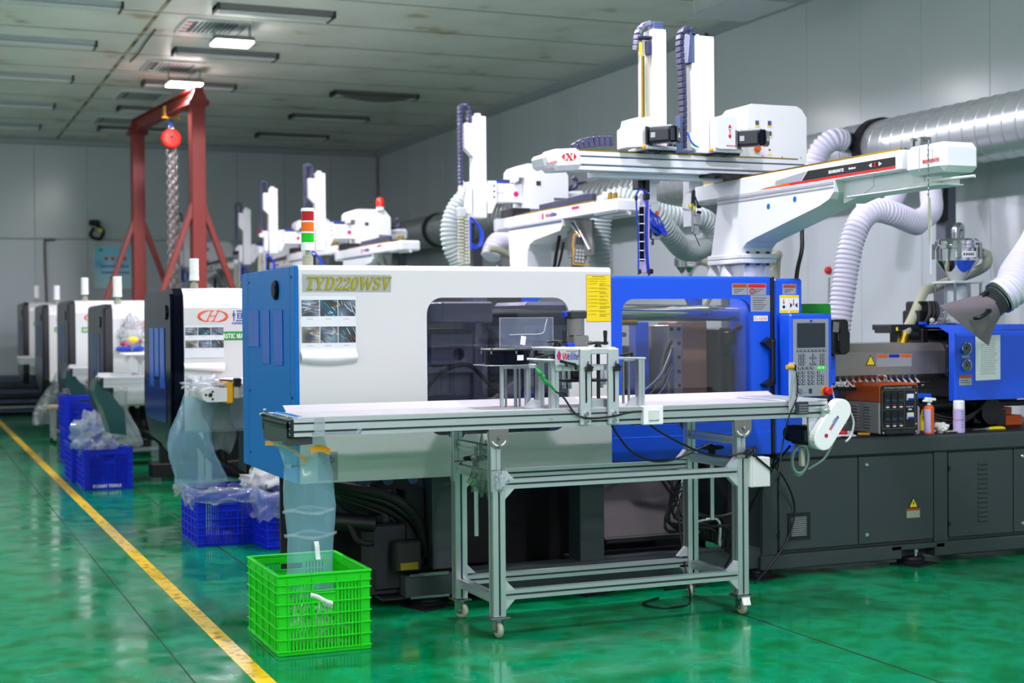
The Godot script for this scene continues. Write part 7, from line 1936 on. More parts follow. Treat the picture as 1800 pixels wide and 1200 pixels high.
# ---------- machines behind ----------
func back_machine(k: int, o: Vector3, top: float, side: String, label: String, logo: bool):
	# o: front left corner at the floor
	var t := thing("molding_machine", label, "machine", o + V(1.5, 0, -0.62))
	var x := o.x - 0.065; var z := o.z
	part(t, "side_panel", B.new().prism(PackedVector2Array([V2(z - 1.27, 0.86), V2(z - 1.22, top - 0.06), V2(z - 1.16, top - 0.02), V2(z - 0.06, top - 0.04), V2(z - 0.03, top - 0.1), V2(z - 0.05, 0.80), V2(z - 0.22, 0.60), V2(z - 1.1, 0.74)]), 0, x, x + 0.02), side, "dark glossy end panel")
	part(t, "end_shell", B.new().prism(PackedVector2Array([V2(z - 1.25, 0.72), V2(z - 1.25, top - 0.01), V2(z - 0.10, top), V2(z - 0.02, top - 0.05), V2(z - 0.005, 0.78), V2(z - 0.14, 0.60), V2(z - 1.1, 0.66)]), 0, x + 0.022, x + 0.09), side)
	var r := PackedVector2Array([V2(z, top - 0.14), V2(z - 0.008, top - 0.09), V2(z - 0.03, top - 0.045), V2(z - 0.065, top - 0.015), V2(z - 0.12, top), V2(z - 1.2, top), V2(z - 1.25, top - 0.06), V2(z - 1.25, 0.74), V2(z - 0.03, 0.74), V2(z - 0.005, 0.76), V2(z, 0.80)])
	part(t, "front_cover", B.new().prism(r, 0, x + 0.09, x + 1.75), "cover_white", "white front cover with rounded top")
	part(t, "safety_door", B.new().box(x + 1.76, x + 2.85, 0.76, top - 0.03, z - 1.2, z - 0.02, 0.02), "cover_white")
	part(t, "cabinet", B.new().box(x + 2.75, x + 5.0, 0.1, 0.78, z - 1.15, z - 0.1, 0.01), "grey_base")
	part(t, "inner_frame", B.new().box(x + 0.7, x + 2.8, 0.06, 0.74, z - 1.1, z - 0.3, 0.01), "oily_black")
	part(t, "leg", B.new().box(x + 0.55, x + 0.72, 0.06, 0.76, z - 0.3, z - 0.12, 0.006), "oily_black")
	part(t, "base_beam", B.new().box(x + 0.45, x + 3.0, 0.04, 0.17, z - 0.3, z - 0.1, 0.006), "dark_steel")
	part(t, "side_knob", B.new().lathe(V(x, top - 0.17, z - 0.2), V(-1, 0, 0), [V2(0.055, 0), V2(0.05, 0.012), V2(0, 0.014)], 18), "navy_gloss")
	for i in 3:
		part(t, "document_pouch", B.new().box(x - 0.006, x, top - 0.72 + 0.08 * (i % 2), top - 0.28, z - 0.95 + 0.24 * i, z - 0.76 + 0.24 * i, 0.002), "pouch" if side == "navy_gloss" else "slate_plate")
	for i in 3:
		part(t, "hydraulic_hose", B.new().cable([V(x + 0.2 + 0.1 * i, 0.72, z - 0.3), V(x + 0.3 + 0.05 * i, 0.55 - 0.04 * i, z - 0.14), V(x + 0.5, 0.42, z - 0.1), V(x + 0.62 + 0.05 * i, 0.3, z - 0.3)], 0.03, 8), "rubber")
	if k > 2:
		part(t, "window", B.new().prism(B.round_rect(x + 0.7, x + 1.5, 1.0, top - 0.25, 0.07, 4), 2, z, z + 0.002), "charcoal")
	# print
	var zf := z + 0.002
	x = o.x
	if logo:
		var c := V(x + 0.23, top - 0.198, zf)
		var ring := B.new()
		for s in [1.0, -1.0]:
			var p := []
			for i in 15:
				var th := PI * 0.56 + PI * 0.80 * i / 14.0
				p.append(c + V(s * 0.10 * cos(th), s * 0.042 * sin(th), 0))
			ring.tube(p, func(i): return 0.0015 + 0.009 * sin(PI * i / 14.0), 6)
		ring.text("H", true, c + V(-0.060, -0.040, -0.001), V(1, 0, 0), V(0, 1, 0), 0.080, 0.075, 0.003, 0.5, false)
		part(t, "logo_mark", ring, "hd_orange", "orange oval logo")
		var hs := B.new()
		var q := V(x + 0.37, top - 0.235, zf)
		for st in [[0.006, 0, 0.012, 0.075], [0.0, 0.03, 0.004, 0.055], [0.015, 0.035, 0.019, 0.055], [0.028, 0.068, 0.075, 0.075], [0.034, 0.018, 0.040, 0.058], [0.064, 0.018, 0.070, 0.058], [0.034, 0.052, 0.070, 0.058], [0.034, 0.035, 0.070, 0.041], [0.034, 0.018, 0.070, 0.024], [0.024, 0.0, 0.08, 0.007]]:
			hs.box(q.x + st[0], q.x + st[2], q.y + st[1], q.y + st[3], zf - 0.001, zf + 0.001, 0.0)
		hs.text("HENG", false, q + V(-0.005, -0.024, 0), V(1, 0, 0), V(0, 1, 0), 0.016, 0.085, 0.001)
		part(t, "maker_name", hs, "ink_blue", "blue maker's characters")
	var gb := part(t, "green_band", B.new().box(x + 0.09, x + 0.60, top - 0.372, top - 0.309, zf - 0.001, zf, 0.0), "green", "green band with white capital letters")
	part(gb, "lettering", B.new().text("HENGHUI PLASTIC MACHINE", false, V(x + 0.105, top - 0.358, zf), V(1, 0, 0), V(0, 1, 0), 0.034, 0.44, 0.001), "paper")
	return t

func back_conveyor(o: Vector3, label: String, chute: bool):
	# o: left end, top, near face of the rail
	var t := thing("belt_conveyor", label, "conveyor", V(o.x + 1.2, 0, o.z - 0.2))
	part(t, "side_rail", B.new().prism(rail_poly(o.z - 0.04, o.z, o.y - 0.09, o.y), 0, o.x, o.x + 2.4), "alu")
	part(t, "side_rail", B.new().box(o.x, o.x + 2.4, o.y - 0.08, o.y + 0.03, o.z - 0.45, o.z - 0.42, 0.004), "alu")
	part(t, "belt", B.new().box(o.x - 0.02, o.x + 2.4, o.y - 0.01, o.y + 0.005, o.z - 0.42, o.z - 0.04, 0.002), "belt")
	if chute:
		part(t, "nose", B.new().cyl(V(o.x, o.y - 0.035, o.z - 0.44), V(o.x, o.y - 0.035, o.z - 0.01), 0.035, -1, 16), "charcoal")
	for x in [0.9, 2.0]:
		part(t, "leg", B.new().box(o.x + x, o.x + x + 0.05, 0, o.y - 0.09, o.z - 0.06, o.z - 0.01, 0.004).box(o.x + x, o.x + x + 0.05, 0, o.y - 0.09, o.z - 0.43, o.z - 0.38, 0.004), "alu")
	if chute:
		part(t, "chute", B.new().prism(PackedVector2Array([V2(o.x - 0.06, o.y - 0.02), V2(o.x + 0.02, o.y - 0.08), V2(o.x + 0.18, o.y - 0.30), V2(o.x + 0.20, o.y - 0.52), V2(o.x + 0.06, o.y - 0.50), V2(o.x + 0.0, o.y - 0.30), V2(o.x - 0.08, o.y - 0.12)]), 2, o.z - 0.42, o.z - 0.03), "teal_chute", "dark teal discharge chute")
	return t

func hanging_film(called: String, label: String, a: Vector3, b: Vector3, ra: float, rb: float, m: String, sd: int):
	var f := func(u, w):
		var th: float = u * TAU
		var c := a.lerp(b, w) + V(0.03 * sin(w * 5.0 + sd), 0, 0)
		var r := lerpf(ra, rb, w) * (1.0 + 0.12 * sin(th * 3 + sd + w * 6) + 0.06 * sin(th * 8 + w * 13))
		return c + V(r * cos(th), 0.02 * sin(th * 2 + sd), r * 0.55 * sin(th))
	single(called, B.new().grid(32, 24, f), m, label, "plastic film", b)

func back_machines():
	var t: Node3D = back_machine(2, V(1.80, 0, -10.37), 1.765, "navy_gloss", "second machine in the row, glossy navy end panel, photo sheet on its white cover", true)
	# photo sheet and flap on the second machine
	org = t.position
	part(t, "blue_patch", B.new().box(1.731, 1.735, 0.80, 1.10, -11.55, -10.6, 0.001), "blue_patch", "blue patch on the end panel")  # flat blue patch over the lower part of the end panel
	var zf := -10.365
	part(t, "photo_sheet", B.new().rect(V(1.826, 1.272, zf), V(0.28, 0, 0), V(0, 0.228, 0)), M["photo_sheet_print"], "sheet of six sample photographs")
	part(t, "paper_flap", B.new().grid(10, 6, func(u, w): return V(lerpf(1.82, 2.106, u), 1.235 - 0.045 * w - 0.02 * u * w, zf + 0.035 * sin(w * PI * 0.8))), "paper", "curled white paper flap")
	t = back_machine(3, V(1.80, 0, -14.15), 1.71, "charcoal", "third machine in the row, charcoal end panel, small bag taped to its white cover", true)
	t = back_machine(4, V(1.80, 0, -17.37), 1.80, "charcoal", "fourth machine in the row, charcoal end panel close behind the third", true)
	t = back_machine(5, V(1.80, 0, -20.66), 1.80, "charcoal", "fifth machine in the row, narrow white strip with a green band", true)
	t = back_machine(6, V(1.80, 0, -24.08), 1.89, "charcoal", "farthest machine in the row, at the left end by the back wall", true)
	# white signal towers (seen from behind)
	var st := get_node("signal_tower")
	for k in [[V(1.915, 1.765, -10.45), "white signal tower on the second machine, in front of the red gantry column"], [V(1.89, 1.71, -14.3), "white signal tower on the third machine, right of the tall one"], [V(1.945, 1.80, -17.5), "white signal tower on the fourth machine, third from the left"], [V(1.95, 1.80, -20.9), "second white signal tower from the left"], [V(1.96, 1.89, -24.3), "leftmost white signal tower by the back wall"]]:
		var d := dup(st, "signal_tower", k[1], k[0])
		d.set_meta("group", "white signal towers")
		for m in ["beacon_green", "beacon_amber", "beacon_red"]:
			recolor(d, m, "paper")
		d.scale = V(1.0, 0.72, 1.0) if k[0].z > -12 else V(1.25, 0.9, 1.25)
	# second machine's conveyor: a film covered end with yellow tape
	t = back_conveyor(V(2.02, 1.095, -9.91), "conveyor of the second machine, its rails ending in a film wrapped head with yellow tape", false)
	org = t.position
	part(t, "head_box", B.new().prism(B.round_rect(1.86, 2.06, 0.98, 1.075, 0.045, 5), 2, -10.35, -9.90), "cover_white", "white wrapped conveyor head")
	part(t, "head_bolt", B.new().cyl(V(1.915, 1.028, -9.90), V(1.915, 1.028, -9.895), 0.014, -1, 12).cyl(V(1.885, 1.03, -9.90), V(1.885, 1.03, -9.896), 0.008, -1, 8).cyl(V(1.93, 1.05, -9.90), V(1.93, 1.05, -9.896), 0.008, -1, 8).cyl(V(1.93, 1.0, -9.90), V(1.93, 1.0, -9.896), 0.008, -1, 8), "charcoal")
	part(t, "tape_wrap", B.new().box(2.025, 2.07, 0.965, 1.115, -10.36, -9.895, 0.008), "amber_tape", "yellow tape wrapped round the head")
	part(t, "sensor_block", B.new().box(2.075, 2.125, 1.085, 1.14, -9.93, -9.885, 0.004).bar(V(1.98, 1.13, -9.91), V(2.075, 1.12, -9.91), 0.03, 0.012), "black")
	part(t, "clamp_plate", B.new().box(2.075, 2.11, 1.0, 1.078, -9.93, -9.895, 0.004), "hose_cream")
	single("film_wrap", crumple(V(1.90, 1.10, -10.12), V(0.14, 0.06, 0.14), 77, 30), "film_white", "clear film wrapped over the head of the second machine's conveyor", "plastic film", V(1.92, 1.0, -10.1))
	hanging_film("film_tube", "wide blue grey film tube hanging from the second machine's conveyor into a blue crate", V(1.86, 1.02, -10.12), V(1.86, 0.40, -10.16), 0.11, 0.175, "film", 2)
	hanging_film("film_bag", "second layer of film right of the wide tube on the second machine", V(2.04, 0.98, -10.14), V(2.02, 0.62, -10.16), 0.10, 0.07, "film_smoke", 4)
	# third to sixth
	t = back_conveyor(V(1.63, 1.045, -13.3), "conveyor of the third machine with a dark teal chute over the lone blue crate", true)
	hanging_film("film_tube", "silvery film sleeve hanging from the teal chute of the third machine", V(1.80, 0.93, -13.5), V(1.86, 0.42, -13.55), 0.06, 0.11, "film_white", 3)
	t = back_conveyor(V(1.72, 1.04, -16.7), "conveyor of the fourth machine with its white belt end and teal chute", true)
	hanging_film("film_tube", "grey film sleeve under the fourth machine's chute", V(1.92, 0.9, -16.85), V(2.0, 0.55, -16.9), 0.05, 0.07, "film_smoke", 6)
	t = back_conveyor(V(1.62, 1.02, -23.4), "small white conveyor end of the farthest machine", false)
	hanging_film("film_tube", "wide film sleeve slanting down by the fifth machine", V(2.0, 0.86, -20.6), V(1.75, 0.2, -20.6), 0.14, 0.16, "film_smoke", 7)
	# small round-foot table on the third conveyor
	t = thing("tray_stand", "small white tray on a flared steel post standing on the third machine's conveyor", "stand", V(1.99, 1.05, -13.55))
	part(t, "tray", B.new().box(1.83, 2.30, 1.235, 1.255, -13.75, -13.4, 0.006), "paper")
	part(t, "post", B.new().cyl(V(1.99, 1.05, -13.55), V(1.99, 1.2, -13.55), 0.022, -1, 14).lathe(V(1.99, 1.15, -13.55), V(0, 1, 0), [V2(0.022, 0), V2(0.03, 0.04), V2(0.07, 0.085)], 16), "alu")
	# bag on the third machine
	t = thing("parts_bag", "clear bag of coloured scraps taped to the third machine's cover, blue bottom edge", "bag", V(1.99, 1.28, -14.1))
	part(t, "bag", crumple(V(1.985, 1.43, -14.09), V(0.125, 0.2, 0.05), 81, 26), "film_white")
	part(t, "contents", B.new().ball(V(1.95, 1.335, -14.09), V(0.07, 0.03, 0.03)).ball(V(2.04, 1.36, -14.09), V(0.05, 0.03, 0.03)), "magenta")
	part(t, "contents", B.new().ball(V(2.0, 1.37, -14.08), V(0.06, 0.035, 0.03)), "yellow")
	part(t, "bag_bottom", B.new().box(1.85, 2.10, 1.265, 1.305, -14.13, -14.06, 0.012), "tube_blue")
	# work tables
	for k in [[V(1.75, 0, -19.4), "low grey work table with a wooden top beside the far machines", 0.45], [V(2.0, 0, -16.0), "small table with a pale wooden top behind the lone blue crate", 0.62]]:
		var p: Vector3 = k[0]; var h: float = k[2]
		var w := thing("work_table", k[1], "table", p)
		part(w, "table_top", B.new().box(p.x - 0.05, p.x + 0.75, h, h + 0.03, p.z - 0.5, p.z, 0.004), "wood_top")
		for x in [0.0, 0.66]:
			for z in [-0.46, -0.04]:
				part(w, "leg", B.new().box(p.x + x, p.x + x + 0.04, 0.05, h, p.z + z - 0.02, p.z + z + 0.02, 0.003), "alu")
				part(w, "castor", B.new().cyl(V(p.x + x, 0.03, p.z + z), V(p.x + x + 0.03, 0.03, p.z + z), 0.03, -1, 12), "black")
		part(w, "shelf", B.new().box(p.x, p.x + 0.7, 0.14, 0.16, p.z - 0.46, p.z - 0.04, 0.003), "alu")
	# hoppers that show over the first machine
	for k in [[V(6.19, 1.76, -11.0), "steel hopper with a cone over the blue cover, behind the left robot tool"], [V(5.98, 1.76, -14.8), "blurred steel hopper behind the gripper of the second robot"], [V(6.2, 1.76, -18.0), "far blurred steel hopper left of the grey hose"]]:
		var l := dup(get_node("hopper_loader"), "hopper_loader", k[1], k[0] + V(0.045, -0.06, 0))
		l.scale = V(0.68, 0.68, 0.68)
		l.set_meta("group", "steel hoppers of the machines behind")

# ---------- gantry ----------
func gantry():
	var t := thing("gantry_crane", "red steel gantry crane with braced columns standing between the far machines", "crane", V(3.38, 0, -20.5))
	var n := V(3.53, 0, -18.95); var f := V(3.235, 0, -22.1)
	var d := (f - n).normalized()
	var s := V(-d.z, 0, d.x)
	for p in [n, f]:
		var q := Basis(s, V(0, 1, 0), -d)
		part(t, "column", B.new().obox(p + V(0, 2.2, 0), V(0.165, 4.3, 0.012), Basis(s, V(0, 1, 0), d), 0.003).obox(p + V(0, 2.2, 0) + s * 0.083, V(0.014, 4.3, 0.15), Basis(s, V(0, 1, 0), d), 0.003).obox(p + V(0, 2.2, 0) - s * 0.083, V(0.014, 4.3, 0.15), Basis(s, V(0, 1, 0), d), 0.003).obox(p + V(0, 2.2, 0) - d * 0.078, V(0.166, 4.3, 0.012), Basis(s, V(0, 1, 0), d), 0.003), "crane_red")
		for w in [-1.0, 1.0]:
			part(t, "brace", B.new().bar(p + V(0, 3.12, 0) + s * (0.04 * w), p + V(0, 0.14, 0) + s * (1.12 * w), 0.07, 0.10, V(0, 0, 1), 0.006), "crane_red", "slanting brace")
		part(t, "foot_beam", B.new().obox(p + V(0, 0.09, 0), V(2.5, 0.1, 0.12), Basis(s, V(0, 1, 0), d), 0.006), "crane_red")
		part(t, "cap_plate", B.new().obox(p + V(0, 4.345, 0), V(0.27, 0.025, 0.26), Basis(s, V(0, 1, 0), d), 0.005).obox(p + V(0, 4.372, 0), V(0.27, 0.02, 0.26), Basis(s, V(0, 1, 0), d), 0.005), "crane_red")
		part(t, "stiffener", B.new().prism(PackedVector2Array([V2(-0.12, 0), V2(0.12, 0), V2(0.05, 0.17), V2(-0.05, 0.17)]), 2, -0.006, 0.006).moved(Basis(s, V(0, 1, 0), -d), p + V(0, 4.382, 0) - d * 0.1 * (1.0 if p == n else -1.0)), "crane_red")
		for w in [-1.0, 1.0]:
			part(t, "cap_bolt", B.new().cyl(p + V(0, 4.33, 0) + s * 0.115 * w - d * 0.1, p + V(0, 4.40, 0) + s * 0.115 * w - d * 0.1, 0.02, -1, 6), "oily_black")
			part(t, "crane_wheel", B.new().cyl(p + V(0, 0.04, 0) + s * (1.1 * w) - d * 0.03, p + V(0, 0.04, 0) + s * (1.1 * w) + d * 0.03, 0.04, -1, 16), "charcoal")
	var bz := Basis(s, V(0, 1, 0), d)
	var m := (n + f) / 2.0
	part(t, "beam", B.new().obox(m + V(0, 4.475, 0), V(0.012, 0.18, 3.36), bz, 0.002).obox(m + V(0, 4.563, 0), V(0.13, 0.016, 3.36), bz, 0.003).obox(m + V(0, 4.391, 0), V(0.13, 0.016, 3.36), bz, 0.003), "crane_red", "I-section beam")
	# hoist
	var h := n + d * 1.28
	var c := thing("chain_hoist", "red chain hoist hanging from a yellow trolley on the gantry beam", "hoist", h + V(0, 3.95, 0))
	part(c, "trolley", B.new().obox(h + V(0, 4.42, 0) + s * 0.085, V(0.02, 0.16, 0.10), bz, 0.006).obox(h + V(0, 4.42, 0) - s * 0.085, V(0.02, 0.16, 0.10), bz, 0.006).obox(h + V(0, 4.345, 0), V(0.24, 0.03, 0.05), bz, 0.006), "amber_tape", "yellow trolley")
	part(c, "hook", B.new().cable([h + V(0, 4.34, 0), h + V(0.02, 4.29, 0), h + V(0.0, 4.24, 0), h + V(-0.03, 4.27, 0)], 0.016, 8), "ink_blue")
	part(c, "hook_link", B.new().cable([h + V(0, 4.25, 0), h + V(-0.025, 4.21, 0), h + V(0, 4.17, 0), h + V(0.025, 4.21, 0), h + V(0, 4.25, 0)], 0.012, 8), "steel")
	part(c, "hoist_body", B.new().lathe(h + V(0, 4.06, -0.0) - s * 0.0 - d * 0.07, d, [V2(0, 0), V2(0.105, 0.0), V2(0.128, 0.02), V2(0.13, 0.11), V2(0.11, 0.135), V2(0, 0.137)], 28, false), "hoist_red", "round red hoist body")
	part(c, "hoist_plate", B.new().obox(h + V(-0.005, 4.075, 0) - d * 0.074, V(0.06, 0.04, 0.006), bz, 0.002), "charcoal")
	part(c, "hoist_gear", B.new().cyl(h + V(0, 4.06, 0) + d * 0.09, h + V(0, 4.06, 0) + d * 0.16, 0.07, -1, 20), "hoist_red")
	part(c, "chain_guide", B.new().obox(h + V(0.0, 3.91, 0), V(0.05, 0.10, 0.05), bz, 0.006), "black")
	var k := 0
	for off in [[-0.035, 3.86, 1.3], [0.01, 3.92, 1.9], [0.06, 3.97, 1.6]]:
		var b := B.new()
		var y: float = off[1]
		var i := 0
		while y > off[2]:
			var p: Vector3 = h + V(0, y, 0) + s * off[0]
			var u := s if i % 2 == 0 else d
			var lk := []
			for j in 7:
				var th := TAU * j / 6.0
				lk.append(p + u * 0.026 * cos(th) + V(0, 0.046 * sin(th), 0))
			b.tube(lk, 0.009, 5, false)
			y -= 0.068
			i += 1
		part(c, "chain", b, "steel_dull", "steel link chain")
		k += 1

# ---------- ducts and hoses on the right wall ----------
func ducts():
	var t := thing("spiral_duct", "big galvanized spiral ventilation duct running along the right wall", "duct", V(7.95, 2.75, -14))
	var seg := [[-4.2, -10.55], [-10.62, -16.6], [-16.67, -22.0], [-22.06, -26.8]]
	for k in seg:
		var pts := []
		var z: float = k[0]
		var b := B.new()
		b.cyl(V(7.95, 3.0, k[0]), V(7.95, 3.0, k[1]), 0.25, -1, 48)
		part(t, "duct_section", b, "galvanized", "galvanized duct section")
		# spiral seam
		var sp := []
		var nt := int((k[0] - k[1]) / 0.15)
		for i in nt * 20 + 1:
			var th := TAU * i / 20.0
			sp.append(V(7.95 + 0.2505 * cos(th), 3.0 + 0.2505 * sin(th), k[0] - 0.15 * i / 20.0))
		part(t, "spiral_seam", B.new().tube(sp, 0.0075, 5), "galvanized")
	for k in seg:
		part(t, "flange", B.new().cyl(V(7.95, 3.0, k[1] + 0.02), V(7.95, 3.0, k[1] - 0.09), 0.275, -1, 40), "dark_steel", "dark joint flange")
	for z in [-9.75, -13.2, -16.9, -20.4, -24.0]:
		var s := thing("duct_post", "grey steel post under the duct, %s" % ("with a black junction box" if z > -10 else "second nearest" if z > -14 else "third nearest" if z > -17 else "second farthest" if z > -21 else "at the far end"), "post", V(7.97, 0, z), "posts under the duct")
		part(s, "post", B.new().box(7.92, 7.93, 0, 2.76, z - 0.06, z + 0.06, 0.002).box(7.93, 8.03, 0, 2.76, z - 0.06, z - 0.05, 0.002).box(7.93, 8.03, 0, 2.76, z + 0.05, z + 0.06, 0.002), "slate_post")
		part(s, "saddle", B.new().box(7.80, 8.10, 2.735, 2.755, z - 0.07, z + 0.07, 0.004), "slate_post")
		if z > -10:
			part(s, "junction_box", B.new().box(7.84, 7.93, 2.31, 2.58, z - 0.09, z + 0.09, 0.006), "black")
			part(s, "duct_strap", B.new().box(7.72, 7.76, 2.84, 2.98, z + 0.35, z + 0.39, 0.004), "charcoal")
	# stub hose with a steel collar
	t = thing("duct_elbow_hose", "white corrugated hose curling from a steel collar on the duct behind the striped beam", "hose", V(7.6, 2.9, -10.7))
	part(t, "collar", B.new().cyl(V(7.74, 3.06, -10.72), V(7.60, 3.07, -10.66), 0.095, -1, 28), "steel")
	part(t, "hose", B.new().hose([V(7.62, 3.07, -10.67), V(7.50, 3.07, -10.66), V(7.40, 2.98, -10.70), V(7.37, 2.82, -10.74), V(7.40, 2.55, -10.8)], 0.095, 0.036, 0.010, 22), "hose_white")
	var hs := B.new().hose([V(7.74, 2.80, -9.5), V(7.62, 2.66, -9.5), V(7.56, 2.50, -9.42), V(7.38, 2.34, -9.2), V(7.06, 2.235, -8.95), V(6.75, 2.20, -8.60), V(6.46, 2.245, -8.45), V(6.27, 2.265, -8.42), V(6.14, 2.19, -8.4), V(6.05, 2.00, -8.4), V(5.99, 1.7, -8.4), V(5.94, 1.40, -8.4), V(5.92, 1.25, -8.4)], 0.082, 0.032, 0.010, 22)
	t = thing("exhaust_hose", "white corrugated hose bending from the duct post and dropping behind the control panel", "hose", V(6.1, 1.3, -8.4))
	part(t, "hose", hs, "hose_white")
	part(t, "hose_band", B.new().cyl(V(7.60, 2.56, -9.46), V(7.58, 2.53, -9.45), 0.095, -1, 24), "black")
	single("exhaust_hose", B.new().hose([V(7.73, 2.80, -9.95), V(7.55, 2.58, -9.8), V(7.3, 2.42, -9.6), V(7.1, 2.37, -9.5), V(6.9, 2.36, -9.3), V(6.7, 2.38, -9.1)], 0.07, 0.032, 0.010, 18), "hose_white", "short length of white hose right under the striped beam", "hose", V(7.0, 2.3, -9.4))
	single("exhaust_hose", B.new().hose([V(5.28, 2.62, -10.0), V(5.25, 2.48, -9.95), V(5.30, 2.36, -9.9), V(5.50, 2.30, -9.85), V(5.70, 2.30, -9.85), V(5.82, 2.24, -9.9), V(5.86, 2.14, -9.95), V(5.74, 2.06, -9.95), V(5.55, 2.06, -9.85), V(5.35, 2.16, -9.7), V(5.14, 2.32, -9.6), V(4.98, 2.42, -9.7), V(4.86, 2.38, -9.8), V(4.84, 2.22, -9.85), V(4.83, 1.95, -9.85), V(4.83, 1.5, -9.85), V(4.83, 0.0, -9.85)], 0.08, 0.032, 0.010, 20), "hose_grey", "long grey white hose looping behind the robot tools and dropping beside the teach pendant", "hose", V(5.5, 2.0, -9.8))
	single("exhaust_hose", B.new().hose([V(4.75, 2.66, -12.4), V(4.65, 2.55, -12.4), V(4.585, 2.40, -12.4), V(4.59, 2.22, -12.4), V(4.68, 2.0, -12.4), V(4.75, 1.6, -12.4), V(4.75, 0.0, -12.4)], 0.085, 0.036, 0.012, 18), "hose_grey", "blurred grey hose behind the pale clamps of the second robot", "hose", V(4.2, 2.0, -12.4))
	single("exhaust_hose", B.new().hose([V(4.93, 2.10, -12.3), V(5.0, 2.22, -12.35), V(5.10, 2.26, -12.4), V(5.21, 2.20, -12.4), V(5.27, 2.03, -12.4), V(5.3, 1.6, -12.4), V(5.3, 0.0, -12.4)], 0.085, 0.036, 0.012, 18), "hose_white", "curved white hose left of the second robot's support", "hose", V(4.8, 2.0, -12.2))
	single("feed_hose", B.new().cable([V(4.80, 2.16, -12.0), V(4.92, 2.14, -12.0), V(5.08, 2.05, -12.0), V(5.2, 1.9, -12.0), V(5.25, 1.4, -12.0), V(5.25, 0.03, -12.0)], 0.03, 10), "hose_cream", "thin cream feed hose under the curved white hose", "hose", V(4.8, 1.9, -11.9))
	single("feed_hose", B.new().cable([V(6.36, 2.02, -10.98), V(6.44, 1.98, -10.95), V(6.44, 1.80, -10.9), V(6.3, 1.5, -10.9), V(6.3, 0.78, -10.9)], 0.035, 10), "hose_cream", "cream hose curling from the hopper over the blue cover", "hose", V(6.4, 1.8, -10.9))
	single("feed_hose", B.new().cable([V(5.6, 1.74, -9.0), V(5.75, 1.90, -9.0), V(5.88, 1.98, -9.05), V(5.90, 1.9, -9.1), V(5.88, 1.4, -9.1), V(5.88, 0.03, -9.1)], 0.035, 10), "hose_cream", "cream hose rising behind the robot's base right of the supports", "hose", V(5.75, 1.75, -9.0))
	single("alarm_button", B.new().lathe(V(8.49, 1.996, -12.13), V(-1, 0, 0), [V2(0.038, 0), V2(0.038, 0.03), V2(0.028, 0.045), V2(0, 0.05)], 20), "red", "round red alarm on the right wall left of the hanging white hose", "alarm", V(8.45, 1.99, -12.13))
	single("alarm_wire", B.new().cable([V(8.48, 1.93, -12.13), V(8.48, 1.6, -12.14), V(8.48, 0.5, -12.16)], 0.008, 5), "trim_grey", "thin grey wire running down from the red alarm", "wire", V(8.48, 0.5, -12.16))

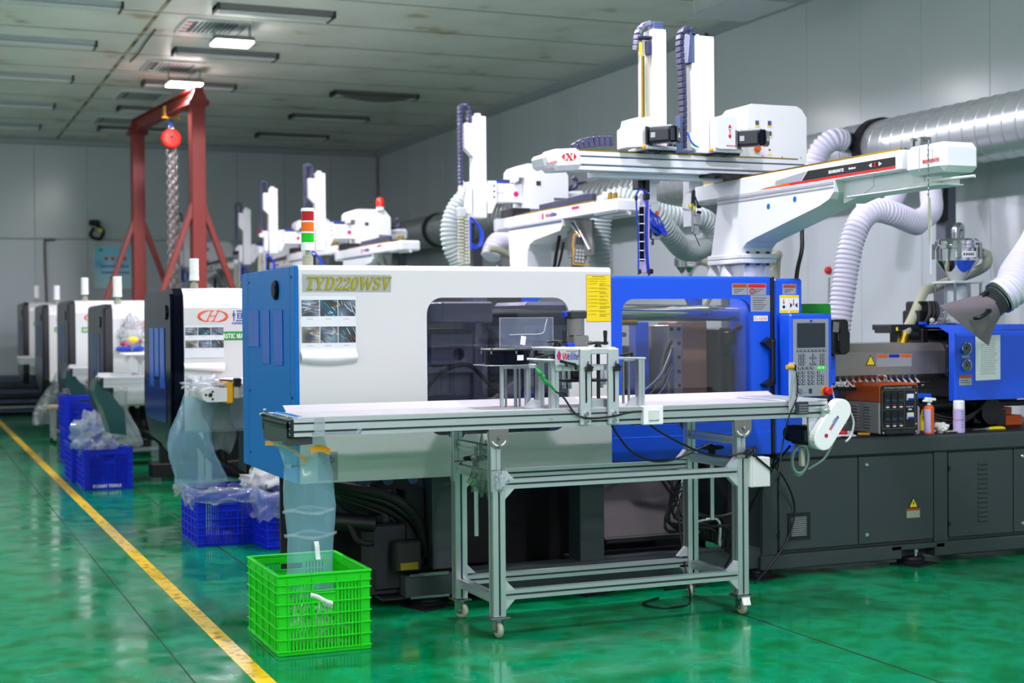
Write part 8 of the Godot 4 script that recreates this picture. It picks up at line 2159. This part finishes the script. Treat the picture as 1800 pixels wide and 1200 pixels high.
# ---------- loose cables ----------
func cables():
	var put := func(label: String, pts: Array, r: float, m: String):
		single("cable", B.new().cable(pts, r, 7, 7), m, label, "cable", pts[0])
	put.call("black lead with a green end running from the fixture down to the white switch", [V(2.895, 1.17, -6.40), V(2.935, 1.14, -6.39), V(2.985, 1.065, -6.375), V(3.03, 1.04, -6.362), V(3.10, 1.035, -6.36), V(3.20, 1.043, -6.36), V(3.28, 1.056, -6.375), V(3.352, 1.06, -6.372)], 0.005, "black")
	single("green_connector", B.new().tube(B.smooth([V(2.802, 1.285, -6.42), V(2.815, 1.262, -6.41), V(2.835, 1.245, -6.41), V(2.84, 1.225, -6.405), V(2.87, 1.20, -6.40), V(2.90, 1.165, -6.40)], 3), func(i): return [0.004, 0.006, 0.010, 0.013, 0.014, 0.010, 0.012, 0.013, 0.011, 0.010, 0.010, 0.009, 0.008, 0.007, 0.006, 0.005][mini(i, 15)], 8), "sign_green", "green taped connector at the upper end of the black lead", "connector", V(2.84, 1.22, -6.41))
	put.call("black cable hanging in a long loop under the conveyor from the white switch", [V(3.39, 0.995, -6.37), V(3.46, 0.95, -6.37), V(3.58, 0.89, -6.38), V(3.72, 0.835, -6.40), V(3.85, 0.815, -6.40), V(3.94, 0.83, -6.38), V(3.99, 0.81, -6.355)], 0.0055, "black")
	put.call("black cable looping in front of the blue door below the conveyor", [V(3.23, 0.99, -6.46), V(3.27, 0.93, -6.46), V(3.35, 0.85, -6.47), V(3.47, 0.80, -6.48), V(3.60, 0.805, -6.48), V(3.72, 0.85, -6.47), V(3.80, 0.88, -6.46)], 0.0055, "black")
	single("cable_knot", B.new().cable([V(3.93, 0.82, -6.37), V(3.95, 0.85, -6.36), V(3.97, 0.825, -6.35), V(3.94, 0.81, -6.36), V(3.96, 0.84, -6.35), V(3.99, 0.855, -6.36), V(3.985, 0.82, -6.35), V(4.03, 0.78, -6.352), V(4.09, 0.735, -6.352)], 0.006, 7, 7), "black", "tangled knot of black cable on the right post of the conveyor stand", "cable", V(3.96, 0.83, -6.36))
	put.call("thin black lead dropping from the yellow sensor beside the speed control", [V(4.232, 1.262, -6.355), V(4.245, 1.20, -6.355), V(4.24, 1.10, -6.355), V(4.195, 1.0, -6.36), V(4.17, 0.86, -6.38), V(4.13, 0.72, -6.36), V(4.08, 0.62, -6.37)], 0.004, "black")
	put.call("long black power cable falling from the drive motor to the floor", [V(4.36, 0.83, -6.6), V(4.35, 0.70, -6.75), V(4.33, 0.52, -6.9), V(4.31, 0.35, -7.0), V(4.28, 0.15, -7.1), V(4.2, 0.03, -7.16), V(4.06, 0.008, -7.18), V(3.9, 0.008, -7.16)], 0.007, "black")
	put.call("black cable sagging across the cabinet door from the motor to the stand", [V(4.33, 0.76, -6.7), V(4.36, 0.60, -6.85), V(4.28, 0.46, -6.95), V(4.12, 0.42, -7.0), V(4.0, 0.46, -7.0)], 0.006, "black")
	var t := thing("grey_cable_coil", "coil of grey cable hanging below the white drive cover", "cable", V(4.45, 0.75, -6.62))
	for i in 4:
		var p := []
		for j in 17:
			var th := TAU * j / 16.0
			p.append(V(4.44 + 0.05 * cos(th) + 0.006 * i, 0.755 + (0.075 + 0.006 * i) * sin(th), -6.62 - 0.012 * i + 0.01 * sin(th)))
		part(t, "coil_turn", B.new().tube(p, 0.007, 7), "hose_grey")
	part(t, "lead", B.new().cable([V(4.49, 0.70, -6.62), V(4.55, 0.76, -6.56), V(4.56, 0.84, -6.5), V(4.56, 0.90, -6.45)], 0.006, 7).cable([V(4.575, 0.86, -6.40), V(4.62, 0.885, -6.42), V(4.64, 0.95, -6.42), V(4.62, 1.01, -6.42), V(4.58, 1.03, -6.42)], 0.006, 7), "hose_grey")
	part(t, "plug", B.new().box(4.36, 4.385, 0.73, 0.83, -6.52, -6.49, 0.004), "hose_cream")
	t = thing("cable_tangle", "tangle of black and grey cables between the machine base and the conveyor stand", "cable", V(4.15, 0.3, -7.15))
	for i in 9:
		var a := 0.07 * i
		part(t, "cable", B.new().cable([V(3.95 + 0.04 * i, 0.62, -7.3), V(4.0 + 0.03 * sin(i * 2.0), 0.5, -7.22), V(3.98 + 0.05 * cos(i * 1.3), 0.40 - 0.01 * i, -7.18), V(4.12 + 0.03 * i, 0.36 + 0.04 * sin(i * 1.7), -7.16), V(4.2 + 0.02 * i, 0.28 - 0.015 * i, -7.2), V(4.35, 0.3 + 0.03 * (i % 3), -7.24)], 0.008, 6), "rubber" if i != 4 else "hose_grey")
	put.call("black loop of cable on the floor under the conveyor stand", [V(3.95, 0.5, -7.1), V(3.9, 0.25, -6.95), V(3.86, 0.02, -6.8), V(3.75, 0.008, -6.7), V(3.62, 0.008, -6.72), V(3.6, 0.008, -6.85), V(3.75, 0.008, -6.95)], 0.006, "black")
	put.call("thick black cable hanging from the robot beam behind the blue cover", [V(4.83, 2.10, -6.9), V(5.06, 2.14, -7.3), V(5.13, 2.10, -7.6), V(5.115, 1.94, -7.6), V(5.08, 1.80, -7.6), V(5.06, 1.60, -7.6)], 0.014, "black")
	put.call("thin grey lead hanging beside the control panel", [V(4.95, 1.2, -7.1), V(4.96, 1.05, -7.05), V(5.0, 0.95, -7.1), V(5.02, 0.8, -7.26)], 0.005, "hose_grey")
	put.call("black cord hanging in front of the first cabinet door", [V(4.40, 0.70, -7.1), V(4.62, 0.66, -7.15), V(4.78, 0.45, -7.2), V(4.75, 0.25, -7.2), V(4.6, 0.08, -7.18), V(4.45, 0.01, -7.1)], 0.006, "black")
